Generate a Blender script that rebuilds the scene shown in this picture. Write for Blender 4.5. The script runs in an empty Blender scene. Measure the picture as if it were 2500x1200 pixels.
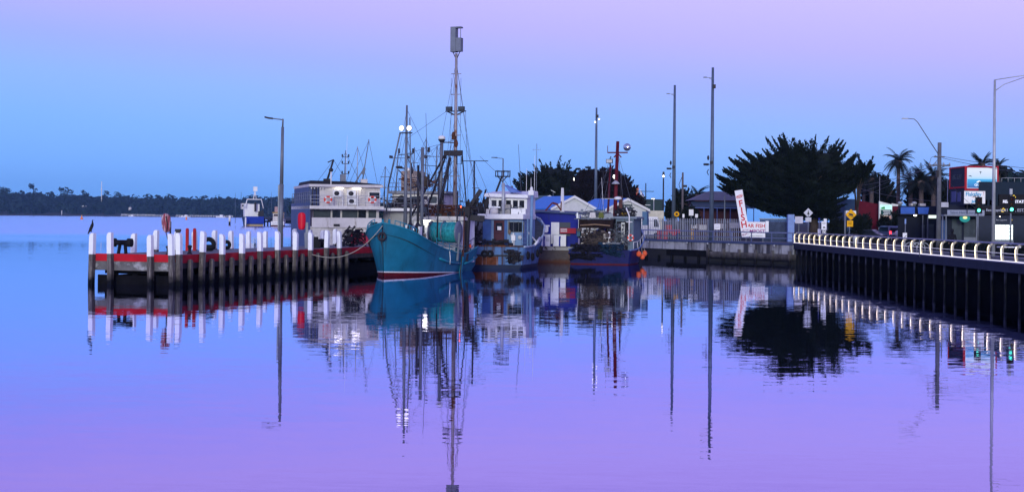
import bpy, bmesh, math, random
from mathutils import Vector, Matrix
R = math.radians
random.seed(7)
sc = bpy.context.scene
COL = sc.collection

# ------------------------------------------------------------------ camera
F, H0, ROLL, CAMZ = 3500.0, 531.0, 0.0096, 4.2
cd = bpy.data.cameras.new("camera")
cam = bpy.data.objects.new("camera", cd); COL.objects.link(cam)
cd.sensor_width = 36; cd.lens = 36 * F / 2500
cd.shift_y = -(600 - H0) / 2500
cd.clip_start = 0.5; cd.clip_end = 12000
cam.matrix_world = Matrix.Translation((0, 0, CAMZ)) @ Matrix.Rotation(R(90), 4, 'X') @ Matrix.Rotation(ROLL, 4, 'Z')
sc.camera = cam
sc.view_settings.view_transform = 'Standard'; sc.view_settings.look = 'None'
sc.view_settings.exposure = 0.0; sc.view_settings.gamma = 1

def P(px, py, d):
    """a point at depth d metres that the survey of the photograph gives for a pixel"""
    u = (px - 1250) + ROLL * (py - H0); v = (py - H0) - ROLL * (px - 1250)
    return Vector((u * d / F, d, CAMZ - v * d / F))
def ZZ(px, py, d): return P(px, py, d).z
def XX(px, py, d): return P(px, py, d).x

# ------------------------------------------------------------------ sky and sun (sun just set behind the camera)
w = bpy.data.worlds.new("World"); sc.world = w; w.use_nodes = True
nt = w.node_tree; nt.nodes.clear()
N, L = nt.nodes.new, nt.links.new
out = N('ShaderNodeOutputWorld'); add = N('ShaderNodeAddShader'); L(add.outputs[0], out.inputs[0])
sky = N('ShaderNodeTexSky'); sky.sky_type = 'NISHITA'; sky.sun_disc = False
SUN_EL, SUN_AZ = R(9), R(186)
sky.sun_elevation = SUN_EL; sky.sun_rotation = SUN_AZ
b1 = N('ShaderNodeBackground'); b1.inputs[1].default_value = 0.05
hs = N('ShaderNodeMixRGB'); hs.blend_type = 'MULTIPLY'; hs.inputs[0].default_value = 1; hs.inputs[2].default_value = (.45, .42, .8, 1)
L(sky.outputs[0], hs.inputs[1]); L(hs.outputs[0], b1.inputs[0]); L(b1.outputs[0], add.inputs[0])
tc = N('ShaderNodeTexCoord'); sx = N('ShaderNodeSeparateXYZ'); L(tc.outputs['Generated'], sx.inputs[0])
ma = N('ShaderNodeMath'); ma.operation = 'MULTIPLY_ADD'; L(sx.outputs[0], ma.inputs[0]); ma.inputs[1].default_value = 0.065; L(sx.outputs[2], ma.inputs[2])
ra = N('ShaderNodeValToRGB'); L(ma.outputs[0], ra.inputs[0])
def ramp(r, stops):
    e = r.color_ramp.elements
    while len(e) > 2: e.remove(e[-1])
    e[0].position, e[0].color = stops[0][0], (*stops[0][1], 1)
    e[1].position, e[1].color = stops[-1][0], (*stops[-1][1], 1)
    for p_, c in stops[1:-1]:
        x = e.new(p_); x.color = (*c, 1)
ramp(ra, [(0, (.085, .36, .98)), (.015, (.10, .385, 1.03)), (.045, (.14, .41, 1.03)), (.075, (.215, .42, .98)), (.10, (.30, .385, .96)),
          (.13, (.45, .40, .96)), (.165, (.57, .465, .97)), (.23, (.55, .43, .95)), (.40, (.36, .33, .85)), (1, (.17, .19, .55))])
b2 = N('ShaderNodeBackground'); b2.inputs[1].default_value = 0.97
L(ra.outputs[0], b2.inputs[0]); L(b2.outputs[0], add.inputs[1])

sl = bpy.data.lights.new("sun", 'SUN'); sl.energy = 1.9; sl.angle = R(12); sl.color = (.90, .95, .90)
so = bpy.data.objects.new("sun", sl); COL.objects.link(so)
to_sun = Vector((math.cos(SUN_EL) * math.sin(SUN_AZ), math.cos(SUN_EL) * math.cos(SUN_AZ), math.sin(SUN_EL)))
so.rotation_euler = to_sun.to_track_quat('Z', 'Y').to_euler()
so.location = to_sun * 200

# ------------------------------------------------------------------ materials
MATS = {}
def mat(name, col, rough=.6, metal=0, var=.18, vs=2.0, streak=None, sscale=(3, 3, .35), bump=0, bs=20, emit=None, es=1, spec=.14, low_tint=None, coat=0, rust=None):
    """streak=(colour, low, high): runs of another colour down the surface; tide=(colour, z0, z1): another colour takes over below that height"""
    if name in MATS: return MATS[name]
    m = bpy.data.materials.new(name); m.use_nodes = True; t = m.node_tree; n, l = t.nodes.new, t.links.new
    b = t.nodes['Principled BSDF']; b.inputs['Roughness'].default_value = rough; b.inputs['Metallic'].default_value = metal
    b.inputs['Specular IOR Level'].default_value = spec; b.inputs['Coat Weight'].default_value = coat
    co = n('ShaderNodeTexCoord'); oi = n('ShaderNodeObjectInfo')
    off = n('ShaderNodeVectorMath'); off.operation = 'ADD'; l(co.outputs['Object'], off.inputs[0]); 
    rs = n('ShaderNodeMath'); rs.operation = 'MULTIPLY'; l(oi.outputs['Random'], rs.inputs[0]); rs.inputs[1].default_value = 37
    l(rs.outputs[0], off.inputs[1])
    nz = n('ShaderNodeTexNoise'); nz.inputs['Scale'].default_value = vs; nz.inputs['Detail'].default_value = 5; nz.inputs['Roughness'].default_value = .65
    l(off.outputs[0], nz.inputs['Vector'])
    mr = n('ShaderNodeMapRange'); mr.inputs[1].default_value = .3; mr.inputs[2].default_value = .7; mr.inputs[3].default_value = 1 - var; mr.inputs[4].default_value = 1 + var * .6
    l(nz.outputs['Fac'], mr.inputs[0])
    mx = n('ShaderNodeMixRGB'); mx.blend_type = 'MULTIPLY'; mx.inputs[0].default_value = 1; mx.inputs[1].default_value = (*col, 1)
    l(mr.outputs[0], mx.inputs[2]); c = mx.outputs[0]
    if streak:
        mp = n('ShaderNodeMapping'); mp.inputs['Scale'].default_value = sscale; l(off.outputs[0], mp.inputs[0])
        n2 = n('ShaderNodeTexNoise'); n2.inputs['Scale'].default_value = 1; n2.inputs['Detail'].default_value = 6; n2.inputs['Roughness'].default_value = .7; l(mp.outputs[0], n2.inputs['Vector'])
        r2 = n('ShaderNodeMapRange'); r2.inputs[1].default_value = streak[1]; r2.inputs[2].default_value = streak[2]; l(n2.outputs['Fac'], r2.inputs[0])
        m2 = n('ShaderNodeMixRGB'); l(r2.outputs[0], m2.inputs[0]); l(c, m2.inputs[1]); m2.inputs[2].default_value = (*streak[0], 1); c = m2.outputs[0]
    if rust:
        mp5 = n('ShaderNodeMapping'); mp5.inputs['Scale'].default_value = rust[3]; mp5.inputs['Location'].default_value = (3.1, 7.7, 1.3); l(off.outputs[0], mp5.inputs[0])
        n5 = n('ShaderNodeTexNoise'); n5.inputs['Scale'].default_value = 1; n5.inputs['Detail'].default_value = 8; n5.inputs['Roughness'].default_value = .75; l(mp5.outputs[0], n5.inputs['Vector'])
        r5 = n('ShaderNodeMapRange'); r5.inputs[1].default_value = rust[1]; r5.inputs[2].default_value = rust[2]; l(n5.outputs['Fac'], r5.inputs[0])
        m5 = n('ShaderNodeMixRGB'); l(r5.outputs[0], m5.inputs[0]); l(c, m5.inputs[1]); m5.inputs[2].default_value = (*rust[0], 1); c = m5.outputs[0]
    if low_tint:
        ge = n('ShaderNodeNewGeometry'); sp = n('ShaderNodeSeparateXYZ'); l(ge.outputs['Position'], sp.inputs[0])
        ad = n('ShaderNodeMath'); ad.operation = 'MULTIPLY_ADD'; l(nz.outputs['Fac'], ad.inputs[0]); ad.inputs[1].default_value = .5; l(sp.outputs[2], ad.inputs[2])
        r3 = n('ShaderNodeMapRange'); r3.inputs[1].default_value = low_tint[1] + .25; r3.inputs[2].default_value = low_tint[2] + .25; r3.inputs[3].default_value = 1; r3.inputs[4].default_value = 0
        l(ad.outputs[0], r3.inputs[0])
        m3 = n('ShaderNodeMixRGB'); l(r3.outputs[0], m3.inputs[0]); l(c, m3.inputs[1]); m3.inputs[2].default_value = (*low_tint[0], 1); c = m3.outputs[0]
    l(c, b.inputs['Base Color'])
    if bump:
        n4 = n('ShaderNodeTexNoise'); n4.inputs['Scale'].default_value = bs; n4.inputs['Detail'].default_value = 4; l(off.outputs[0], n4.inputs['Vector'])
        bp = n('ShaderNodeBump'); bp.inputs['Strength'].default_value = bump; bp.inputs['Distance'].default_value = .03; l(n4.outputs['Fac'], bp.inputs['Height']); l(bp.outputs[0], b.inputs['Normal'])
    if emit:
        b.inputs['Emission Color'].default_value = (*emit, 1); b.inputs['Emission Strength'].default_value = es
    MATS[name] = m; return m

RUST = (.16, .055, .02)
white = mat('white_paint', (.78, .78, .76), .5, var=.08, streak=((.45, .38, .3), .62, .8))
postwhite = mat('post_white', (.88, .90, .90), .55, var=.06, vs=5, streak=((.38, .38, .36), .58, .74), sscale=(5, 5, .8))
dirtywhite = mat('dirty_white', (.58, .55, .52), .6, var=.22, streak=((.2, .17, .13), .55, .8))
cream = mat('cream_paint', (.62, .58, .45), .5)
galv = mat('galvanised', (.17, .19, .22), .5, .3, var=.25)
galvlight = mat('pale_galvanised', (.42, .44, .46), .45, .3)
greypaint = mat('grey_paint', (.2, .22, .26), .5, streak=((.1, .09, .08), .55, .75))
black = mat('black_rubber', (.012, .012, .014), .7)
darksteel = mat('dark_steel', (.035, .034, .04), .55, .3)
browniron = mat('brown_iron', (.07, .03, .02), .7, streak=(RUST, .45, .6))
rope_m = mat('rope', (.35, .33, .28), .9)
wire_m = mat('wire', (.10, .11, .15), .5, .3)
redp = mat('red_paint', (.52, .012, .02), .5, var=.2, streak=((.3, .02, .03), .55, .8))
redmast = mat('red_mast', (.10, .006, .014), .5, var=.25)
glassdark = mat('dark_glass', (.01, .014, .02), .08, var=.02, spec=.6)
glassmid = mat('tinted_glass', (.06, .075, .085), .1, var=.3)
orange = mat('orange_plastic', (.85, .14, .05), .45)
lit = mat('lit_lamp', (.9, .9, .85), .3, emit=(1, .93, .8), es=5)
litdeck = mat('deck_light', (.9, .9, .85), .3, emit=(1, .95, .75), es=15)
litdim = mat('lit_lens', (.9, .9, .9), .3, emit=(.95, .97, 1), es=1.5)
pilewood = mat('pile_wood', (.105, .092, .085), .85, var=.4, vs=4, streak=((.30, .28, .25), .52, .72), sscale=(9, 9, .8), bump=.4, low_tint=((.004, .005, .008), .22, .72))
darkwood = mat('dark_timber', (.008, .008, .010), .9, var=.4, spec=.03)
beamgrey = mat('weathered_beam', (.13, .125, .12), .85, var=.5, vs=1.2, streak=((.42, .42, .42), .56, .7), sscale=(1.1, 1.1, 1.6))
concrete = mat('concrete', (.36, .37, .39), .85, var=.3, vs=1.5, streak=((.05, .05, .06), .47, .60), sscale=(.9, .9, .08))
concretelow = mat('stained_concrete', (.13, .12, .12), .9, var=.4, vs=1.5, streak=((.05, .045, .045), .5, .7), low_tint=((.008, .008, .01), .35, 1.0))
asphalt = mat('asphalt', (.025, .026, .03), .9, var=.25, vs=.6)
paving = mat('paving', (.17, .17, .18), .8, var=.2, vs=1)
deckwood = mat('deck_planks', (.20, .20, .21), .75, var=.35, vs=1.2, streak=((.11, .11, .12), .5, .6), sscale=(.2, 6, 1))
lawn_m = mat('grass', (.008, .022, .008), .9, var=.5, vs=1.5)
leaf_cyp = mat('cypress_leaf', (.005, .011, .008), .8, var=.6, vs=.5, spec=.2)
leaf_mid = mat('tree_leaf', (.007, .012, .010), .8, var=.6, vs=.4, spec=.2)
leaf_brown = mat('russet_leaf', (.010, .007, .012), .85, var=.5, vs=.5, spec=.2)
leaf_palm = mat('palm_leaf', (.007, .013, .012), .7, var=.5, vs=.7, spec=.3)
leaf_far = mat('far_leaf', (.012, .026, .022), .9, var=.7, vs=.05, spec=.1)
bark = mat('bark', (.06, .045, .04), .9, var=.4)
palmbark = mat('palm_bark', (.11, .085, .08), .9, var=.4, vs=6)

# ------------------------------------------------------------------ mesh builder
class MB:
    def __init__(s): s.bm = bmesh.new()
    def f(s, vs, mi=0, sm=False):
        try:
            fc = s.bm.faces.new(vs); fc.material_index = mi; fc.smooth = sm; return fc
        except ValueError: return None
    def v(s, p): return s.bm.verts.new(p)
    def quad(s, pts, mi=0): s.f([s.v(p) for p in pts], mi)
    def box(s, c, size, rz=0, mi=0, taper=1.0, M=None):
        cx, cy, cz = c; a, b, h = size[0] / 2, size[1] / 2, size[2] / 2
        ca, sa = math.cos(rz), math.sin(rz); V = []
        for dz in (-h, h):
            k = taper if dz > 0 else 1
            for dx, dy in ((-a, -b), (a, -b), (a, b), (-a, b)):
                dx *= k; dy *= k
                p = Vector((cx + dx * ca - dy * sa, cy + dx * sa + dy * ca, cz + dz))
                V.append(s.v(M @ p if M else p))
        for q in ((0, 3, 2, 1), (4, 5, 6, 7), (0, 1, 5, 4), (1, 2, 6, 5), (2, 3, 7, 6), (3, 0, 4, 7)): s.f([V[i] for i in q], mi)
        return s
    def b2(s, x0, x1, y0, y1, z0, z1, mi=0):
        return s.box(((x0 + x1) / 2, (y0 + y1) / 2, (z0 + z1) / 2), (abs(x1 - x0), abs(y1 - y0), abs(z1 - z0)), mi=mi)
    def loft(s, rings, mi=0, cap=True, sm=False, closed=True):
        RV = [[s.v(p) for p in r] for r in rings]
        for A, B in zip(RV, RV[1:]):
            n = len(A)
            for i in range(n if closed else n - 1):
                j = (i + 1) % n; s.f([A[i], A[j], B[j], B[i]], mi, sm)
        if cap: s.f(RV[0][::-1], mi); s.f(RV[-1], mi)
        return RV
    def tube(s, pts, r, n=8, mi=0, cap=True):
        pts = [Vector(p) for p in pts]; rs = r if isinstance(r, (list, tuple)) else [r] * len(pts)
        rings = []; up = None
        for i, p in enumerate(pts):
            d = (pts[min(i + 1, len(pts) - 1)] - pts[max(i - 1, 0)]).normalized()
            if up is None or abs(up.dot(d)) > .95:
                up = Vector((0, 0, 1)) if abs(d.z) < .9 else Vector((1, 0, 0))
            a = d.cross(up).normalized(); b = a.cross(d).normalized(); up = b
            rings.append([p + (a * math.cos(6.28318 * k / n) + b * math.sin(6.28318 * k / n)) * rs[i] for k in range(n)])
        s.loft(rings, mi, cap, sm=n > 4); return s
    def bar(s, p0, p1, w, h, mi=0):
        p0, p1 = Vector(p0), Vector(p1); d = (p1 - p0).normalized()
        up = Vector((0, 0, 1)) if abs(d.z) < .95 else Vector((0, 1, 0))
        a = d.cross(up).normalized() * w / 2; b = a.cross(d).normalized() * h / 2
        s.loft([[p + a + b, p - a + b, p - a - b, p + a - b] for p in (p0, p1)], mi); return s
    def lathe(s, prof, n=16, c=(0, 0, 0), ax='z', mi=0, cap=True):
        c = Vector(c); rings = []
        for r, z in prof:
            ring = []
            for k in range(n):
                a = 6.28318 * k / n; x, y = r * math.cos(a), r * math.sin(a)
                ring.append(c + (Vector((x, y, z)) if ax == 'z' else Vector((z, x, y)) if ax == 'x' else Vector((x, z, y))))
            rings.append(ring)
        s.loft(rings, mi, cap, sm=True); return s
    def sphere(s, c, r, sc_=(1, 1, 1), n=12, mi=0):
        pr = []
        k = max(4, n // 2)
        for i in range(k + 1):
            t = math.pi * i / k; pr.append((max(.002, math.sin(t)), -math.cos(t)))
        c = Vector(c)
        s.loft([[c + Vector((a * math.cos(6.28318 * j / n) * sc_[0], a * math.sin(6.28318 * j / n) * sc_[1], z * sc_[2])) * r for j in range(n)] for a, z in pr], mi, True, True); return s
    def torus(s, c, R_, r, ax='y', n=16, m=8, mi=0):
        c = Vector(c); rings = []
        for i in range(n + 1):
            a = 6.28318 * i / n; ring = []
            for j in range(m):
                b = 6.28318 * j / m; q = R_ + r * math.cos(b); h = r * math.sin(b)
                x, y = q * math.cos(a), q * math.sin(a)
                ring.append(c + (Vector((x, h, y)) if ax == 'y' else Vector((x, y, h)) if ax == 'z' else Vector((h, x, y))))
            rings.append(ring)
        s.loft(rings, mi, False, True); return s
    def ext(s, poly, vec, mi=0):
        vec = Vector(vec); a = [Vector(p) for p in poly]
        s.loft([a, [p + vec for p in a]], mi); return s
    def build(s, name, mats, parent=None, loc=None, rz=None, clean=True, bev=0):
        if clean:
            bmesh.ops.remove_doubles(s.bm, verts=s.bm.verts, dist=1e-5)
            bmesh.ops.recalc_face_normals(s.bm, faces=s.bm.faces)
        me = bpy.data.meshes.new(name); s.bm.to_mesh(me); s.bm.free()
        for m in (mats if isinstance(mats, (list, tuple)) else [mats]): me.materials.append(m)
        o = bpy.data.objects.new(name, me); COL.objects.link(o)
        if parent: o.parent = parent
        if loc is not None: o.location = loc
        if rz is not None: o.rotation_euler.z = rz
        if bev:
            md = o.modifiers.new('bevel', 'BEVEL'); md.width = bev; md.segments = 2; md.limit_method = 'ANGLE'
        return o

def tag(o, label=None, cat=None, group=None, kind=None):
    if label: o['label'] = label
    if cat: o['category'] = cat
    if group: o['group'] = group
    if kind: o['kind'] = kind
    return o
def thing(name, label, cat, loc=(0, 0, 0), rz=0, group=None):
    o = bpy.data.objects.new(name, None); COL.objects.link(o); o.empty_display_size = .3
    o.location = loc; o.rotation_euler.z = rz
    return tag(o, label, cat, group)
def copy_tree(o, parent=None):
    c = o.copy(); COL.objects.link(c)
    if parent: c.parent = parent
    for ch in list(o.children): copy_tree(ch, c)
    return c
def text(s, size, parent, loc, m, name='lettering', rx=90, rz=0, al='CENTER', sxx=1.0, bold=0.0, ry=0):
    cu = bpy.data.curves.new(name, 'FONT'); cu.body = s; cu.size = size; cu.align_x = al; cu.align_y = 'CENTER'
    cu.extrude = .008; cu.offset = bold; cu.resolution_u = 4; cu.materials.append(m)
    o = bpy.data.objects.new(name, cu); COL.objects.link(o); o.parent = parent; o.location = loc
    dg = bpy.context.evaluated_depsgraph_get(); me = bpy.data.meshes.new_from_object(o.evaluated_get(dg))
    bpy.data.objects.remove(o); bpy.data.curves.remove(cu); me.name = name
    o = bpy.data.objects.new(name, me); COL.objects.link(o); o.parent = parent; o.location = loc
    o.rotation_euler = (R(rx), R(ry), R(rz)); o.scale = (sxx, 1, 1); return o
def tangle(parent, name, m, c, size, n, seed=0, r=.035):
    rd = random.Random(seed); mb = MB(); c = Vector(c)
    rp = lambda: c + Vector((rd.uniform(-1, 1) * size[0], rd.uniform(-1, 1) * size[1], rd.uniform(0, 1) * size[2]))
    prev = rp()
    for k in range(n):
        p = rp(); q = rp(); q = p.lerp(q, .6)
        if k % 4 == 0: mb.box(p, (rd.uniform(.1, .4), rd.uniform(.1, .4), rd.uniform(.1, .35)), rd.random() * 3)
        else: mb.tube([p, p.lerp(q, .5) + Vector((0, 0, rd.uniform(-.15, .15))), q], r * rd.uniform(.6, 1.6), 5)
        mb.tube([prev, p], .012, 4); prev = p
    return mb.build(name, m, parent)
def bits(parent, name, m, n, fn):
    for k in range(n):
        mb = MB(); fn(mb, k); mb.build(name, m, parent)
# ================================================================== water and land
def water_mat():
    m = bpy.data.materials.new('water'); m.use_nodes = True; t = m.node_tree; n, l = t.nodes.new, t.links.new
    t.nodes.remove(t.nodes['Principled BSDF']); b = n('ShaderNodeBsdfGlossy'); b.distribution = 'GGX'
    l(b.outputs[0], t.nodes['Material Output'].inputs[0])
    ge = n('ShaderNodeNewGeometry'); sp = n('ShaderNodeSeparateXYZ'); l(ge.outputs['Position'], sp.inputs[0])
    def noise(scl, det=2.0, rough=.5):
        mp = n('ShaderNodeMapping'); mp.inputs['Scale'].default_value = scl; l(ge.outputs['Position'], mp.inputs[0])
        z = n('ShaderNodeTexNoise'); z.inputs['Scale'].default_value = 1; z.inputs['Detail'].default_value = det; z.inputs['Roughness'].default_value = rough
        l(mp.outputs[0], z.inputs['Vector'])
        s = n('ShaderNodeVectorMath'); s.operation = 'SUBTRACT'; l(z.outputs['Color'], s.inputs[0]); s.inputs[1].default_value = (.5, .5, .5); return s.outputs[0], z.outputs['Fac']
    def scale(v, k):
        s = n('ShaderNodeVectorMath'); s.operation = 'MULTIPLY'; l(v, s.inputs[0]); s.inputs[1].default_value = k; return s.outputs[0]
    def addv(a, c):
        s = n('ShaderNodeVectorMath'); s.operation = 'ADD'; l(a, s.inputs[0]); l(c, s.inputs[1]); return s.outputs[0]
    rip, _ = noise((.42, 3.0, 1), 3.0, .6)
    swell, _ = noise((.10, .35, 1), 1.0)
    wind, _ = noise((1.6, 3.0, 1), 2.0, .6)
    _, patch = noise((.008, .012, 1), 3.0)
    # ripples are a little livelier towards the open water on the near side, the basin by the boats is sheltered
    rp = n('ShaderNodeMapRange'); l(sp.outputs[1], rp.inputs[0]); rp.inputs[1].default_value = 95; rp.inputs[2].default_value = 40; rp.inputs[3].default_value = .25; rp.inputs[4].default_value = 1.0
    # wind on the open lake beyond the jetty
    yy = n('ShaderNodeMath'); yy.operation = 'MULTIPLY_ADD'; l(patch, yy.inputs[0]); yy.inputs[1].default_value = 260; l(sp.outputs[1], yy.inputs[2])
    wd = n('ShaderNodeMapRange'); wd.interpolation_type = 'SMOOTHSTEP'; l(yy.outputs[0], wd.inputs[0]); wd.inputs[1].default_value = 320; wd.inputs[2].default_value = 440; wd.inputs[3].default_value = 0; wd.inputs[4].default_value = 1
    s1 = scale(rip, (.006, .024, 0)); s1b = n('ShaderNodeVectorMath'); s1b.operation = 'SCALE'; l(s1, s1b.inputs[0]); l(rp.outputs[0], s1b.inputs['Scale'])
    s2 = scale(swell, (.002, .007, 0))
    fine, _ = noise((2.2, 7.0, 1), 1.0)
    s4 = scale(fine, (.003, .020, 0))
    s3 = scale(wind, (.12, .16, 0)); s3b = n('ShaderNodeVectorMath'); s3b.operation = 'SCALE'; l(s3, s3b.inputs[0]); l(wd.outputs[0], s3b.inputs['Scale'])
    tot = addv(addv(s1b.outputs[0], s2), addv(s4, s3b.outputs[0]))
    lee = n('ShaderNodeCombineXYZ'); lm = n('ShaderNodeMath'); lm.operation = 'MULTIPLY'; l(wd.outputs[0], lm.inputs[0]); lm.inputs[1].default_value = -.038; l(lm.outputs[0], lee.inputs[1]); tot = addv(tot, lee.outputs[0])
    bi = n('ShaderNodeVectorMath'); bi.operation = 'ADD'; l(tot, bi.inputs[0]); bi.inputs[1].default_value = (0, 0, 1)
    no = n('ShaderNodeVectorMath'); no.operation = 'NORMALIZE'; l(bi.outputs[0], no.inputs[0]); l(no.outputs[0], b.inputs['Normal'])
    fr = n('ShaderNodeFresnel'); fr.inputs['IOR'].default_value = 1.4; l(no.outputs[0], fr.inputs['Normal'])
    rc = n('ShaderNodeValToRGB'); l(fr.outputs[0], rc.inputs[0]); ramp(rc, [(0, (.02, .03, .10)), (.12, (.16, .15, .36)), (.36, (.565, .47, .75)), (.6, (.64, .63, .96)), (1, (.86, .92, 1))]); l(rc.outputs[0], b.inputs['Color'])
    rr = n('ShaderNodeMapRange'); l(wd.outputs[0], rr.inputs[0]); rr.inputs[3].default_value = .012; rr.inputs[4].default_value = .10; l(rr.outputs[0], b.inputs['Roughness'])
    return m
mb = MB(); mb.quad([(-2600, -60, 0), (2600, -60, 0), (2600, 5200, 0), (-2600, 5200, 0)])
tag(mb.build('water', water_mat()), 'calm violet blue harbour water reflecting the dusk sky', None, None, 'structure')

DECK = 2.0
WA, WB = Vector((14.3, 156)), Vector((26.7, 135.6))            # the quay wall
LAND = [(14.3, 156.15), (26.85, 135.75), (29.6, 135.75), (29.6, 30), (520, 30), (900, 1900), (-330, 1900), (-150, 900), (-45, 420), (-8, 168)]
mb = MB(); mb.ext([(x, y, -1.5) for x, y in LAND], (0, 0, 1.5 + 1.93)); tag(mb.build('ground', asphalt), 'dark bare ground of the waterfront', None, None, 'structure')
# quay walk behind the wall, street footpath, road, lawn strips: sheets above the ground
wd_ = (WB - WA).normalized(); wn = Vector((-wd_.y, wd_.x)) * -1
wn = Vector((wd_.y, -wd_.x)); wn = -wn if wn.y < 0 else wn
q = [WA + wn * .2, WB + wn * .2, WB + wn * 6, WA + wn * 6]
mb = MB(); mb.quad([(p.x, p.y, 1.99) for p in q]); tag(mb.build('quay_path', paving), 'grey paved walk along the quay wall', None, None, 'structure')
mb = MB(); mb.quad([(29.62, 40, 1.945), (31.2, 40, 1.945), (31.2, 133, 1.945), (29.62, 133, 1.945)]); tag(mb.build('lawn', lawn_m), 'narrow strip of dark grass beside the promenade', None, None, 'structure')
mb = MB(); mb.quad([(31.22, 40, 1.95), (33.4, 40, 1.95), (33.4, 133, 1.95), (31.22, 133, 1.95)]); tag(mb.build('footpath', paving), 'pale footpath between the grass strips', None, None, 'structure')
mb = MB(); mb.quad([(33.42, 40, 1.945), (38, 40, 1.945), (38, 122, 1.945), (33.42, 122, 1.945)]); tag(mb.build('verge', lawn_m), 'wide dark grass verge before the street', None, None, 'structure')
mb = MB(); mb.quad([(38.1, 60, 1.94), (60, 60, 1.94), (60, 127, 1.94), (38.1, 127, 1.94)]); tag(mb.build('road', asphalt), 'dark street in front of the shops', None, None, 'structure')
mb = MB(); mb.b2(35, 75, 127.2, 130.5, 1.9, 2.07); tag(mb.build('pavement', paving), 'raised pavement in front of the shops', None, None, 'structure')

# ------------------------------------------------------------------ quay wall with its railing
wl = (WB - WA).length; wang = math.atan2(wd_.y, wd_.x)
qw = thing('quay_wall', 'streaked pale concrete quay wall standing above dark water', 'sea wall', (WA.x, WA.y, 0), wang)
mb = MB()
for i in range(10):
    x0 = i * wl / 10; mb.b2(x0 + .01, x0 + wl / 10 - .01, -.12, .3, .98 if i >= 5 else 1.05, 1.86)
mb.build('upper_panel', concrete, qw)
mb = MB(); mb.b2(wl * .47, wl, -.25, .3, .36, .96); mb.build('lower_panel', concretelow, qw)
mb = MB(); mb.b2(0, wl * .47 - .02, .1, .35, .36, 1.04); mb.build('backing', darkwood, qw)
mb = MB(); mb.b2(-.1, wl + .05, -.3, .3, 1.862, 2.05); mb.build('coping', mat('coping_blue', (.06, .08, .16), .4, .2), qw)
for i in range(6):
    mb = MB(); x = wl * .47 + .25 + i * (wl * .53 - .5) / 5; mb.b2(x - .14, x + .14, -.42, -.252, -.8, 1.3); mb.build('buttress', concretelow, qw)
for i in range(5):
    mb = MB(); x = .6 + i * wl * .47 / 5; mb.tube([(x, .0, -1), (x, .0, .355)], .16); mb.build('pile', darkwood, qw)
for i in range(7):
    mb = MB(); x = 1.4 + i * 3.35; mb.sphere((x, -.36, 1.76), .1, n=10); mb.build('lamp_bracket', galvlight, qw)
qr = thing('quay_railing', 'blue grey two rail railing on the quay wall coping', 'railing', (WA.x, WA.y, 2.05), wang)
railblue = mat('rail_blue', (.16, .19, .33), .35, .5)
mb = MB(); mb.tube([(-.4, 0, .55), (-.3, 0, .82), (0, 0, .95), (wl, 0, .95)], .055); mb.build('top_rail', railblue, qr)
mb = MB(); mb.tube([(0, 0, .42), (wl, 0, .42)], .035); mb.build('lower_rail', railblue, qr)
for i in range(9):
    mb = MB(); x = .1 + i * (wl - .3) / 8; mb.bar((x, 0, 0), (x, 0, .95), .06, .09); mb.build('post', railblue, qr)

# ------------------------------------------------------------------ promenade (boardwalk) and its lit handrail
PX0, PY0, PY1 = 26.7, 62.0, 135.5
bw = thing('boardwalk', 'long timber boardwalk on slim columns along the right shore', 'boardwalk', (PX0, PY1, 0))
LB = PY1 - PY0
mb = MB(); mb.b2(.02, 2.95, -LB, 0, 1.86, 1.99); mb.build('deck', deckwood, bw)
mb = MB(); mb.b2(-.06, .018, -LB, 0, 1.52, 2.02)
mb.build('fascia', mat('fascia_steel', (.012, .017, .04), .6, 0, var=.3, spec=.08), bw)
for i in range(34): mb = MB(); mb.b2(.05, 2.9, -i * 2.2 - .18, -i * 2.2 - .02, 1.5, 1.855); mb.build('joist', darkwood, bw)
colm = mat('column_steel', (.16, .18, .24), .45, .5, low_tint=((.006, .007, .01), .85, 1.5))
p0 = None
for i in range(33):
    if p0 is None:
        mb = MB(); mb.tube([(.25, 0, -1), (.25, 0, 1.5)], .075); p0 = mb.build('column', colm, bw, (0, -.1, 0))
    else:
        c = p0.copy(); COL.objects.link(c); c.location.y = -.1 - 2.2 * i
mb = MB(); mb.b2(2.6, 2.9, -LB, 0, -1, 1.5); mb.build('retaining_wall', darkwood, bw)
hr = thing('lit_handrail', 'curved post handrail with glowing rail strips and added post glow along the boardwalk edge', 'railing', (PX0, PY1, 2.0))
railtop = mat('rail_top', (.38, .36, .50), .35, .6)
mb = MB(); mb.bar((.28, 0, 1.06), (.28, -LB, 1.06), .2, .07); mb.build('top_rail', railtop, hr)
strip = mat('light_strip', (.9, .9, .85), .3, emit=(1, .95, .92), es=1.15); stripdim = mat('light_strip_dim', (.9, .9, .85), .3, emit=(.95, .93, 1), es=.5)
mb = MB(); mb.bar((-.01, 0, .52), (-.01, -LB, .52), .09, .035); o = mb.build('mid_rail', railtop, hr)
mb = MB(); mb.quad([(-.05, 0, .539), (.03, 0, .539), (.03, -LB, .539), (-.05, -LB, .539)]); mb.quad([(-.056, 0, .525), (-.056, -LB, .525), (-.056, -LB, .538), (-.056, 0, .538)]); mb.build('light_strip', stripdim, o)
mb = MB(); mb.bar((-.03, 0, .06), (-.03, -LB, .06), .12, .06); o = mb.build('lower_rail', railtop, hr)
mb = MB(); mb.bar((-.03, 0, .107), (-.03, -LB, .107), .09, .03); mb.build('light_strip', strip, o)
postcream = mat('rail_post', (.42, .38, .29), .45)
pglow = mat('post_glow_spare', (.9, .85, .7), .4, emit=(1, .86, .62), es=9)  # spare emission for the added post glow, not used
pp = None
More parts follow.
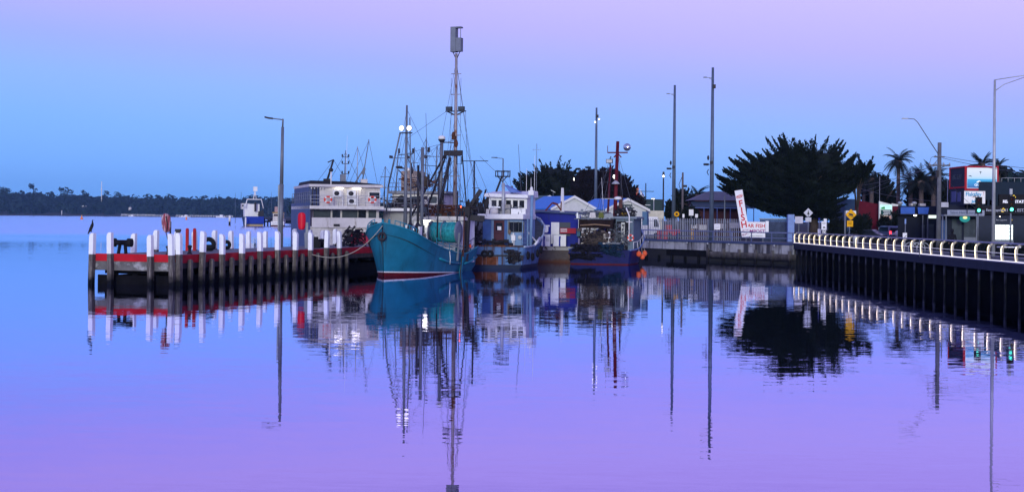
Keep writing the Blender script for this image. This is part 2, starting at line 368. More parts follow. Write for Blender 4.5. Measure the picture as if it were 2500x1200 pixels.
for i in range(33):
    if pp is None:
        mb = MB(); prev = None
        pts = [(.04, 0, .0), (.0, 0, .45), (.0, 0, .75), (.06, 0, .90), (.16, 0, .98), (.28, 0, 1.02)]
        rings = []
        for k, p_ in enumerate(pts):
            q0 = Vector(pts[max(k - 1, 0)]); q1 = Vector(pts[min(k + 1, len(pts) - 1)]); d = (q1 - q0).normalized(); nn = Vector((-d.z, 0, d.x)); hw = .055 if k < 3 else .05
            rings.append([Vector(p_) + nn * hw + Vector((0, .075, 0)), Vector(p_) - nn * hw + Vector((0, .075, 0)), Vector(p_) - nn * hw - Vector((0, .075, 0)), Vector(p_) + nn * hw - Vector((0, .075, 0))])
        mb.loft(rings); pp = mb.build('post', postcream, hr, (0, -.25, 0))
        mb = MB(); rr_ = []
        for x_, z_ in ((-.017, .06), (-.058, .45), (-.058, .75), (.012, .915), (.12, .995)): rr_.append([Vector((x_ - .006, -.066, z_)), Vector((x_ - .006, .066, z_)), Vector((x_ + .006, .066, z_ + .003)), Vector((x_ + .006, -.066, z_ + .003))])
        mb.loft(rr_); mb.build('post_face_glow', mat('post_face_glow', (.8, .72, .5), .4, emit=(1, .80, .46), es=2.8), pp)  # emissive facing added so the posts look lit and streak the water
    else:
        c = copy_tree(pp, hr); c.location.y = -.25 - 2.2 * i

# ------------------------------------------------------------------ jetty
JX = thing('jetty', 'long timber jetty with red edge beams and white topped piles', 'jetty', (-19.8, 84.3, -.38), R(-16.56)); JX.scale = (1.09, 1.09, 1.09); JSTART = len(COL.objects)
JL, JW = 62.0, 5.0
mb = MB(); mb.b2(-JW + .1, -.1, .1, JL, 1.72, 1.985); mb.build('deck', deckwood, JX)
jred = mat('jetty_red', (.50, .010, .022), .55, var=.25, vs=1.3, streak=((.55, .45, .45), .70, .76), sscale=(2.5, 2.5, 3))
jredside = mat('jetty_red_side', (.40, .010, .024), .65, var=.35, vs=1.3, streak=((.16, .03, .04), .55, .75), sscale=(2, 2, 2))
mb = MB(); mb.b2(-JW, 0, -.02, .22, 1.62, 2.02); mb.build('end_kerb', jred, JX)
mb = MB(); mb.b2(-.2, .03, .225, JL, 1.56, 2.0); mb.build('side_kerb', jredside, JX)
mb = MB(); mb.b2(-JW - .03, -JW + .2, .225, JL, 1.66, 1.95); mb.build('side_kerb', jredside, JX)
mb = MB(); mb.b2(-JW + .04, -.04, 0, .2, 1.12, 1.615); mb.build('end_beam', beamgrey, JX)
mb = MB(); mb.b2(-.18, .0, .22, JL, 1.25, 1.555); mb.build('side_beam', mat('side_beam', (.06, .05, .05), .85, var=.4), JX)
mb = MB(); mb.b2(-JW, -JW + .18, .22, JL, 1.3, 1.655); mb.build('side_beam', darkwood, JX)
mb = MB(); mb.b2(-JW * .5 - .15, -JW * .5 + .15, .22, JL, 1.3, 1.7); mb.build('centre_beam', darkwood, JX)
for i in range(18):
    y = 1.2 + i * 2.42; mb = MB(); mb.b2(-JW + .05, -.05, y - .16, y + .16, 1.02 if i % 3 else .9, 1.29)
    for x in (-JW + .6, -JW * .62, -JW * .38, -.6): mb.tube([(x, y, -1.5), (x, y, 1.1)], .19)
    if i % 2 == 0: mb.bar((-JW + .4, y + .2, .0), (-.4, y + .2, .95), .08, .2)
    mb.build('pile_frame', darkwood, JX)
for x in (-.35, -JW * .5, -JW + .3):
    mb = MB(); mb.b2(x - .09, x + .09, .3, JL, .30, .80 if x < -1 else .86); mb.build('waler', darkwood, JX)
mb = MB(); mb.b2(-JW + .1, -.1, .25, .42, .30, .86); mb.build('waler', darkwood, JX)
def pile_master(cham):
    """a square timber pile with a chamfered white head"""
    mb = MB(); a = .132
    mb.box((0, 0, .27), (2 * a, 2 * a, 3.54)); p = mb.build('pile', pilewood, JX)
    mb = MB(); a = .135; c = [(-a, -a), (a, -a), (a, a), (-a, a)]
    hi = [3.19 if (x * cham) <= 0 else 2.93 for x, y in c]
    mid = [3.19 if (x * cham) <= 0 else 3.19 for x, y in c]
    rings = [[Vector((x, y, 2.042)) for x, y in c], [Vector((x, y, 2.98)) for x, y in c],
             [Vector((x if x * cham <= 0 else x * .75, y * .96, 3.12)) for x, y in c], [Vector((x * .93 if x * cham <= 0 else x * .15, y * .88, 3.2)) for x, y in c]]
    mb.loft(rings); t_ = mb.build('painted_top', postwhite, p); return p, t_
pr, tr = pile_master(1); pl_, tl = pile_master(-1)
def put_pile(src, top, x, y, first=[]):
    if src.name in first: 
        c = copy_tree(src, JX)
    else:
        c = src; first.append(src.name)
    c.location = (x, y, random.uniform(-.13, .09)); c.rotation_euler = (random.uniform(-.03, .03), random.uniform(-.03, .03), random.uniform(-.06, .06))
for x in (-JW - .02, -JW * .76, -JW * .265): put_pile(pl_, tl, x, -.2)
put_pile(pr, tr, -.02, -.2)
for k in range(11):
    if k != 10: put_pile(pr, tr, .21, .12 + 2.41 * k)
for k in range(13): put_pile(pl_, tl, -JW - .16, 4.3 + 2.42 * k)
fp = None
for k in range(10):
    if fp is None:
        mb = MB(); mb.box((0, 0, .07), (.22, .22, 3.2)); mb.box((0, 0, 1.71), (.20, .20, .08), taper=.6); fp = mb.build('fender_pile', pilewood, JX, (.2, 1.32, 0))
    else:
        c = fp.copy(); COL.objects.link(c); c.location = (.2, 1.32 + 2.41 * k, random.uniform(-.06, .04))
JX_M = Matrix.Translation((-19.8, 84.3, -.38)) @ Matrix.Rotation(R(-16.56), 4, 'Z') @ Matrix.Scale(1.09, 4)
def jl(x, y, z=1.985): return JX_M @ Vector((x, y, z))

# bollards, fenders and fittings standing on the jetty
def bollard(x, y, label):
    t = thing('mooring_bollard', label, 'bollard', jl(x, y), 0, 'iron mooring bollards on the jetty')
    mb = MB(); mb.lathe([(.16, 0), (.15, .05), (.09, .1), (.09, .34), (.14, .40), (.14, .46), (.05, .5)], 12); mb.build('post', darksteel, t)
bollard(-.9, 3.2, 'small iron mooring bollard on the jetty edge near its corner'); bollard(-.7, 9.0, 'small iron mooring bollard halfway along the jetty deck'); bollard(-1.1, 1.2, 'small iron mooring bollard just inside the near jetty corner')
t = thing('rubber_fender', 'black rubber fender roll lying behind the second end pile', 'fender', jl(-4.25, 1.6), R(-10))
mb = MB(); mb.lathe([(.12, -.62), (.24, -.6), (.24, -.36), (.15, -.34), (.15, .34), (.24, .36), (.24, .6), (.12, .62)], 14, (0, 0, .62), 'x', 0); mb.bar((-.2, 0, 0), (-.1, 0, .55), .14, .14); mb.bar((.25, 0, 0), (.2, 0, .55), .14, .14); mb.build('roll', black, t)
t = thing('tyre_bundle', 'leaning black tyres on the jetty between two white piles', 'tyre', jl(-3.55, 9.8), R(20))
mb = MB(); mb.torus((0, 0, .46), .32, .14, 'y'); mb.bm.verts.ensure_lookup_table(); mb.build('tyre', black, t).rotation_euler.y = R(28)
mb = MB(); mb.torus((.25, .1, .24), .3, .14, 'z'); mb.build('tyre', black, t)
t = thing('cable_drum', 'small round black tyre lying on the jetty beside a white pile', 'tyre', jl(-4.3, 14.0), R(30)); mb = MB(); mb.torus((0, 0, .3), .2, .12, 'y'); mb.build('tyre', black, t)
# red pair of posts
for dx, lb in ((0, 'left'), (.62, 'right')):
    t = thing('red_post', 'narrow dark red post on the jetty, %s one of the pair' % lb, 'post', jl(-4.6 + dx * .25, 9.5 + dx), 0)
    mb = MB(); mb.b2(-.085, .085, -.085, .085, 0, 1.32); mb.box((0, 0, 1.35), (.16, .16, .06), taper=.6); mb.build('post', redp, t)
t = thing('service_post', 'short dark service pillar on the near jetty corner', 'post', jl(-.45, 1.1)); mb = MB(); mb.b2(-.11, .11, -.11, .11, 0, 1.28); mb.b2(-.14, .14, -.14, .14, 1.282, 1.42); mb.build('pillar', darksteel, t)
# life ring holder on a pole (faded red hood)
t = thing('lifebuoy_stand', 'faded red lifebuoy hood on a thin pole near the jetty corner', 'lifebuoy', jl(-3.25, 4.9))
mb = MB(); mb.tube([(.12, 0, 0), (.12, 0, 1.8)], .055); mb.build('pole', darksteel, t)
mb = MB(); rg = []
for k, (z, wx) in enumerate([(1.18, .10), (1.28, .2), (1.5, .26), (1.85, .28), (2.08, .26), (2.2, .18), (2.26, .06)]):
    rg.append([Vector((-.12 + wx * math.cos(6.283 * a / 14) - (z - 1.7) * .06, .14 * math.sin(6.283 * a / 14), z)) for a in range(14)])
mb.loft(rg, sm=True); mb.build('hood', mat('faded_red', (.28, .06, .08), .6, var=.3, vs=7, streak=((.55, .45, .48), .50, .56), sscale=(11, 11, 1)), t)
mb = MB(); mb.tube([(-.05, -.16, 1.2), (-.02, -.17, 1.7), (-.1, -.16, 2.1)], .03); mb.tube([(-.1, -.14, 1.2), (.0, -.14, .8), (.1, -.06, .5)], .025); mb.build('cord', darksteel, t)
t = thing('life_ring_box', 'bright red lifebuoy hood on a grey post along the jetty', 'lifebuoy', jl(-4.15, 25.2))
mb = MB(); mb.b2(.2, .38, -.09, .09, 0, 1.75); mb.build('post', galv, t)
mb = MB(); rg = []
for z, wx in [(1.22, .12), (1.27, .22), (1.5, .27), (2.0, .29), (2.28, .27), (2.4, .2), (2.44, .08)]:
    rg.append([Vector((-.08 + wx * math.cos(6.283 * a / 16), -.12 + .16 * math.sin(6.283 * a / 16), z)) for a in range(16)])
mb.loft(rg, sm=True); mb.build('hood', mat('bright_red', (.62, .008, .03), .4, var=.12), t)
# jetty lamp
t = thing('jetty_lamp', 'tall grey lamp post on the jetty with one arm to the left', 'street lamp', jl(-JW + .35, 22.6), 0)
mb = MB(); mb.tube([(0, 0, 0), (.03, 0, 4.4)], .155, 12); mb.b2(-.2, -.05, -.08, .08, 0, 4.35); mb.tube([(.03, 0, 4.4), (.07, 0, 8.4)], [.13, .10], 12); mb.build('pole', galv, t)
mb = MB(); mb.tube([(.07, 0, 8.4), (.09, 0, 8.92), (.05, 0, 8.95)], .06); mb.tube([(.09, 0, 8.9), (-.75, 0, 9.0)], .04); mb.build('arm', galv, t)
mb = MB(); mb.loft([[Vector((x, y * k, z0 + z)) for y, z in ((-.12, 0), (.12, 0), (.1, .12), (-.1, .12))] for x, k, z0 in ((-.62, .8, 8.92), (-.95, 1.1, 8.96), (-1.2, .5, 9.02))]); mb.build('lamp_head', darksteel, t)
# dark gear at the far end of the jetty
t = thing('winch', 'dark folded gangway and netting on the jetty beside the teal boat', 'gangway', jl(-1.3, 26.5), 0)
mb = MB(); mb.bar((-.9, .4, .05), (.15, .6, 1.5), .1, .14); mb.bar((-.5, .5, .05), (.5, .7, 1.5), .1, .14)
for k in range(7): mb.bar((-.9 + k * .16, .4 + .03 * k, .15 + k * .2), (-.45 + k * .16, .5 + .03 * k, .15 + k * .2), .06, .06)
mb.build('ramp', darksteel, t)
tangle(t, 'net_heap', mat('net_black', (.012, .010, .02), .9, var=.5), (.5, .9, 0), (.9, .8, 1.25), 70, 4)
t = thing('dock_crate', 'grey plastic panel leaning on dark boxes at the jetty edge', 'crate', jl(-1.6, 21.2), R(5))
mb = MB(); mb.loft([[Vector((-.5, 0, 0)), Vector((-.1, 0, 0)), Vector((-.1, .1, 0)), Vector((-.5, .1, 0))], [Vector((-.55, .05, 1.05)), Vector((.15, .05, .9)), Vector((.15, .15, .9)), Vector((-.55, .15, 1.05))]]); mb.build('panel', greypaint, t)
mb = MB(); mb.b2(-.05, .55, -.1, .5, 0, .45); mb.b2(.05, .4, 0, .35, .452, .78); mb.build('box', black, t)
t = thing('oil_drum_fender', 'dark bag shaped heap on the jetty between white piles', 'bag', jl(-1.9, 23.4)); mb = MB(); mb.sphere((0, 0, .3), .5, (1.1, .7, .65), 12); mb.build('bag', black, t)
# cormorant on the corner pile
t = thing('cormorant', 'black cormorant perched on the corner pile of the jetty', 'bird', jl(-JW - .05, -.2, 3.17), R(10))
me = bpy.data.meshes.new('body'); vs = [(0, 0, .24), (.04, 0, .36), (.07, 0, .46), (.075, 0, .55), (.05, 0, .62), (.07, 0, .665), (.13, 0, .685), (-.06, 0, .13), (-.13, 0, .0), (-.17, 0, -.1), (.0, .06, .1), (.02, .06, .02), (.0, -.06, .1), (.02, -.06, .02)]
me.from_pydata(vs, [(0, 1), (1, 2), (2, 3), (3, 4), (4, 5), (5, 6), (0, 7), (7, 8), (8, 9), (7, 10), (10, 11), (7, 12), (12, 13)], [])
bo = bpy.data.objects.new('body', me); COL.objects.link(bo); bo.parent = t; me.materials.append(mat('cormorant', (.008, .008, .012), .5))
bo.modifiers.new('skin', 'SKIN'); bo.modifiers.new('sub', 'SUBSURF').render_levels = 2
for i, r in enumerate([.10, .105, .085, .045, .035, .04, .008, .085, .045, .03, .03, .03, .03, .03]): me.skin_vertices[0].data[i].radius = (r, r * .9)
me.skin_vertices[0].data[0].use_root = True

for o in list(COL.objects)[JSTART:]:
    if o.parent is None and o.name != 'jetty': o.scale = (1.09, 1.09, 1.09)
# ================================================================== boats
teal = mat('teal_hull', (.010, .15, .235), .5, var=.22, vs=.9, streak=((.012, .05, .07), .54, .74), sscale=(1.5, 1.5, .16), rust=((.09, .05, .035), .64, .72, (2.2, 2.2, .35)), bump=.12, bs=1.1)
tealtrim = mat('teal_trim', (.014, .20, .29), .45, var=.2)
antifoul = mat('antifoul_red', (.10, .006, .012), .6, var=.3)
palehull = mat('pale_blue_hull', (.09, .19, .38), .55, var=.3, vs=1.6, streak=((.055, .028, .025), .50, .62), sscale=(2.6, 2.6, .22))
palehouse = mat('pale_blue_house', (.17, .28, .44), .5, var=.15, streak=((.15, .12, .1), .66, .8))
rustplate = mat('rust_plate', (.13, .042, .018), .8, var=.55, vs=2.5, streak=((.26, .24, .27), .53, .66), sscale=(3.4, 3.4, .2))
navyhull = mat('navy_hull', (.004, .008, .085), .45, var=.3, streak=((.02, .02, .04), .55, .7))
bootdark = mat('dark_boot', (.01, .02, .05), .5)
def strips(y, T):
    for a, b in zip(T, T[1:]):
        if a[0] <= y <= b[0]:
            k = (y - a[0]) / (b[0] - a[0]); return [p + (q - p) * k for p, q in zip(a, b)]
    return list(T[0] if y < T[0][0] else T[-1])
def hull(parent, T, mats, boot=lambda y: .3, ny=26, bul=.7, rake=.0, bow0=True, name='hull', stripe=.1):
    """T rows: y, half beam at water, half beam at rail, height of the rail; bow at small y when bow0"""
    y0, y1 = T[0][0], T[-1][0]; mb = MB(); rows = []; rim = []
    for i in range(ny + 1):
        k = i / ny; k = (k * k * .6 + k * .4) if bow0 else 1 - ((1 - k) ** 2 * .6 + (1 - k) * .4)
        y = y0 + (y1 - y0) * k; _, hw, hd, sh = strips(y, T); b = boot(y)
        zs = [-1.0, -.35, b - .001, b + stripe] + [b + stripe + (sh - b - stripe) * q for q in (.25, .5, .75, 1)]
        prof = []
        dd = abs(y - (y0 if bow0 else y1)); rk = rake * max(0, 1 - dd / 3.5)
        for z in zs:
            wv = hw * (.35 if z < -.9 else .85) if z < 0 else hw + (hd - hw) * (z / sh) ** 1.3
            prof.append((wv, y + (-1 if bow0 else 1) * rk * z / sh, z))
        rows.append(prof); rim.append(prof[-1])
    for sgn in (1, -1):
        VV = [[mb.v((p[0] * sgn, p[1], p[2])) for p in pr_] for pr_ in rows]
        for A, B in zip(VV, VV[1:]):
            for j in range(len(A) - 1): mb.f([A[j], A[j + 1], B[j + 1], B[j]], 2 if j < 2 else 1 if j == 2 else 0, True)
    e = rows[-1] if bow0 else rows[0]
    for a, b in zip(range(len(e) - 1), range(1, len(e))):
        mb.quad([(e[a][0], e[a][1], e[a][2]), (-e[a][0], e[a][1], e[a][2]), (-e[b][0], e[b][1], e[b][2]), (e[b][0], e[b][1], e[b][2])], 2 if a < 2 else 1 if a == 2 else 0)
    h = mb.build(name, mats, parent)
    mb = MB()
    for A, B in zip(rows, rows[1:]):
        za, zb = A[-1][2] - bul, B[-1][2] - bul
        mb.quad([(-A[-1][0] * .93, A[-1][1], za), (A[-1][0] * .93, A[-1][1], za), (B[-1][0] * .93, B[-1][1], zb), (-B[-1][0] * .93, B[-1][1], zb)])
    mb.build('deck', mat('boat_deck', (.06, .07, .08), .8, var=.3), parent)
    return rim
def rimtube(parent, rim, r, m, name='rubbing_rail', dz=0.0, f=1.0, i0=0, i1=None):
    i1 = len(rim) if i1 is None else i1
    mb = MB()
    for s in (1, -1): mb.tube([(p[0] * s * f, p[1], p[2] + dz) for p in rim[i0:i1]], r, 6)
    return mb.build(name, m, parent)
def rails(parent, pts, h, m, name='railing', r=.022, n=2):
    mb = MB()
    for k in range(n): mb.tube([(x, y, z + h * (k + 1) / n) for x, y, z in pts], r, 5)
    for x, y, z in pts: mb.tube([(x, y, z), (x, y, z + h)], r, 5)
    return mb.build(name, m, parent)
def lifebuoy(parent, p, ax='y', r=.3):
    mb = MB(); mb.torus(p, r, .075, ax, 18, 8); o = mb.build('lifebuoy', mat('lifebuoy_orange', (.75, .08, .05), .5), parent)
    mb = MB()
    for k in range(4):
        a = .785 + k * 1.5708; c = Vector(p) + (Vector((math.cos(a) * r, 0, math.sin(a) * r)) if ax == 'y' else Vector((0, math.cos(a) * r, math.sin(a) * r)))
        mb.box(c, (.13, .175, .13) if ax == 'y' else (.175, .13, .13))
    mb.build('band', white, o); return o
def window(parent, p, sx, sz, m=None, fr=None, ax='y', d=.03):
    x, y, z = p; mb = MB()
    if ax == 'y':
        mb.b2(x - sx / 2 - .05, x + sx / 2 + .05, y - d, y, z - sz / 2 - .05, z + sz / 2 + .05); o = mb.build('window', fr or white, parent)
        mb = MB(); mb.b2(x - sx / 2, x + sx / 2, y - d - .012, y - d + .005, z - sz / 2, z + sz / 2)
    else:
        mb.b2(x, x + d, y - sx / 2 - .05, y + sx / 2 + .05, z - sz / 2 - .05, z + sz / 2 + .05); o = mb.build('window', fr or white, parent)
        mb = MB(); mb.b2(x + d - .005, x + d + .012, y - sx / 2, y + sx / 2, z - sz / 2, z + sz / 2)
    mb.build('pane', m or glassdark, o); return o
def rigging(parent, segs, r=.013, m=None, name='rigging'):
    mb = MB()
    for a, b in segs: mb.tube([a, b], r, 4)
    return mb.build(name, m or wire_m, parent)
def mast(parent, p0, p1, r0, r1, m, name='mast', rungs=0, rm=None):
    mb = MB(); mb.tube([p0, p1], [r0, r1], 10)
    p0, p1 = Vector(p0), Vector(p1)
    for k in range(rungs):
        q = p0.lerp(p1, (k + 1) / (rungs + 1)); mb.tube([q + Vector((-.42, 0, 0)), q + Vector((.42, 0, 0))], .03, 5)
    return mb.build(name, m, parent)
def floodlight(parent, p, sz=.45, m=None, face=-1, lens=None):
    x, y, z = p; mb = MB(); mb.b2(x - sz / 2, x + sz / 2, y - .1, y + .1, z - sz * .3, z + sz * .3); mb.tube([(x, y, z - sz * .3), (x, y, z - sz * .55)], .03, 5); o = mb.build('floodlight', m or darksteel, parent)
    mb = MB(); mb.b2(x - sz * .43, x + sz * .43, y + face * .115, y + face * .1, z - sz * .23, z + sz * .23); mb.build('lens', lens or glassmid, o); return o
def radar_dome(parent, p, r=.25):
    mb = MB(); x, y, z = p; mb.lathe([(r * .6, 0), (r, .06), (r, .16), (r * .8, .26), (.02, .32)], 14, (x, y, z)); return mb.build('radar_dome', white, parent)

# ------------------------------------------------------------------ teal trawler
TT = thing('teal_trawler', 'teal steel trawler with high bow, net drum and tall mast', 'fishing boat', (-9.0, 100.7, 0), R(-18.1))
T = [(0, .03, .06, 3.74), (.25, .22, .62, 3.62), (.6, .45, 1.18, 3.46), (1, .75, 1.62, 3.25), (1.5, 1.05, 1.95, 3.02), (2.2, 1.4, 2.16, 2.74), (3.2, 1.75, 2.3, 2.42), (4.5, 1.95, 2.35, 2.12), (6, 2.05, 2.36, 1.84), (8, 2.08, 2.34, 1.56), (10, 2.02, 2.26, 1.40), (11, 1.98, 2.24, 1.42), (12.2, 1.92, 2.2, 1.62), (14, 1.8, 2.1, 1.9)]
rim = hull(TT, T, [teal, white, antifoul], boot=lambda y: .27 - .030 * y, rake=.25, bul=.75, ny=34, stripe=.07)
rimtube(TT, rim, .06, tealtrim, 'gunwale')
mb = MB()
for s in (1,): mb.tube([(s * (strips(y, T)[1] + (strips(y, T)[2] - strips(y, T)[1]) * .62) + s * .04, y, z) for y, z in ((5.2, 1.16), (6.5, .92), (8, .76), (9.6, .68))], .085, 6)
mb.build('rub_strake', tealtrim, TT)
mb = MB(); mb.tube([(2.16, 10.5, .66), (2.14, 11.5, .70), (2.1, 12.6, .84), (2.02, 13.9, 1.1)], .085, 6); mb.build('rub_strake', tealtrim, TT)
mb = MB(); mb.bar((2.10, 9.95, -.3), (2.30, 9.95, 1.42), .16, .22); mb.build('side_guard', tealtrim, TT)
mb = MB(); mb.tube([(2.19, 9.7, -.2), (2.33, 9.72, 1.7)], .035, 6); mb.tube([(2.36, 9.85, 1.2), (2.4, 9.9, 4.6)], .05, 6); mb.build('chain', browniron, TT)
# anchor port with anchor
mb = MB(); mb.torus((0, -.30, 2.78), .26, .09, 'y'); mb.tube([(0, -.36, 3.0), (0, -.3, 2.5)], .06); mb.bar((-.22, -.4, 2.62), (.22, -.4, 2.62), .09, .12); mb.bar((-.1, -.22, 2.5), (.02, -.16, 1.95), .1, .03); mb.build('anchor', darksteel, TT)
# stain under the anchor is paint worn to rust
mb = MB(); mb.ext([(-.05, -.245, 2.5), (.06, -.245, 2.5), (.045, -.20, 1.6), (.02, -.165, .8), (.0, -.17, .8)], (0, .06, 0)); mb.build('stem_bar', mat('stem_worn', (.015, .06, .09), .7), TT)
# bow bulwark rails
pts = [(p[0], p[1], p[2]) for p in rim[1:14:2]]
rails(TT, [(p[0] * .97, p[1] + .05, p[2]) for p in rim[2:9]], .34, tealtrim, 'bow_rail', .03, 1)
rails(TT, [(-p[0] * .97, p[1] + .05, p[2]) for p in rim[2:16]], .42, tealtrim, 'bow_rail', .03, 2)
rails(TT, [(p[0] * .96, p[1], p[2]) for p in rim[16:33:3]], .55, tealtrim, 'side_rail', .028, 2)
mb = MB(); mb.tube([(-.25, .4, 3.3), (-.25, .4, 4.0)], .09); mb.tube([(.25, .4, 3.3), (.25, .4, 4.0)], .09); mb.build('bitts', tealtrim, TT)
# foremast with spotlights
fm = Vector((-.1, 3.9, 2.0))
mast(TT, (.0, 3.9, 2.0), (.06, 3.9, 12.3), .15, .07, galv, 'foremast')
mb = MB(); mb.lathe([(.2, 1.9), (.24, 2.0), (.24, 2.75), (.2, 2.8)], 12, (0, 3.9, 0)); mb.build('mast_foot', tealtrim, TT)
mast(TT, (.45, 4.1, 2.2), (.28, 3.95, 11.4), .05, .04, galv, 'mast_stay_tube')
mb = MB(); mb.bar((-.45, 3.85, 10.28), (.5, 3.85, 10.28), .2, .08); mb.bar((-.5, 3.85, 8.7), (.6, 3.85, 8.75), .06, .06)
for x, z in ((-.5, 8.8), (.6, 8.8)): mb.b2(x - .06, x + .06, 3.79, 3.91, z, z + .35)
mb.build('crosstree', darksteel, TT)
for x in (-.27, .32):
    mb = MB(); mb.lathe([(.08, .22), (.19, .12), (.21, .0), (.205, -.02)], 14, (x, 3.75, 10.62), 'y'); o = mb.build('spotlight', galv, TT)
    mb = MB(); mb.lathe([(.195, -.022), (.13, -.045), (.01, -.05)], 14, (x, 3.75, 10.62), 'y'); mb.build('lens', litdim, o)
mast(TT, (-1.9, 5.2, 6.4), (-.45, 3.9, 10.3), .06, .06, galv, 'strut'); mast(TT, (-2.4, 6.0, 4.4), (-1.9, 5.2, 6.4), .06, .06, galv, 'strut')
mast(TT, (.72, 5.4, 2.0), (.72, 5.4, 9.3), .12, .12, galv, 'derrick_post'); mast(TT, (.40, 5.4, 2.0), (.40, 5.4, 8.0), .09, .09, darksteel, 'derrick_post')
mb = MB(); mb.sphere((.1, 4.8, 7.6), .25, (.6, .6, 1.3), 8); mb.sphere((-.55, 4.0, 7.8), .3, (1.0, .4, .35), 8); mb.bar((-.7, 4, 7.75), (.1, 4, 7.7), .1, .1); mb.bar((-.6, 4, 7.6), (.1, 4, 6.9), .06, .06); mb.bar((.5, 5.4, 6.2), (.5, 5.3, 7.4), .2, .25); mb.build('block', darksteel, TT)
# winch spool on the foredeck
mb = MB(); mb.lathe([(.55, -.32), (.55, -.26), (.24, -.25), (.24, .25), (.55, .26), (.55, .32)], 16, (.95, 3.3, 3.25), 'x'); mb.build('cable_spool', darksteel, TT)
mb = MB(); mb.lathe([(.30, -.24), (.33, 0), (.30, .24)], 16, (.95, 3.3, 3.25), 'x'); mb.build('cable', mat('spool_steel', (.35, .4, .48), .25, .7), TT)
mb = MB(); mb.b2(.3, .55, 3.1, 3.5, 2.1, 3.6); mb.b2(1.35, 1.5, 3.1, 3.5, 2.1, 3.5); mb.build('spool_bracket', white, TT)
# wheelhouse aft
mb = MB(); mb.b2(-2.0, 2.0, 10.6, 13.4, .7, 3.95); mb.build('wheelhouse', white, TT)
mb = MB(); mb.box((0, 11.9, 4.05), (4.5, 3.4, .2)); mb.box((0, 11.9, 4.2), (4.3, 3.2, .1)); mb.build('roof', mat('aged_white', (.6, .58, .53), .6, var=.25, streak=((.28, .22, .16), .55, .75)), TT)
for x, wx in ((-1.45, .7), (-.45, .75), (.5, .75), (1.4, .72)): window(TT, (x, 10.6, 3.25), wx, .62)
mb = MB(); mb.b2(-1.95, -1.0, 10.55, 10.598, 1.4, 2.9); mb.build('shutter', mat('brown_panel', (.18, .16, .13), .6), TT)
mb = MB(); mb.b2(-1.2, -.6, 10.25, 10.5, 3.9, 4.0); mb.build('deck_lamp', litdeck, TT)
floodlight(TT, (-1.1, 10.2, 4.75), .8, darksteel, -1, glassmid)
tangle(TT, 'roof_gear', browniron, (-.2, 11.2, 4.25), (1.9, .8, .9), 46, 11)
tangle(TT, 'crane_hose', darksteel, (2.4, 11.3, 4.2), (.75, .4, 1.5), 40, 12, .06)
mb = MB(); mb.tube([(-2, 10.4, 5.1), (2, 10.4, 5.1)], .03, 5); mb.tube([(-2, 10.4, 4.7), (2, 10.4, 4.7)], .025, 5)
for k in range(6): mb.tube([(-2 + k * .8, 10.4, 4.2), (-2 + k * .8, 10.4, 5.1)], .025, 5)
mb.build('roof_rail', browniron, TT)
# net drum on its frame
netg = mat('net_green', (.02, .26, .28), .8, var=.5, vs=3.5, bump=.8, bs=9, streak=((.12, .36, .40), .55, .7), sscale=(7, .8, .8))
mb = MB(); mb.lathe([(.70, -1.05), (.78, -.9), (.74, -.4), (.80, -.1), (.76, .1), (.80, .6), (.72, 1.05)], 26, (1.25, 8.9, 3.05), 'x'); nd = mb.build('net_drum', netg, TT)
mb = MB()
for x in (-1.12, -.08, 1.06): mb.lathe([(.5, -.03), (.86, -.03), (.86, .03), (.5, .03)], 26, (1.25 + x, 8.9, 3.05), 'x')
mb.build('flange', mat('drum_steel', (.2, .24, .28), .5, .5, streak=(RUST, .56, .7)), nd)
mb = MB(); mb.bar((.1, 8.5, .9), (.1, 8.9, 3.0), .14, .14); mb.bar((2.4, 8.5, .9), (2.4, 8.9, 3.0), .14, .14); mb.bar((.0, 8.1, 2.18), (2.5, 8.1, 2.18), .12, .14); mb.bar((.0, 8.1, 1.98), (2.5, 8.1, 1.98), .06, .1); mb.build('drum_frame', galv, TT)
tangle(TT, 'net_pile', netg, (1.5, 9.4, .9), (.7, .8, .8), 30, 13, .06)
mb = MB(); mb.sphere((2.0, 12.1, 1.95), .22, n=10); mb.build('float', orange, TT)
# hull side rope tail
mb = MB(); mb.tube([(2.36, 6.9, 1.75), (2.42, 6.9, 1.1), (2.38, 6.95, .7)], .03, 5); mb.build('rope_tail', mat('rope_white', (.7, .75, .75), .8), TT)
text('40', .42, TT, (1.25, 3.9, 2.15), black, 'hull_number', 90, 60)
# stern gallows and crane
mb = MB(); mb.bar((2.05, 11.2, .8), (2.25, 11.3, 5.2), .34, .34); mb.build('gallows_post', darksteel, TT)
mb = MB(); mb.bar((2.2, 11.2, 4.3), (2.2, 11.2, 5.0), .5, .5); mb.bar((2.4, 11.3, 5.1), (3.2, 11.4, 6.3), .26, .3); mb.bar((1.9, 11.3, 4.2), (3.5, 11.4, 4.1), .2, .45); mb.build('crane', darksteel, TT)
mb = MB(); mb.sphere((1.82, 10.75, 5.0), .07, n=8); mb.build('port_light', mat('red_lamp', (.8, .05, .02), .3, emit=(1, .1, .04), es=6), TT)
mb = MB(); mb.tube([(1.8, 10.9, 1.0), (1.95, 10.9, 4.3)], .09, 6); mb.sphere((1.7, 10.9, 3.0), .28, (.6, .5, 3.0), 8); mb.build('hanging_net', mat('net_brown', (.06, .045, .035), .9, var=.5), TT)
rails(TT, [(2.15, 11.6, 1.2), (2.1, 12.3, 1.3), (2.05, 13.2, 1.5)], 1.1, galv, 'stern_rail', .03, 2)
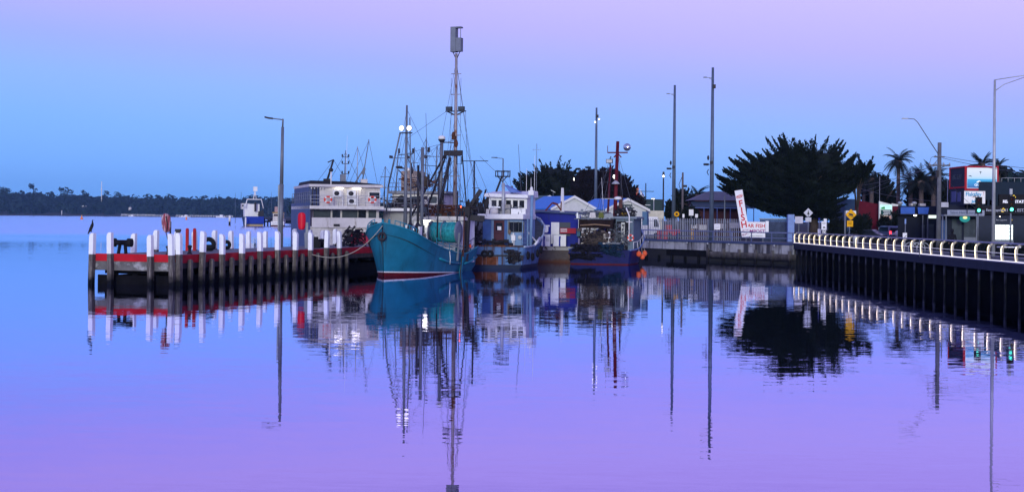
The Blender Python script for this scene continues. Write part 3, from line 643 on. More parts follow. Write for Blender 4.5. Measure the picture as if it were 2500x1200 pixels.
# main mast with radar reflector box
mx0, my0 = 1.0, 11.6
mm = mat('main_mast', (.36, .32, .33), .5, .3, var=.3, vs=1.5, streak=(RUST, .54, .62), sscale=(2, 2, .5))
mast(TT, (mx0, my0, 4.2), (mx0, my0, 16.9), .17, .10, mm, 'main_mast', 7)
mb = MB(); mb.b2(mx0 - .40, mx0 + .02, my0 - .3, my0 + .3, 17.0, 18.95); mb.b2(mx0 + .022, mx0 + .44, my0 - .25, my0 + .3, 17.05, 18.1); mb.b2(mx0 + .022, mx0 + .44, my0 - .28, my0 + .28, 18.86, 18.96); mb.b2(mx0 + .40, mx0 + .44, my0 - .25, my0 - .2, 18.1, 18.86)
mb.build('mast_box', mat('box_grey', (.17, .19, .23), .5, .3), TT)
mb = MB()
for sx_, in ((-.3,), (.3,)): mb.tube([(mx0, my0, 16.4), (mx0 + sx_, my0, 17.05)], .035, 5)
mb.build('box_bracket', darksteel, TT)
mb = MB(); mb.bar((mx0 - .85, my0, 12.42), (mx0 + .85, my0, 12.42), .1, .08); mb.tube([(mx0 - .7, my0, 12.4), (mx0, my0, 12.1), (mx0 + .7, my0, 12.4)], .05, 5); mb.build('light_spreader', darksteel, TT)
floodlight(TT, (mx0 - .52, my0 - .1, 12.62), .5, darksteel); floodlight(TT, (mx0 + .5, my0 - .1, 12.62), .5, darksteel)
mb = MB(); mb.b2(mx0 - .22, mx0 + .1, my0 - .3, my0 - .1, 10.2, 10.5); mb.sphere((mx0 + .1, my0 - .15, 9.9), .18, (1, 1, 1.8), 8); mb.sphere((mx0 - .1, my0 - .2, 10.6), .16, (1, 1, 1.4), 8); mb.build('mast_tackle', browniron, TT)
mb = MB(); mb.b2(mx0 - .75, mx0 + .75, my0 - .6, my0 - .35, 8.95, 9.35); mb.build('light_bar', darksteel, TT)
mb = MB(); mb.tube([(mx0 + .3, my0 - .5, 8.9), (mx0 + .3, my0 - .5, 8.3), (mx0 + .7, my0 - .5, 8.3), (mx0 + .7, my0 - .5, 8.9)], .04, 6); mb.build('light_bracket', darksteel, TT)
# gantry legs and radar post
for a, b, r in (((-2.1, 10.2, 4.2), (.35, 11.1, 9.1), .075), ((-1.0, 10.2, 4.2), (.42, 11.1, 9.0), .07), ((.05, 10.9, 4.2), (.05, 11.1, 10.2), .13), ((-.05, 10.6, 4.3), (.8, 11.0, 8.8), .11), ((2.2, 11, 4.8), (1.75, 11.1, 9.0), .05), ((.3, 10.7, 4.3), (.3, 11.1, 7.4), .06)):
    mast(TT, a, b, r, r, darksteel if r < .12 else galv, 'gantry_leg')
radar_dome(TT, (.05, 11.1, 10.2), .28)
mb = MB(); mb.lathe([(.08, 9.9), (.3, 10.18), (.3, 10.2)], 12, (.05, 11.1, 0)); mb.bar((.05, 11.1, 10.0), (1.0, 11.4, 9.95), .05, .08); mb.bar((-1.3, 11, 8.2), (.2, 11, 8.1), .05, .05); mb.bar((-.8, 11, 6.0), (1.0, 11, 6.0), .06, .06)
for k in range(9): mb.bar((.0 + .04 * k, 10.8, 4.8 + k * .45), (.55, 10.9, 4.85 + k * .45), .03, .03)
mb.build('radar_platform', darksteel, TT)
mast(TT, (2.1, 13, 4.2), (1.95, 13.3, 8.6), .09, .06, darksteel, 'aerial_mast'); mb = MB(); mb.bar((.9, 13.3, 8.62), (3.1, 13.3, 8.62), .08, .06); mb.bar((1.8, 13.3, 6.5), (2.4, 13.3, 6.5), .04, .04); mb.bar((1.8, 13.3, 5.6), (2.4, 13.3, 5.6), .04, .04); mb.build('aerial_bar', darksteel, TT)
top = (mx0, my0, 16.3)
rg_ = [(top, (mx0 - 1.9, my0 - 1.0, 4.4)), (top, (mx0 - 1.4, my0 + .8, 4.4)), (top, (mx0 + 2.2, my0 - .5, 4.2)), (top, (mx0 + 1.6, my0 + .8, 4.2)), ((mx0, my0, 12.3), (mx0 - 1.3, my0, 4.3)), ((mx0, my0, 12.3), (mx0 + 2.6, my0, 4.3)),
       ((mx0 - .8, my0, 12.4), (.1, 4.0, 9.9)), ((mx0, my0, 10.2), (.1, 4, 8.8)), ((.05, 11.1, 9.9), (.4, 5.4, 8.4)), ((.06, 3.9, 12.0), (-.4, 9.5, 9.0)), ((mx0, my0, 10.2), (-.2, 10.8, 5.5)), ((.06, 3.9, 11.9), (0, .3, 3.8)), ((0, 3.9, 10.2), (1.9, 4.5, 2.4)), ((0, 3.9, 10.2), (-1.9, 4.5, 2.4)),
       ((mx0 + .8, my0, 12.4), (mx0 + 1.1, my0, 5)), ((2.0, 13.3, 8.6), (3.6, 13.4, 5)), ((2.0, 13.3, 8.6), (.6, 13.2, 4.3)), ((mx0 - .4, my0, 15), (mx0 - .4, my0, 5)), ((mx0 + .4, my0, 15), (mx0 + .4, my0, 5)), ((mx0, my0, 8), (-1.8, 9.5, 4)), ((.7, 5.4, 9.2), (1.6, 8.9, 4)), ((.7, 5.4, 9.2), (-1.6, 8.9, 4.2)),
       ((mx0 - .9, my0, 16), (mx0 - 1.0, my0, 16))]
rigging(TT, rg_[:-1], .014)
mast(TT, (.9, 6.5, 2.0), (.52, 6.5, 11.9), .03, .015, wire_m, 'whip_aerial'); mast(TT, (1.3, 12, 4), (1.25, 12, 9.6), .02, .012, wire_m, 'whip_aerial')
mb = MB(); mb.b2(.75, .9, 6.3, 6.45, 9.0, 9.35); mb.b2(.75, .9, 6.3, 6.45, 7.0, 7.35); mb.build('aerial_box', darksteel, TT)

rd_ = random.Random(77)
rigging(TT, [((.06, 3.9, rd_.uniform(8.5, 11.8)), (rd_.uniform(-2, 2), rd_.uniform(5, 9), rd_.uniform(2.5, 4.2))) for k in range(6)] + [((mx0, my0, rd_.uniform(8, 12)), (rd_.uniform(-2.2, 2.2), rd_.uniform(9, 13.5), 4.3)) for k in range(8)], .014)
for x, y, z0_, z1_, r_ in ((1.7, 6.0, 2.0, 7.6, .06), (-.9, 7.0, 2.0, 8.2, .07), (-1.5, 10.8, 4.2, 7.4, .06), (2.1, 9.0, 1.6, 6.2, .07)): mast(TT, (x, y, z0_), (x + .1, y, z1_), r_, r_ * .7, darksteel, 'gear_post', 0)
for z_ in (5.6, 6.4, 7.1): mb = MB(); mb.bar((-.9, 7.0, z_), (.45, 5.4, z_), .05, .06); mb.build('brace', darksteel, TT)
# mooring rope from the bow to the jetty
ropeA = TT.matrix_basis if False else (Matrix.Translation((-9.0, 100.7, 0)) @ Matrix.Rotation(R(-18.1), 4, 'Z'))
a = ropeA @ Vector((.03, -.3, 3.55)); b = jl(.3, 16.9, 1.7); pts = []
for k in range(25):
    t_ = k / 24; p = a.lerp(b, t_); p.z -= 4.6 * t_ * (1 - t_) * 1.05 * (1 - .25 * t_) + 0; pts.append(p)
mb = MB(); mb.tube(pts, .03, 6); tag(mb.build('mooring_rope', rope_m), 'slack mooring rope drooping from the teal bow to the jetty', 'rope')

# ------------------------------------------------------------------ pale blue trawler with rusty stern
PB = thing('rusty_trawler', 'pale blue trawler with white upper bridge and rusty stern', 'fishing boat', (-1.25, 118, 0), R(-12.7))
T = [(0, 2.05, 2.28, 1.82), (1.5, 2.15, 2.4, 1.80), (3.5, 2.2, 2.45, 1.88), (5.5, 2.15, 2.45, 2.15), (7.5, 1.95, 2.4, 2.75), (9.5, 1.4, 2.1, 3.5), (11, .7, 1.3, 4.1), (12.2, .03, .1, 4.5)]
rim = hull(PB, T, [palehull, bootdark, bootdark], boot=lambda y: .25, bow0=False, rake=.7, bul=.2, stripe=.08, ny=26)
rimtube(PB, rim, .09, mat('gunwale_pale', (.4, .5, .6), .5, streak=((.15, .1, .1), .5, .6)), 'gunwale')
mb = MB(); mb.b2(-2.18, .15, -.03, .02, .30, .98); mb.build('rust_plate', rustplate, PB)
mb = MB(); mb.b2(-2.3, 2.3, -.07, .0, 1.0, 1.14); mb.build('rubbing_strip', darksteel, PB)
mb = MB(); mb.b2(-2.28, 2.28, -.08, .05, 1.80, 1.92); mb.build('stern_rail_plate', mat('rusty_dark', (.05, .03, .03), .8, streak=(RUST, .5, .6)), PB)
for k, (x, z) in enumerate(((-.98, 1.22), (-.5, 1.22), (1.15, .72), (1.5, .7), (1.85, .9))):
    mb = MB(); mb.torus((x, -.18, z), .2, .11, 'x' if k > 1 else 'y', 14, 8); mb.build('tyre_fender', black, PB)
for y, z, xx in ((.7, 1.1, 2.52), (2.2, .95, 2.58), (4.2, 1.2, 2.6), (5.6, 1.5, 2.6)):
    mb = MB(); mb.torus((xx, y, z), .24, .11, 'x', 14, 8); mb.build('tyre_fender', black, PB)
mb = MB(); mb.b2(-1.55, 1.75, 1.6, 7.0, 1.75, 4.05); hs_ = mb.build('deckhouse', palehouse, PB)
mb = MB(); mb.b2(-1.55, -.85, 1.5, 1.6, 1.75, 4.05); mb.b2(.30, .52, 1.5, 1.6, 1.75, 4.05); mb.build('house_panel', mat('mid_blue', (.06, .13, .32), .5), PB)
mb = MB(); mb.b2(-.62, .28, 1.54, 1.598, 1.78, 3.98); dr = mb.build('door', mat('door_maroon', (.075, .025, .035), .5), PB)
mb = MB(); mb.b2(-.42, .12, 1.52, 1.538, 3.1, 3.75); mb.build('window', glassdark, dr)
mb = MB(); mb.b2(-.3, .03, 1.505, 1.518, 3.16, 3.46); mb.build('notice', white, dr)
mb = MB(); mb.b2(-.62, .28, 1.51, 1.538, 2.86, 2.92); mb.build('door_bar', mat('door_dark', (.06, .02, .03), .6), dr)
for k in range(3): window(PB, (.86 + k * .44 - .02, 1.6, 3.42), .40, .8, glassdark, galv)
mb = MB(); mb.lathe([(.13, .1), (.2, .1), (.2, 0), (.13, 0)], 16, (1.0, 1.5, 2.68), 'y'); mb.build('porthole', galvlight, PB)
mb = MB(); mb.lathe([(.12, .1), (.18, .1), (.18, 0), (.12, 0)], 16, (1.62, 1.5, 2.56), 'y'); mb.build('porthole', galvlight, PB)
mb = MB(); mb.b2(.95, 1.28, 1.25, 1.55, 2.3, 2.75); mb.b2(1.02, 1.08, 1.3, 1.4, 1.8, 2.3); mb.b2(1.14, 1.2, 1.3, 1.4, 1.8, 2.3); mb.tube([(1.1, 1.4, 2.75), (1.1, 1.4, 2.95)], .06); mb.build('winch_control', white, PB)
mb = MB(); mb.sphere((.75, 1.42, 3.0), .13, (1, .6, 1.7), 8); mb.tube([(.7, 1.45, 4.0), (.75, 1.42, 3.2)], .02); mb.build('hung_gear', mat('canvas', (.2, .15, .1), .9), PB)
mb = MB(); mb.box((.05, 3.6, 4.28), (3.9, 5.2, .42)); mb.build('boat_deck_edge', white, PB, bev=.05)
mb = MB(); mb.b2(-1.45, 1.85, 3.2, 6.6, 4.5, 5.95); mb.build('upper_bridge', white, PB)
mb = MB(); mb.loft([[Vector((-1.75, 2.6, 5.95)), Vector((2.05, 2.6, 5.85)), Vector((2.05, 6.9, 5.95)), Vector((-1.75, 6.9, 5.95))], [Vector((-1.7, 2.7, 6.22)), Vector((2.0, 2.7, 6.12)), Vector((2.0, 6.9, 6.5)), Vector((-1.7, 6.9, 6.5))]]); mb.build('bridge_roof', white, PB)
for x in (-1.0, -.4, .25, .85, 1.4): window(PB, (x, 3.2, 5.35), .42, .62)
mb = MB(); mb.b2(-.2, .55, 2.5, 3.0, 4.5, 5.3); mb.build('locker', mat('locker_grey', (.3, .29, .28), .6, streak=((.12, .1, .1), .5, .65)), PB)
mb = MB(); mb.b2(.65, 1.9, 2.4, 2.9, 4.5, 4.95); mb.build('liferaft', white, PB)
mb = MB(); mb.lathe([(.3, 0), (.35, .2), (.3, .5)], 12, (-.75, 2.3, 4.5)); mb.build('capstan', dirtywhite, PB)
mb = MB(); mb.bar((-1.2, 2.2, 5.1), (-.2, 2.2, 5.05), .3, .12); mb.build('radar_bar', white, PB)
mb = MB(); mb.b2(-1.45, -1.2, 2.2, 2.5, 4.5, 4.9); mb.build('deck_box', dirtywhite, PB)
mast(PB, (.02, 2.2, 4.4), (.02, 2.2, 7.1), .14, .13, galvlight, 'exhaust_post'); mast(PB, (.35, 4, 6.2), (.35, 4, 6.9), .1, .1, galv, 'vent')
mast(PB, (2.35, 2.4, 1.9), (2.4, 2.6, 6.1), .13, .13, palehouse, 'corner_post'); mb = MB(); mb.box((2.35, 2.6, 6.3), (.45, .45, .4)); mb.sphere((2.35, 2.6, 6.6), .14, (1, 1, 1.6), 8); mb.build('light_box', white, PB)
mb = MB(); mb.ext([(.0, 2.6, 6.95), (1.3, 2.6, 6.35), (.5, 2.6, 6.3)], (0, 1.2, 0)); mb.build('tarpaulin', mat('tarp_blue', (.12, .2, .5), .7), PB)
mb = MB(); mb.b2(2.0, 2.1, 2.6, 2.66, 1.85, 4.1); mb.b2(1.8, 1.86, 1.55, 1.61, 1.85, 4.1)
for k in range(6): mb.bar((1.8, 1.6, 2.1 + k * .36), (2.05, 2.6, 2.1 + k * .36), .04, .05)
mb.build('ladder', palehouse, PB)
mb = MB(); mb.tube([(2.45, 4.6, 2.1), (1.75, 4.0, 3.0)], .07); mb.tube([(2.5, 5.5, 2.5), (2.45, 3.6, 1.9)], .1); mb.build('stay_bar', white, PB)
for x, z in ((1.5, 8.4), (1.9, 7.6), (2.2, 9.5)): mast(PB, (x, 4.5, 6.2), (x, 4.5, z), .025, .012, white, 'whip_aerial')
mast(PB, (.95, 5, 6.2), (.65, 5, 10.5), .03, .015, wire_m, 'whip_aerial')
rails(PB, [(-2.2, .4, 1.85), (-2.2, 1.4, 1.85), (-2.3, 2.5, 1.85)], 1.1, galv, 'deck_rail', .03, 2)
tangle(PB, 'fender_ropes', darksteel, (1.5, -.22, .55), (.75, .12, 1.0), 40, 31, .04)
tangle(PB, 'stern_gear', darksteel, (-.6, .5, 1.85), (1.6, .5, .55), 30, 32, .035)
tangle(PB, 'side_gear', darksteel, (-2.0, 1.6, 1.9), (.45, .8, 1.6), 34, 33, .04)
tangle(PB, 'roof_gear', galv, (.3, 2.7, 4.5), (1.6, .3, .7), 26, 34, .03)
# boom with floodlight basket
mast(PB, (-2.6, 6, 3.5), (-1.0, 6, 7.75), .12, .08, darksteel, 'boom'); mb = MB()
for z in (7.75, 8.2): mb.tube([(-1.5, 5.7, z), (-.4, 5.7, z), (-.4, 6.5, z), (-1.5, 6.5, z), (-1.5, 5.7, z)], .05, 6)
for x in (-1.5, -.95, -.4): mb.tube([(x, 5.7, 7.75), (x, 5.7, 8.2)], .04, 5); mb.tube([(x, 6.5, 7.75), (x, 6.5, 8.3)], .04, 5)
mb.tube([(-1.4, 6, 7.8), (-.95, 6, 7.3), (-.5, 6, 7.8)], .05, 5); mb.build('basket', darksteel, PB)
mast(PB, (-2.4, 5.5, 2.0), (-2.4, 5.5, 5.8), .09, .09, darksteel, 'gantry_leg'); mast(PB, (-3.1, 5.0, 2.5), (-2.3, 5.5, 6.6), .08, .08, darksteel, 'gantry_leg')
mb = MB(); mb.bar((-3.4, 5.4, 5.0), (-1.7, 5.4, 4.7), .4, .5); mb.bar((-2.4, 5.4, 4.7), (-2.0, 5.4, 6.0), .3, .4); mb.build('power_block', darksteel, PB); tangle(PB, 'boom_gear', darksteel, (-2.6, 5.4, 3.6), (.6, .5, 1.9), 40, 17, .05)
rigging(PB, [((-1.0, 6, 7.8), (-2.4, 6, 4.2)), ((-1.0, 6, 7.8), (.0, 6, 6.3)), ((-1.6, 6, 8.2), (-3.0, 6, 9.5)), ((-.4, 6, 8.2), (-.1, 6, 6.4)), ((-1.4, 6, 8.2), (-1.0, 7, 6))], .014)

# ------------------------------------------------------------------ barge with blue shop shed
BG = thing('work_barge', 'grey brown steel barge with rust along its waterline', 'barge', (4.0, 136, 0), R(2))
mb = MB(); mb.b2(-2.0, 2.2, 0, 9, -.6, 1.15); mb.build('hull', mat('barge_side', (.09, .075, .07), .75, var=.3, streak=((.2, .08, .03), .54, .66), sscale=(1.5, 1.5, .5), low_tint=((.10, .04, .02), .05, .4)), BG)
mb = MB(); mb.b2(-2.1, 2.25, -.08, 9.1, 1.152, 1.5); mb.build('deck_edge', mat('barge_edge', (.4, .39, .38), .7, var=.3, streak=((.06, .05, .04), .52, .6), sscale=(2, 2, 2)), BG)
bluep = mat('blue_shed_paint', (.003, .012, .24), .5, var=.2, streak=((.01, .02, .12), .58, .72))
BS = thing('blue_shed', 'deep blue fish shed with white door and flat roof standing on the barge', 'shed', (4.2, 137.2, 1.5), R(2))
mb = MB(); mb.b2(-2.7, 2.15, 0, 6, 0, 3.25); mb.build('wall', bluep, BS)
mb = MB(); mb.loft([[Vector((-2.9, -.5, 3.3)), Vector((6.0, -.5, 2.9)), Vector((6.0, 6.2, 3.1)), Vector((-2.9, 6.2, 3.5))], [Vector((-2.9, -.5, 3.42)), Vector((6.0, -.5, 3.02)), Vector((6.0, 6.2, 3.22)), Vector((-2.9, 6.2, 3.62))]]); mb.build('roof', mat('shed_roof', (.05, .08, .16), .6), BS)
mb = MB(); mb.b2(-.45, .32, -.04, -.002, .25, 2.3); mb.build('door', white, BS)
mb = MB(); mb.b2(.36, 1.4, -.04, -.002, 1.0, 2.3); mb.build('window', mat('shed_glass', (.05, .06, .08), .3), BS)
mb = MB(); mb.b2(-1.35, -.6, -.04, -.002, 1.88, 2.02); mb.box((-.98, -.025, 1.62), (.52, .04, .45)); mb.box((-.98, -.028, 1.62), (.38, .04, .6)); mb.build('notice', white, BS)
mb = MB(); mb.lathe([(.3, 0), (.3, .04), (.24, .04), (.24, 0)], 18, (-2.2, -.045, 2.65), 'y'); mb.build('vent_ring', mat('dark_blue', (.008, .015, .12), .6), BS)
mb = MB(); mb.b2(-1.95, -1.35, -.04, -.002, 2.3, 2.75); mb.build('name_board', mat('dark_blue', (.008, .015, .12), .6), BS)
for x in (2.3, 4.2, 5.8): mb = MB(); mb.b2(x - .06, x + .06, -.4, -.28, -.3, 3.0); mb.build('awning_post', bluep, BS)
mb = MB(); mb.tube([(.62, .4, 3.3), (.62, .4, 5.6)], [.2, .12], 4); tag(mb.build('white_post', white, None, (4.2, 137.2, 1.5)), 'tapering white post rising from the blue shed roof', 'post')
t = thing('bent_pipe', 'dark red bent pipe frame on the blue shed roof', 'frame', (4.2, 137.5, 4.9))
mb = MB(); mb.bar((-1.0, 0, 0), (-.35, 0, .75), .14, .14); mb.bar((-.35, 0, .75), (.2, 0, .6), .2, .2); mb.bar((.1, 0, .6), (.5, 0, .05), .14, .14); mb.bar((.5, 0, 0), (.5, 0, .9), .1, .1); mb.build('pipe', redmast, t)
for k, (x, lb) in enumerate(((1.95 + .55, 'white slatted fish bin with blue stripe standing on the barge deck'), (3.98, 'white plain fish bin with blue stripe standing on the barge deck'))):
    t = thing('fish_bin', lb, 'bin', (x + .55, 135.6, 1.5), R(2), 'fish bins on the barge'); mb = MB(); mb.box((0, .4, .55), (1.2, .9, 1.06)); mb.build('box', white, t, bev=.03)
    mb = MB(); mb.box((0, .4, 1.12), (1.24, .94, .07)); mb.build('lid', galvlight, t)
    mb = MB(); mb.ext([(-.08, -.07, .05), (.08, -.07, .05), (.06, -.07, .5), (.10, -.07, 1.0), (-.08, -.07, 1.0)], (0, .018, 0)); mb.build('stripe', bluep, t)
    if k == 0:
        mb = MB()
        for z in (.5, .62, .74, .86): mb.b2(-.5, -.15, -.07, -.052, z, z + .03); mb.b2(.15, .5, -.07, -.052, z, z + .03)
        mb.build('slat', galv, t)
t = thing('rusty_drum', 'rusty brown drum at the left end of the barge', 'drum', (2.55, 135.8, 1.5)); mb = MB(); mb.lathe([(.3, 0), (.32, .3), (.3, .6), (.32, .9), (.28, 1.0), (.02, 1.0)], 14); mb.build('body', mat('drum_rust', (.16, .09, .05), .8, var=.5), t)
t = thing('red_tarp_crate', 'red and white striped crate stacked above the fish bins', 'crate', (5.35, 136.9, 2.6)); mb = MB(); mb.box((0, 0, .4), (1.5, .5, .5)); mb.build('crate', mat('crate_red', (.35, .02, .04), .6), t)
mb = MB()
for z in (.3, .42, .54): mb.b2(-.72, -.1, -.275, -.25, z, z + .05)
mb.build('stripe', white, t)

# ------------------------------------------------------------------ navy trawler with red mast
NB = thing('navy_trawler', 'dark navy trawler with tall red mast and cluttered deck', 'fishing boat', (8.0, 131, 0), R(-15))
T = [(0, 2.7, 2.85, 1.35), (2, 2.75, 3.0, 1.35), (4, 2.75, 3.05, 1.5), (6, 2.6, 3.0, 1.95), (8, 2.2, 2.8, 2.55), (10, 1.3, 2.1, 3.15), (11.5, .5, 1.1, 3.6), (12.5, .03, .1, 3.9)]
rim = hull(NB, T, [navyhull, navyhull, antifoul], boot=lambda y: .10, bow0=False, rake=.6, bul=.9, ny=24, stripe=.05)
rimtube(NB, rim, .08, mat('gunwale_blue', (.12, .2, .42), .5), 'gunwale', f=1.0)
mb = MB(); mb.b2(-2.8, .4, -.5, .0, 1.0, 1.12); mb.build('stern_platform', navyhull, NB)
mb = MB(); mb.b2(1.1, 2.75, 2.2, 6.4, 1.2, 4.2); mb.build('wheelhouse', mat('grey_green_house', (.12, .17, .22), .5, streak=((.08, .08, .08), .55, .7)), NB)
mb = MB(); mb.box((1.9, 4.3, 4.3), (2.4, 4.8, .2)); mb.build('roof', mat('roof_pale', (.2, .25, .3), .6), NB)
mb = MB(); mb.b2(1.18, 2.25, 2.14, 2.198, 1.3, 3.95); mb.build('doorway', black, NB)
mb = MB(); mb.b2(1.62, 1.95, 2.1, 2.138, 2.0, 3.85); pn = mb.build('sign_board', mat('board_pale', (.6, .62, .55), .5), NB)
for z in (2.3, 2.7, 3.1, 3.5): 
    mb = MB(); mb.b2(1.7, 1.86, 2.085, 2.098, z, z + .18); mb.build('sign_mark', darksteel, NB)
mb = MB(); mb.b2(-2.2, 1.0, 1.2, 5.8, 3.3, 4.1); mb.build('shelter_roof', mat('shelter_dark', (.018, .01, .011), .8, var=.5), NB)
mb = MB(); mb.b2(-2.6, .9, 1.0, 5.8, 4.104, 4.2); mb.build('shelter_top', mat('shelter_grey', (.10, .12, .15), .7), NB)
mb = MB(); mb.tube([(-2.0, .95, 3.55), (-.6, .95, 3.65), (.8, .95, 3.55)], .06); mb.build('boom_pole', mat('pole_wood', (.3, .2, .12), .7), NB)
for x in (-2.1, -1.2, -.2, .6): mast(NB, (x, 1.3, .8), (x, 1.3, 3.3), .07, .07, darksteel, 'shelter_post')
mast(NB, (.72, 1.0, 1.3), (.72, 1.0, 3.0), .1, .1, white, 'white_bollard')
for k, (x, y, z, m_, sx_, sz_) in enumerate(((-2.3, 1.0, 4.45, galvlight, .15, .5), (-.9, 1.2, 4.5, dirtywhite, .6, .5), (-.1, 1.2, 4.5, mat('olive', (.12, .14, .03), .8), .5, .5), (.6, 1.3, 4.45, galv, .9, .4))):
    mb = MB(); mb.box((x, y, z), (sx_, .5, sz_), .2, taper=.8); mb.build('roof_gear', m_, NB)
tangle(NB, 'deck_gear', darksteel, (-.8, 2.6, .9), (1.7, 1.7, 2.3), 110, 14, .045)
pal = [dirtywhite, galvlight, mat('bin_purple', (.2, .17, .3), .7), mat('tub_teal', (.05, .12, .15), .6), cream]
for k in range(12):
    mb = MB(); mb.box((random.uniform(-2.2, 1.0), random.uniform(.5, 1.1), random.uniform(1.2, 2.9)), (random.uniform(.12, .35), .2, random.uniform(.25, .8)), 0, taper=.85); mb.build('hung_gear', pal[k % 5], NB)
tangle(NB, 'stern_nets', mat('net_dark', (.012, .012, .02), .9, var=.6), (-1.2, -.3, .35), (1.5, .2, 1.5), 90, 41, .05)
tangle(NB, 'stern_nets', mat('net_blue', (.01, .03, .06), .9, var=.6), (1.2, -.1, .7), (1.2, .3, 1.2), 50, 42, .05)
tangle(NB, 'hung_ropes', mat('rope_dark', (.10, .08, .07), .9), (-.5, .9, 1.2), (1.7, .2, 2.2), 60, 43, .028)
tangle(NB, 'house_gear', galv, (1.6, 1.9, 1.2), (1.1, .25, 2.6), 40, 44, .03)
tangle(NB, 'roof_clutter', galv, (-.6, 1.6, 4.2), (1.8, .6, .7), 40, 45, .035)
tangle(NB, 'roof_clutter', darksteel, (1.9, 3, 4.4), (1.1, 1.0, .9), 40, 46, .04)
mb = MB(); mb.b2(-2.3, -1.2, -.25, .3, .85, 1.25); mb.build('stern_ramp', darksteel, NB)
mb = MB(); mb.b2(-.55, .35, .2, .9, .8, 1.7); mb.build('fish_tub', mat('tub_teal', (.05, .12, .15), .6), NB)
mb = MB(); mb.box((1.2, .5, 1.95), (1.3, .7, .1)); mb.bar((.7, .5, 1.0), (.8, .5, 1.9), .06, .06); mb.bar((1.6, .5, 1.0), (1.7, .5, 1.9), .06, .06); mb.build('work_table', galv, NB)
mb = MB(); mb.b2(2.9, 3.35, 6, 7.0, 3.6, 4.9); mb.build('cover', mat('cover_blue', (.08, .16, .27), .6), NB)
mb = MB(); mb.sphere((1.75, 3, 4.65), .28, (1.3, 1, .9), 9); mb.build('lamp_ball', mat('mustard', (.35, .22, .03), .6), NB)
mb = MB(); mb.tube([(2.4, 1.9, 2.2), (2.4, 1.9, 4.5), (2.1, 1.9, 5.2)], .06); mb.tube([(2.1, 1.9, 3.9), (2.7, 1.9, 3.9)], .05); mb.build('davit', white, NB)
lifebuoy(NB, (2.55, 1.9, 2.45), 'y', .25)
rails(NB, [(2.9, 1.5, 1.35), (3.0, 3, 1.4), (3.0, 4.5, 1.55), (2.98, 6, 1.95), (2.85, 7.5, 2.4)], .7, white, 'side_rail', .025, 1)
mz0 = 3.2
mast(NB, (.75, 3.0, 1.2), (1.05, 3.0, 11.4), .2, .15, redmast, 'main_mast'); mast(NB, (-.05, 3.4, 1.2), (.3, 3.4, 9.2), .12, .09, redmast, 'side_mast'); mast(NB, (1.35, 3.2, 4), (1.35, 3.2, 6.3), .19, .18, mat('rust_pipe', (.11, .05, .04), .8), 'exhaust'); mast(NB, (1.35, 3.2, 6.3), (1.4, 3.2, 8.2), .08, .06, darksteel, 'stay_tube')
mb = MB(); mb.bar((.1, 3, 10.35), (2.0, 3, 10.35), .1, .12); mb.bar((.1, 3, 10.35), (.1, 3, 11.0), .05, .05); mb.bar((.7, 3, 9.9), (1.05, 3, 10.3), .1, .1); mb.bar((1.4, 3, 9.9), (1.05, 3, 10.3), .1, .1); mb.build('crosstree', redmast, NB)
mb = MB(); mb.lathe([(.05, .3), (.25, .2), (.36, .0), (.34, -.06), (.02, -.1)], 18, (1.95, 2.9, 10.85), 'y'); mb.build('spotlight', mat('chrome', (.6, .65, .7), .15, .9), NB)
floodlight(NB, (.3, 2.9, 9.55), .62, darksteel, -1, galvlight)
mb = MB(); mb.lathe([(.06, .2), (.2, .1), (.4, -.1), (.38, -.14), (.05, -.05)], 18, (.95, 2.7, 7.55)); mb.build('lamp_shade', galvlight, NB)
radar_dome(NB, (1.15, 2.8, 5.95), .36); mb = MB(); mb.bar((-.4, 2.8, 6.05), (1.1, 2.8, 6.05), .06, .05); mb.build('radar_arm', galvlight, NB)
mb = MB()
for z in (7.6, 8.6): mb.tube([(-.7, 3.3, z), (.4, 3.3, z)], .05, 5)
mb.tube([(-.35, 3.3, 8.6), (-.35, 3.3, 7.6)], .04, 5); mb.tube([(.3, 3.3, 9.1), (.4, 3.0, 10.0)], .05, 5); mb.build('side_frame', darksteel, NB)
rigging(NB, [((.3, 3, 9.9), (-1.0, 3, 4.2)), ((.6, 3, 9.9), (0, 3, 4.2)), ((1.1, 3, 10.2), (2.6, 4, 4.3)), ((1.1, 3, 10.2), (1.8, 3, 4.3)), ((.3, 3, 9), (-2.4, 3, 4.2)), ((-.3, 3, 7.7), (-.6, 3, 4.2)), ((.2, 3, 8), (-.3, 2, 4.2)), ((1.0, 3, 6), (2.5, 2, 5))], .016)
mast(NB, (-.2, 3, 4.2), (-.45, 3, 8.0), .02, .015, white, 'whip_aerial')
for k, (x, y, z, lb) in enumerate(((3.06, 2.9, .95, 'upper'), (3.2, 4.0, .68, 'lower'), (3.2, 5.2, .95, 'far'))):
    t = thing('orange_buoy', 'orange ball buoy hanging at the navy hull, the %s of three' % lb, 'buoy', (Matrix.Translation((8.0, 131, 0)) @ Matrix.Rotation(R(-15), 4, 'Z')) @ Vector((x + .1, y, z)), 0, 'orange buoys on the navy trawler')
    mb = MB(); mb.sphere((0, 0, 0), .25, (1, 1, 1.1), 14); mb.build('ball', orange, t); mb = MB(); mb.tube([(0, 0, .27), (-.1, 0, .9)], .02, 5); mb.lathe([(.06, .25), (.05, .34), (.01, .34)], 8); mb.build('rope', rope_m, t)

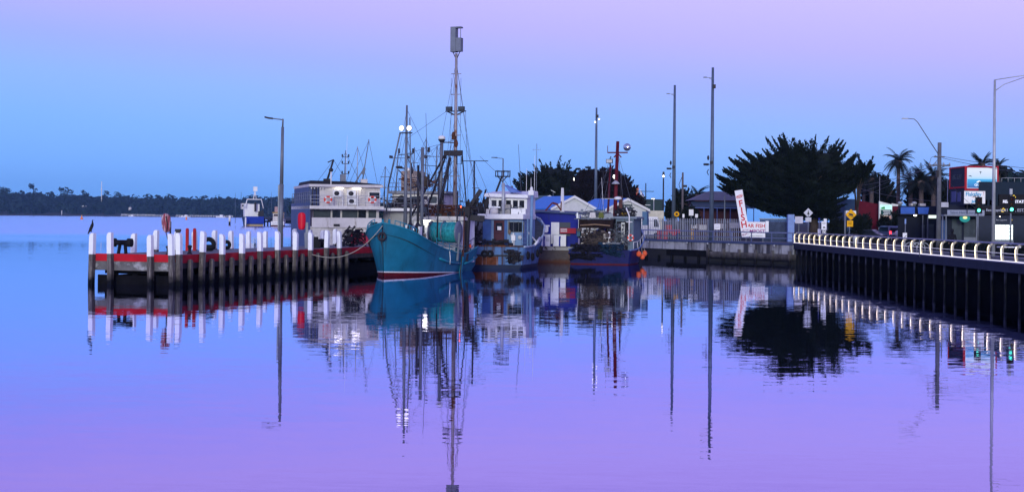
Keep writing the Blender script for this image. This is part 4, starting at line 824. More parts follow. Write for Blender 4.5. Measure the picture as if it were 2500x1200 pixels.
# ------------------------------------------------------------------ big grey accommodation vessel behind the jetty
GV = thing('accommodation_vessel', 'tall grey vessel with two decks, air conditioners and railings', 'ship', (-14.9, 126, 0), R(14.8))
gvwall = mat('vessel_wall', (.60, .57, .56), .65, var=.15, vs=.8, streak=((.2, .17, .13), .58, .75), sscale=(2, 2, .3)); gvblue = mat('vessel_side', (.065, .09, .19), .55, var=.25, vs=.6, streak=((.09, .09, .12), .52, .7), sscale=(1, 1, .15))
mb = MB(); mb.b2(-2.72, 2.72, .02, 15, -.8, 3.2); mb.build('hull', mat('vessel_stern', (.62, .6, .58), .7, var=.3, streak=((.18, .12, .08), .52, .68), sscale=(1.4, 1.4, .15)), GV)
mb = MB(); mb.b2(-2.78, -2.722, -.05, 15.05, -.8, 5.35); mb.build('side_plate', gvblue, GV)
mb = MB(); mb.b2(-2.6, 2.75, -.1, .0, 3.27, 4.05); mb.b2(-2.72, 2.8, -.16, .1, 3.18, 3.265); mb.build('bulwark', gvwall, GV)
mb = MB(); mb.b2(-2.7, 2.72, 1.2, 14.9, 3.2, 4.8); mb.build('lower_house', gvwall, GV)
for x, wx, m_ in ((-1.7, 1.3, glassmid), (-.6, .6, glassdark), (.45, 1.2, glassmid), (1.4, .6, glassdark), (2.2, .6, glassmid)):
    mb = MB(); mb.b2(x - wx / 2, x + wx / 2, 1.15, 1.198, 3.3, 4.72); mb.build('door', m_, GV)
mb = MB(); mb.b2(-2.78, 2.9, -.15, 14.9, 4.803, 5.08); mb.build('upper_deck', mat('deck_edge_white', (.64, .62, .6), .6, streak=((.3, .25, .2), .58, .75)), GV)
mb = MB(); mb.b2(-1.9, 2.8, 1.2, 13, 5.08, 6.75); mb.build('upper_house', gvwall, GV)
mb = MB(); mb.b2(-2.72, -1.72, 1.3, 13, 5.081, 6.74); mb.build('side_house', gvblue, GV)
mb = MB(); mb.b2(-2.75, 2.95, .6, 13.2, 6.752, 6.98); mb.build('roof', gvwall, GV)
mb = MB(); mb.ext([(-2.7, .9, 6.98), (-2.6, .9, 7.3), (.5, 1.0, 7.25), (2.9, 1.2, 7.05), (2.9, 1.2, 6.98)], (0, 9, 0)); mb.build('roof_cover', mat('cover_black', (.02, .02, .03), .8), GV)
window(GV, (2.35, 1.2, 6.05), .8, .55)
for x in (-.55, .55):
    mb = MB(); mb.box((x, 1.0, 6.2), (.62, .36, .62)); ac = mb.build('air_conditioner', white, GV); mb = MB(); mb.lathe([(.2, 0), (.2, -.02), (.02, -.03)], 16, (x - .07, .815, 6.2), 'y'); mb.build('fan', darksteel, ac)
mb = MB(); mb.box((.6, 1.0, 5.5), (.7, .36, .62)); ac = mb.build('air_conditioner', white, GV); mb = MB(); mb.lathe([(.2, 0), (.2, -.02), (.02, -.03)], 16, (.53, .815, 5.5), 'y'); mb.build('fan', darksteel, ac)
for x in (-.4, .95): mb = MB(); mb.box((x, .9, 6.64), (.6, .2, .1)); mb.build('deck_lamp', lit, GV)
mb = MB()
for x in (-.9, -.15, .2, 1.0): mb.b2(x - .03, x + .03, .8, .86, 5.08, 6.6)
mb.build('rack', white, GV)
mb = MB(); mb.b2(1.25, 1.29, 1.1, 1.15, 5.1, 6.7); mb.b2(1.6, 1.64, 1.1, 1.15, 5.1, 6.7)
for k in range(6): mb.b2(1.29, 1.6, 1.1, 1.14, 5.3 + k * .25, 5.34 + k * .25)
mb.build('ladder', gvwall, GV)
lifebuoy(GV, (-1.4, -.2, 5.62), 'y', .26); lifebuoy(GV, (2.0, -.2, 5.66), 'y', .26)
GV.scale = (1.15, 1, 1); GV.location.x += .3
rails(GV, [(-2.7 + k * .7, -.1, 5.08) for k in range(9)], .9, galvlight, 'aft_railing', .02, 3)
rails(GV, [(-2.75, .0 + k * 1.6, 5.35) for k in range(10)], .95, mat('rail_grey', (.2, .22, .27), .5), 'side_railing', .025, 3)
for k in range(5): mb = MB(); mb.sphere((-2.55 + k * .22, .8, 6.62), .07, n=8); mb.build('string_light', white, GV)
for x in (-2.5, -2.2): mb = MB(); mb.b2(x - .04, x + .04, .5, .58, 5.08, 6.75); mb.build('roof_post', darksteel, GV)
mb = MB(); mb.b2(-.95, -.5, -.22, -.1, 3.3, 3.5); mb.b2(1.9, 2.4, -.22, -.102, 3.25, 3.7); mb.build('fairlead', darksteel, GV)
mb = MB(); mb.b2(.35, 2.6, -.03, .018, 1.2, 2.7); mb.build('red_panel', mat('stern_red', (.28, .02, .05), .6), GV)
# roof gear: crane arm, searchlight, small masts
mast(GV, (-1.3, 2, 7.1), (-.75, 2, 9.2), .09, .07, darksteel, 'crane_arm'); mb = MB(); mb.bar((-.75, 2, 9.2), (-1.2, 2, 8.95), .08, .1); mb.build('crane_head', darksteel, GV); mb = MB(); mb.b2(-1.5, -1.0, 1.8, 2.3, 7.0, 7.5); mb.build('crane_base', darksteel, GV)
mast(GV, (-1.05, 1, 6.98), (-1.05, 1, 8.1), .05, .05, white, 'light_stem'); mb = MB(); mb.sphere((-1.05, 1, 8.25), .18, (1, .6, 1), 12); mb.build('searchlight', darksteel, GV)
mast(GV, (.25, 3, 7), (.3, 3, 10.1), .06, .03, galv, 'signal_mast'); mb = MB()
for z in (8.0, 8.9, 9.5): mb.bar((.05, 3, z), (.55, 3, z), .06, .05); mb.b2(0, .1, 2.95, 3.05, z, z + .25); mb.b2(.5, .6, 2.95, 3.05, z, z + .25)
mb.build('signal_lamps', darksteel, GV)
mast(GV, (2.0, 6, 7), (2.55, 6, 11.3), .05, .03, galv, 'aerial_mast'); mast(GV, (1.5, 5, 7), (1.5, 5, 10.6), .04, .025, galvlight, 'aerial_mast'); mast(GV, (.7, 6, 7), (.8, 6, 11.6), .02, .01, white, 'whip_aerial')
mb = MB(); mb.bar((1.2, 4.5, 7.1), (2.0, 4.5, 8.6), .1, .1); mb.bar((2.0, 4.5, 8.6), (1.9, 4.5, 8.0), .2, .2); mb.build('derrick', galv, GV)
mb = MB(); mb.b2(1.3, 1.8, 1.2, 1.6, 7.1, 7.5); mb.build('roof_box', dirtywhite, GV)
mb = MB(); mb.b2(-.3, .1, 1.2, 1.5, 7.0, 7.9); mb.build('funnel', galv, GV)
rigging(GV, [((-.75, 2, 9.2), (-2, 2, 7.2)), ((-.75, 2, 9.2), (.3, 2, 7.2)), ((.3, 3, 9.9), (-1, 3, 7.2)), ((.3, 3, 9.9), (1.5, 3, 7.2)), ((2.55, 6, 11.2), (1, 6, 7.2)), ((2.55, 6, 11.2), (3.3, 6, 7)), ((1.5, 5, 10.5), (.6, 5, 7.2)), ((1.5, 5, 10.5), (2.4, 5, 7.1))], .014)

# ------------------------------------------------------------------ grey trawler between the vessel and the teal boat
GT = thing('grey_trawler', 'weathered grey trawler behind the teal boat, brown cabin on its roof', 'fishing boat', (-9.9, 129.5, 0), R(-8))
T = [(0, 1.9, 2.2, 2.0), (4, 2.1, 2.4, 2.2), (8, 1.8, 2.3, 3.0), (11, .6, 1.2, 3.8), (12, .03, .1, 4.1)]
rim = hull(GT, T, [mat('grey_hull', (.16, .17, .2), .6, streak=((.1, .06, .04), .55, .7)), white, antifoul], bow0=False, rake=.5)
mb = MB(); mb.b2(-2.0, 1.9, 1.0, 8, 2.0, 4.7); mb.build('deckhouse', mat('grey_house', (.33, .33, .34), .6, streak=((.14, .1, .08), .55, .7)), GT)
mb = MB(); mb.b2(-2.6, 2.5, -.3, 8.2, 4.703, 4.95); mb.build('boat_deck', white, GT)
mb = MB(); mb.b2(-1.4, 3.4, 2.0, 7, 4.95, 6.3); mb.build('wheelhouse', gvwall, GT)
mb = MB(); mb.b2(-1.8, 3.7, 1.6, 7.3, 6.303, 6.55); mb.build('roof', greypaint, GT)
for x in (-.5, .6, 2.4): window(GT, (x, 2.0, 5.75), .75, .62, glassmid)
mb = MB(); mb.b2(-.7, .9, 2.5, 6, 6.553, 8.4); mb.build('brown_cabin', mat('brown_cabin', (.3, .23, .2), .7, var=.3), GT)
radar_dome(GT, (1.4, 3, 7.2), .35); radar_dome(GT, (-.2, 3, 8.4), .3)
for x, y, z1_ in ((.3, 3, 10.6), (1.0, 5, 11.6), (2.9, 3, 9.4), (-2.2, 2, 8.8)): mast(GT, (x, y, 4.9), (x + .12, y, z1_), .07, .04, galv, 'mast', 3)
rigging(GT, [((.4, 3, 10.5), (-2, 2, 5)), ((.4, 3, 10.5), (2.9, 3, 6.6)), ((1.1, 5, 11.5), (-1, 4, 6.6)), ((1.1, 5, 11.5), (3.6, 4, 6)), ((1.1, 5, 11.5), (.4, 3, 8)), ((-2.1, 2, 8.8), (.3, 2, 5)), ((-2.1, 2, 8.8), (-3.2, 1, 5))], .014)
tangle(GT, 'roof_gear', browniron, (1.2, 2.6, 6.55), (2.2, .8, 1.3), 46, 15)
tangle(GT, 'deck_gear', darksteel, (.3, .9, 4.95), (2.5, .6, 1.1), 40, 16)
mb = MB(); mb.sphere((1.7, 1.6, 7.4), .5, (1.0, .8, 1.1), 9); mb.build('net_bundle', mat('net_brown', (.06, .045, .035), .9), GT)
rails(GT, [(-1.6 + k * .9, 1.5, 6.55) for k in range(6)], .7, galv, 'roof_rail', .025, 2); rails(GT, [(-2.5 + k * .9, -.2, 4.95) for k in range(6)], .9, galv, 'deck_rail', .025, 2)
mast(GT, (-1.3, 3, 6.5), (-1.1, 3, 10.2), .06, .04, galv, 'aerial_mast'); mast(GT, (2.2, 4, 6.5), (2.35, 4, 10.8), .08, .05, galv, 'mast'); mast(GT, (3.3, 4, 5), (3.5, 4, 10.2), .07, .05, darksteel, 'derrick')
mb = MB(); mb.bar((-1.9, 3, 9.6), (-.3, 3, 9.6), .05, .05); mb.bar((1.4, 4, 9.8), (3.2, 4, 9.8), .05, .05)
for x in (-1.9, -.3, 1.4, 3.2): mb.b2(x - .05, x + .05, 2.95, 4.05, 9.6, 9.85)
mb.build('aerial_bar', darksteel, GT)
rigging(GT, [((2.35, 4, 10.7), (-.5, 4, 6.6)), ((2.35, 4, 10.7), (4.5, 4, 5)), ((3.5, 4, 10), (1.5, 4, 6.6)), ((3.5, 4, 10), (5, 4, 5)), ((-1.1, 3, 10), (-2.5, 1, 5)), ((-1.1, 3, 10), (1, 1, 6.6))], .014)
# ================================================================== trees
def lerp_prof(prof, z):
    for a, b in zip(prof, prof[1:]):
        if a[0] <= z <= b[0]:
            k = (z - a[0]) / (b[0] - a[0]); return a[1] + (b[1] - a[1]) * k, a[2] + (b[2] - a[2]) * k
    return (prof[0][1], prof[0][2]) if z < prof[0][0] else (prof[-1][1], prof[-1][2])
def spray_tree(name, label, cat, loc, prof, n, slen, m, seed, up=.35, leaf=.34, nl=40, dep=.8, group=None, trunk=.5, core=.86, thick=.3, plume=.2):
    """prof rows: height, left extent, right extent of the crown about the trunk"""
    rd = random.Random(seed); t = thing(name, label, cat, loc, 0, group); mb = MB(); z0, z1 = prof[0][0], prof[-1][0]
    areas = []
    for i in range(60):
        z = z0 + (z1 - z0) * (i + .5) / 60; a, b = lerp_prof(prof, z); areas.append(max(.2, b - a))
    bm = mb.bm
    def leafq(c, d, s, wd):
        a = d.cross(Vector((rd.uniform(-1, 1), rd.uniform(-1, 1), rd.uniform(-1, 1)))).normalized() * wd
        bm.faces.new([bm.verts.new(c - a * .6), bm.verts.new(c + d * s * .5 - a), bm.verts.new(c + d * s), bm.verts.new(c + d * s * .45 + a)])
    for k in range(n):
        i = rd.choices(range(60), areas)[0]; z = z0 + (z1 - z0) * (i + rd.random()) / 60
        a, b = lerp_prof(prof, z); cx, r = (a + b) / 2, (b - a) / 2; th = rd.random() * 6.283; lump = 1 + .07 * math.sin(3 * th + seed + z * .5) + .05 * math.sin(5 * th + 2.2 * z); r *= lump; pro = rd.random() < plume; f = rd.uniform(.97, 1.0) if pro else rd.uniform(.80, .96)
        ring_up = (z - z0) / (z1 - z0)
        out = Vector((math.cos(th), math.sin(th), up + ring_up * ring_up * 1.2 + rd.uniform(-.25, .3))).normalized()
        L_ = slen * (rd.uniform(.8, 1.4) if pro else rd.uniform(.6, 1.1)); bk = .6 if pro else .85; tk = thick * (.75 if pro else 1)
        base = Vector((cx + math.cos(th) * r * f, math.sin(th) * r * dep * f, z)) - out * L_ * bk
        cv = Vector((rd.uniform(-.2, .2), rd.uniform(-.2, .2), rd.uniform(.1, .5)))
        for j in range(nl):
            q = rd.random() ** .8; p = base + out * L_ * q + cv * L_ * q * q * .5
            w_ = tk * L_ * (1 - q) * .5 + .04
            p += Vector((rd.gauss(0, w_), rd.gauss(0, w_), rd.gauss(0, w_ * .5)))
            d = (out + Vector((rd.uniform(-.6, .6), rd.uniform(-.6, .6), rd.uniform(-.3, .6)))).normalized()
            leafq(p, d, leaf * rd.uniform(.7, 1.4), leaf * .22)
    mb.build('crown', m, t, clean=False)
    if core:
        mb = MB(); rings = []
        for i in range(15):
            z = z0 + (z1 - z0) * (.03 + .9 * i / 14); a, b = lerp_prof(prof, z); cx, r = (a + b) / 2, (b - a) / 2 * core
            if i in (0, 14): r *= .45
            r = max(.05, r - .12 * slen)
            rings.append([Vector((cx + math.cos(6.283 * j / 22) * r * (1 + rd.uniform(-.14, .06)), math.sin(6.283 * j / 22) * r * dep * (1 + rd.uniform(-.14, .06)), z + rd.uniform(-.2, .2))) for j in range(22)])
        mb.loft(rings); mb.build('crown_filler', m, t)  # opaque filler added inside the crown to block light
    mb = MB(); zt = z0 + (z1 - z0) * .5
    mb.tube([(0, 0, -.2), (.05, 0, z0 * .6 + .3), (0, 0, zt)], [trunk, trunk * .8, trunk * .4], 10)
    for k in range(5):
        a = k * 1.26; mb.tube([(0, 0, z0 * .5 + .3), (math.cos(a) * trunk * 3, math.sin(a) * trunk * 3, z0 + .8), (math.cos(a) * trunk * 6, math.sin(a) * trunk * 6, zt)], [trunk * .5, trunk * .35, trunk * .15], 7)
    mb.build('trunk', bark, t); return t
def bough_tree(name, label, cat, loc, prof, nb, m, seed, dep=.8, trunk=.6, leaf=.30):
    """a spreading conifer: limbs that end in long tufts turned up at the tip, with gaps between them"""
    rd = random.Random(seed); t = thing(name, label, cat, loc); mb = MB(); bm = mb.bm; z0, z1 = prof[0][0], prof[-1][0]
    areas = [max(.3, lerp_prof(prof, z0 + (z1 - z0) * (i + .5) / 50)[1] - lerp_prof(prof, z0 + (z1 - z0) * (i + .5) / 50)[0]) for i in range(50)]
    limbs = []
    for k in range(nb):
        i = rd.choices(range(50), areas)[0]; h = (i + rd.random()) / 50; z = z0 + (z1 - z0) * h; a, b = lerp_prof(prof, z); cx, r = (a + b) / 2, (b - a) / 2; th = rd.random() * 6.283
        end = Vector((cx + math.cos(th) * r, math.sin(th) * r * dep, z)) * 1.0; end.x += rd.uniform(-.3, .3)
        shrink = rd.choice((1.05, 1.0, .96, .86, .74)); root = Vector((cx * .4, 0, z0 + (z - z0) * .55)); ax = (end - root); L_ = ax.length * shrink; ax.normalize()
        tl = min(L_ * .75, rd.uniform(2.2, 3.6)); up = .25 + .55 * h * h
        for s_ in range(13):
            q = s_ / 12; p = root + ax * (L_ - tl * (1 - q)) + Vector((0, 0, up * tl * q * q * .35))
            d = (ax + Vector((0, 0, up * q * 1.2))).normalized(); side = d.cross(Vector((0, 0, 1))).normalized(); wv = (.62 * (1 - q) ** .7 + .10)
            for j in range(30):
                o = side * rd.gauss(0, wv) + Vector((0, 0, rd.gauss(0, wv * .33))) + d * rd.uniform(-.2, .25)
                dd = (d + side * rd.uniform(-.7, .7) + Vector((0, 0, rd.uniform(-.1, .7)))).normalized(); s = leaf * rd.uniform(.7, 1.3)
                w2 = dd.cross(Vector((rd.uniform(-1, 1), rd.uniform(-1, 1), rd.uniform(-1, 1)))).normalized() * s * .2; c = p + o
                bm.faces.new([bm.verts.new(c - w2 * .6), bm.verts.new(c + dd * s * .5 - w2), bm.verts.new(c + dd * s), bm.verts.new(c + dd * s * .45 + w2)])
        if k % 9 == 0: limbs.append((root, root + ax * (L_ - tl * .4)))
    mb.build('crown', m, t, clean=False)
    mb = MB(); rings = []
    for i in range(15):
        z = z0 + (z1 - z0) * (.05 + .83 * i / 14); a, b = lerp_prof(prof, z); cx, r = (a + b) / 2, (b - a) / 2 * .74
        if i in (0, 14): r *= .5
        rings.append([Vector((cx + math.cos(6.283 * j / 24) * r * (1 + rd.uniform(-.18, .08)), math.sin(6.283 * j / 24) * r * dep * (1 + rd.uniform(-.18, .08)), z + rd.uniform(-.25, .25))) for j in range(24)])
    mb.loft(rings); mb.build('crown_filler', m, t)  # solid filler put within the limbs to stop light passing through
    mb = MB(); mb.tube([(0, 0, -.2), (.1, 0, z0 * .7), (0, 0, z0 + (z1 - z0) * .5)], [trunk, trunk * .8, trunk * .4], 10)
    for a, b in limbs: mb.tube([(0, 0, z0 * .6), a, b], [trunk * .4, .16, .05], 6)
    mb.build('trunk', bark, t); return t
def px_prof(rows, cx, d, gz=1.93):
    out_ = []
    for y, a, b in rows[::-1]:
        m_ = (a + b) / 2; out_.append((ZZ(m_, y, d) - gz, XX(a, y, d) - XX(cx, 540, d), XX(b, y, d) - XX(cx, 540, d)))
    return out_
def G(px, d, z=1.93): return (XX(px, 570, d), d, z)
rows = [(350, 1915, 1970), (360, 1880, 2025), (378, 1835, 2068), (400, 1800, 2088), (420, 1780, 2084), (442, 1758, 2072), (462, 1760, 2072), (480, 1785, 2066), (500, 1808, 2060), (520, 1850, 2058), (531, 1935, 2050)]
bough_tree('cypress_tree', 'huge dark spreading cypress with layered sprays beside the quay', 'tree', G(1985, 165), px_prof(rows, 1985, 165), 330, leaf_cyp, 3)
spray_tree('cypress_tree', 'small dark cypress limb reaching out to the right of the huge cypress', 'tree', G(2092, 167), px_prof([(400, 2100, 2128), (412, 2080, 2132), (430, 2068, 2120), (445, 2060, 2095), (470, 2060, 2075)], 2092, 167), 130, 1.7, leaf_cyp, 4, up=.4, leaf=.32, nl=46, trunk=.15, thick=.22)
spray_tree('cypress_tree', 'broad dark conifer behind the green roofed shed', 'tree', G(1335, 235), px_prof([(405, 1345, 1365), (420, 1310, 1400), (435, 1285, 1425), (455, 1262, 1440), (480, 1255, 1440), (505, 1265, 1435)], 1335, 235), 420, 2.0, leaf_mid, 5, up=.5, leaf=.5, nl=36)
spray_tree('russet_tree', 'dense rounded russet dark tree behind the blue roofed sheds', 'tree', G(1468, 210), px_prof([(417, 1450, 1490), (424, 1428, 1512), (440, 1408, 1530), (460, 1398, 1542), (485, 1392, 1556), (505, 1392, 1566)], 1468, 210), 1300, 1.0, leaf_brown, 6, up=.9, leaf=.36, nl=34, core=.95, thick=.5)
def pine(px, ytop, d, label, s=1.0):
    h = ZZ(px, ytop, d) - 1.93; t = thing('norfolk_pine', label, 'tree', G(px, d), 0, 'norfolk pines behind the sheds')
    mb = MB(); mb.tube([(0, 0, 0), (0, 0, h)], [.3, .04], 6); mb.build('trunk', bark, t); mb = MB(); z = h * .45
    while z < h - .2:
        k = (h - z) / (h * .55); r = (.4 + 2.3 * k) * s
        for j in range(7):
            a = j * .9 + z; e = Vector((math.cos(a) * r, math.sin(a) * r, z + .25 * r))
            mb.tube([(0, 0, z), (e.x * .6, e.y * .6, z + .06), e], [.13, .2, .05], 5)
        z += .75 * s + .2 * k
    mb.build('crown', leaf_mid, t)
for px, y, d, lb in ((1372, 413, 262, 'left of its group'), (1388, 404, 265, 'the broadest of its group'), (1398, 414, 258, 'thin and third of its group'), (1410, 409, 262, 'thin and fourth of its group'), (1434, 403, 260, 'the tallest beside the lamp mast'), (1448, 412, 268, 'half hidden by the lamp mast')):
    pine(px, y, d, 'small norfolk pine poking above the conifers, ' + lb)
def palm(px, ytop, d, label, nf=34, fl=2.4, tr=.22, droop=1.0, seed=1, lean=0):
    rd = random.Random(seed); h = ZZ(px, ytop, d) - 1.93 - fl * .55; t = thing('palm_tree', label, 'tree', G(px, d))
    mb = MB(); mb.tube([(0, 0, 0), (lean * .4, 0, h * .5), (lean, 0, h)], [tr * 1.2, tr, tr * .85], 10); mb.lathe([(tr * 1.0, h - .7), (tr * 1.9, h - .2), (tr * 1.5, h + .25), (.03, h + .4)], 10, (lean, 0, 0)); mb.build('trunk', palmbark, t)
    mb = MB(); bm = mb.bm
    for k in range(nf):
        a = k * 2.4 + rd.random() * .5; e = rd.uniform(-.5, 1.3); L_ = fl * rd.uniform(.8, 1.1); p = Vector((lean, 0, h + .1)); pts = [p.copy()]
        dv = Vector((math.cos(a) * math.cos(e), math.sin(a) * math.cos(e), math.sin(e)))
        for s in range(9):
            p = p + dv * L_ / 9; dv = (dv + Vector((0, 0, -.17 * droop))).normalized(); pts.append(p.copy())
        mb.tube(pts, [.05 - .004 * q for q in range(10)], 4)
        for s in range(1, 10):
            for sub in (0, .5):
                q0 = pts[s] if sub == 0 else (pts[s] + pts[s - 1]) / 2
                d0 = (pts[s] - pts[s - 1]).normalized(); side = d0.cross(Vector((0, 0, 1))).normalized()
                ll = fl * .24 * math.sin(math.pi * min(1, (s + .6) / 10.2)) + .08
                for sg in (1, -1):
                    tip = q0 + side * sg * ll * .8 + d0 * ll * .45 + Vector((0, 0, -ll * .35))
                    bm.faces.new([bm.verts.new(q0 - d0 * .05), bm.verts.new(q0 + d0 * .05), bm.verts.new(tip)])
    mb.build('crown', leaf_palm, t, clean=False); return t
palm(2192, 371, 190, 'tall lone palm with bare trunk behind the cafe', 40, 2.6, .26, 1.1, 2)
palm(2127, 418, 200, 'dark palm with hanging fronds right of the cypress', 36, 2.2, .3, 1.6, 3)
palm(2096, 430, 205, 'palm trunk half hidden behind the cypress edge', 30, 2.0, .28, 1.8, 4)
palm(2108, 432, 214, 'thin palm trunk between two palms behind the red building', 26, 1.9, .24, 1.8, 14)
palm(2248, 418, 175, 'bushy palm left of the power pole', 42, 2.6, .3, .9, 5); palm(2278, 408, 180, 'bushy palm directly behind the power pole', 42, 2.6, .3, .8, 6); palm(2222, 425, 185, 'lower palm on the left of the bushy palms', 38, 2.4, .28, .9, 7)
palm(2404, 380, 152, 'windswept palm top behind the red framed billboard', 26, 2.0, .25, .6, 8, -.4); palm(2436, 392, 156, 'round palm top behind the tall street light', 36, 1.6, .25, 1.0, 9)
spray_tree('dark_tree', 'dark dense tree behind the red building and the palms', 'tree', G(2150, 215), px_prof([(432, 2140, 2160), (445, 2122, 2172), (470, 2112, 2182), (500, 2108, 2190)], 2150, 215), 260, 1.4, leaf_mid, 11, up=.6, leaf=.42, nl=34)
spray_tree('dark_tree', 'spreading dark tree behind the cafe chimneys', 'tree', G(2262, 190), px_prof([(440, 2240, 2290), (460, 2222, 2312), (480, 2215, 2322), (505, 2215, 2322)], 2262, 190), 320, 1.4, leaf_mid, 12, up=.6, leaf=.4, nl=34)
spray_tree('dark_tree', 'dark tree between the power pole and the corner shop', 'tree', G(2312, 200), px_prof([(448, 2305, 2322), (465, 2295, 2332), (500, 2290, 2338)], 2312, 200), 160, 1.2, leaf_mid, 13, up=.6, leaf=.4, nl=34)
palm(1702, 458, 215, 'distant palm left of the hipped roof bungalow', 30, 2.4, .25, .9, 15)
spray_tree('dark_tree', 'rounded tree just right of the second tall mast', 'tree', G(1664, 225), px_prof([(468, 1655, 1672), (478, 1646, 1682), (500, 1644, 1688), (515, 1646, 1686)], 1664, 225), 150, 1.2, leaf_mid, 16, up=.6, leaf=.42, nl=30)
spray_tree('dark_tree', 'low tree mass left of the bungalow roof', 'tree', G(1700, 222), px_prof([(478, 1690, 1720), (490, 1678, 1725), (515, 1672, 1728)], 1700, 222), 130, 1.2, leaf_mid, 17, up=.6, leaf=.42, nl=30)
spray_tree('bush', 'dark round bush in front of the bungalow', 'bush', G(1685, 172), px_prof([(508, 1675, 1690), (520, 1665, 1705), (545, 1665, 1708)], 1685, 172), 160, .7, leaf_mid, 18, up=.5, leaf=.25, nl=28, trunk=.1)
spray_tree('bush', 'slim dark shrub beside the black street lamp', 'bush', G(1638, 178), px_prof([(490, 1635, 1640), (505, 1626, 1648), (535, 1624, 1652)], 1638, 178), 120, .8, leaf_mid, 19, up=.9, leaf=.25, nl=28, trunk=.1)
spray_tree('bush', 'black hedge bush behind the yellow warning sign', 'bush', G(2108, 150), px_prof([(528, 2100, 2112), (540, 2085, 2122), (575, 2080, 2126)], 2108, 150), 220, .7, leaf_mid, 20, up=.6, leaf=.24, nl=30, trunk=.12)
spray_tree('bush', 'black bush below the cypress near the slim sign post', 'bush', G(2045, 155), px_prof([(538, 2035, 2055), (550, 2024, 2062), (578, 2022, 2064)], 2045, 155), 200, .7, leaf_mid, 21, up=.6, leaf=.24, nl=30, trunk=.12)
spray_tree('bush', 'round dark bush in front of the lit green sign', 'bush', G(2161, 172), px_prof([(531, 2155, 2166), (540, 2148, 2174), (556, 2147, 2176)], 2161, 172), 120, .6, leaf_mid, 22, up=.6, leaf=.22, nl=28, trunk=.1)
spray_tree('bush', 'black bush to the right of the red building', 'bush', G(2190, 174), px_prof([(518, 2184, 2198), (530, 2180, 2207), (566, 2180, 2212)], 2190, 174), 180, .7, leaf_mid, 23, up=.6, leaf=.24, nl=30, trunk=.1)
# low hedge along the verge
mb = MB(); rd = random.Random(5); bm = mb.bm
for k in range(9000):
    p = Vector((33.9 + rd.gauss(0, .35), rd.uniform(76, 121), 1.95 + rd.random() ** .7 * .62)); d = Vector((rd.uniform(-1, 1), rd.uniform(-1, 1), rd.uniform(-.2, 1))).normalized(); a = d.cross(Vector((rd.uniform(-1, 1), rd.uniform(-1, 1), .2))).normalized() * .07
    bm.faces.new([bm.verts.new(p - a), bm.verts.new(p + d * .22), bm.verts.new(p + a)])
mb.b2(33.4, 34.4, 76, 121, 1.9, 2.4); tag(mb.build('hedge', leaf_mid, clean=False), 'long low dark hedge between the grass and the street', 'hedge')

# ================================================================== sheds and houses behind the quay
board = mat('weatherboard', (.66, .67, .66), .6, var=.1, streak=((.4, .4, .4), .6, .8)); blueroof = mat('blue_roof', (.02, .20, .62), .45, var=.12)
def gable(name, label, px, yap, yev, hw_px, d, l, rz, roofm, wallm, cat='shed'):
    t = thing(name, label, cat, G(px, d), R(rz)); za = ZZ(px, yap, d) - 1.93; ze = ZZ(px, yev, d) - 1.93; w_ = hw_px * d / F / math.cos(R(rz))
    mb = MB(); mb.ext([(-w_, 0, -.1), (w_, 0, -.1), (w_, 0, ze), (0, 0, za), (-w_, 0, ze)], (0, l, 0)); mb.build('wall', wallm, t)
    sl_ = (za - ze) / w_; mb = MB(); o_ = .35
    for s in (1, -1): mb.ext([(0, -.3, za + .05), (s * (w_ + o_), -.3, ze - sl_ * o_ + .05), (s * (w_ + o_), -.3, ze - sl_ * o_ + .17), (0, -.3, za + .17)], (0, l + .6, 0))
    mb.build('roof', roofm, t)
    mb = MB()
    for s in (1, -1): mb.ext([(0, -.36, za - .12), (s * (w_ + o_), -.36, ze - sl_ * o_ - .1), (s * (w_ + o_), -.36, ze - sl_ * o_ + .2), (0, -.36, za + .2)], (0, .055, 0))
    mb.build('barge_board', white, t)
    mb = MB()
    for k in range(14): mb.b2(-w_ + .02, w_ - .02, -.02, -.002, .3 + k * .22, .31 + k * .22) if .31 + k * .22 < ze else None
    mb.build('board_joint', mat('joint_grey', (.4, .41, .42), .7), t)
    return t, za, ze, w_
s1, za, ze, w_ = gable('gabled_shed', 'white gabled shed with bright blue roof behind the blue fish shed', 1399, 481, 509, 52, 172, 8, 24, blueroof, board)
s2, za, ze, w_ = gable('gabled_shed', 'white gabled shed with blue roof and dark name board', 1529, 487, 511, 50, 172, 8, 24, blueroof, board)
mb = MB(); mb.b2(-.72, .75, -.08, -.025, ze + .05, ze + .58); nb_ = mb.build('name_board', mat('board_green', (.02, .05, .05), .5), s2); text('FLOAT B', .30, nb_, (.18, -.085, ze + .31), white)
mb = MB(); mb.b2(-1.2, 1.3, -.06, -.025, ze - .6, ze - .5); mb.b2(-1.2, -1.1, -.06, -.025, ze - 2, ze - .6); mb.b2(1.2, 1.3, -.06, -.025, ze - 2, ze - .6); mb.build('door_frame', galvlight, s2)
mb = MB(); mb.lathe([(.01, -.06), (.22, -.05), (.22, -.02)], 12, (-.5, 0, ze - .75), 'y'); mb.build('vent', darksteel, s2)
gable('green_shed', 'long shed with grey green roof behind the first gabled shed', 1338, 480, 508, 60, 186, 10, 30, mat('green_roof', (.07, .13, .11), .6), board)
t = thing('low_wall', 'cream white boundary wall right of the gabled sheds', 'wall', G(1600, 174)); mb = MB(); mb.b2(-1.4, 1.0, 0, .3, 0, ZZ(1600, 514, 174) - 1.93); mb.build('wall', mat('wall_cream', (.62, .58, .48), .7), t)
t = thing('warehouse', 'dark green flat roofed warehouse beyond the low white wall', 'warehouse', G(1590, 240)); zt = ZZ(1590, 488, 240) - 1.93; mb = MB(); mb.b2(-2.0, 2.0, 0, 8, 0, zt); mb.build('wall', mat('warehouse_green', (.025, .05, .055), .6), t)
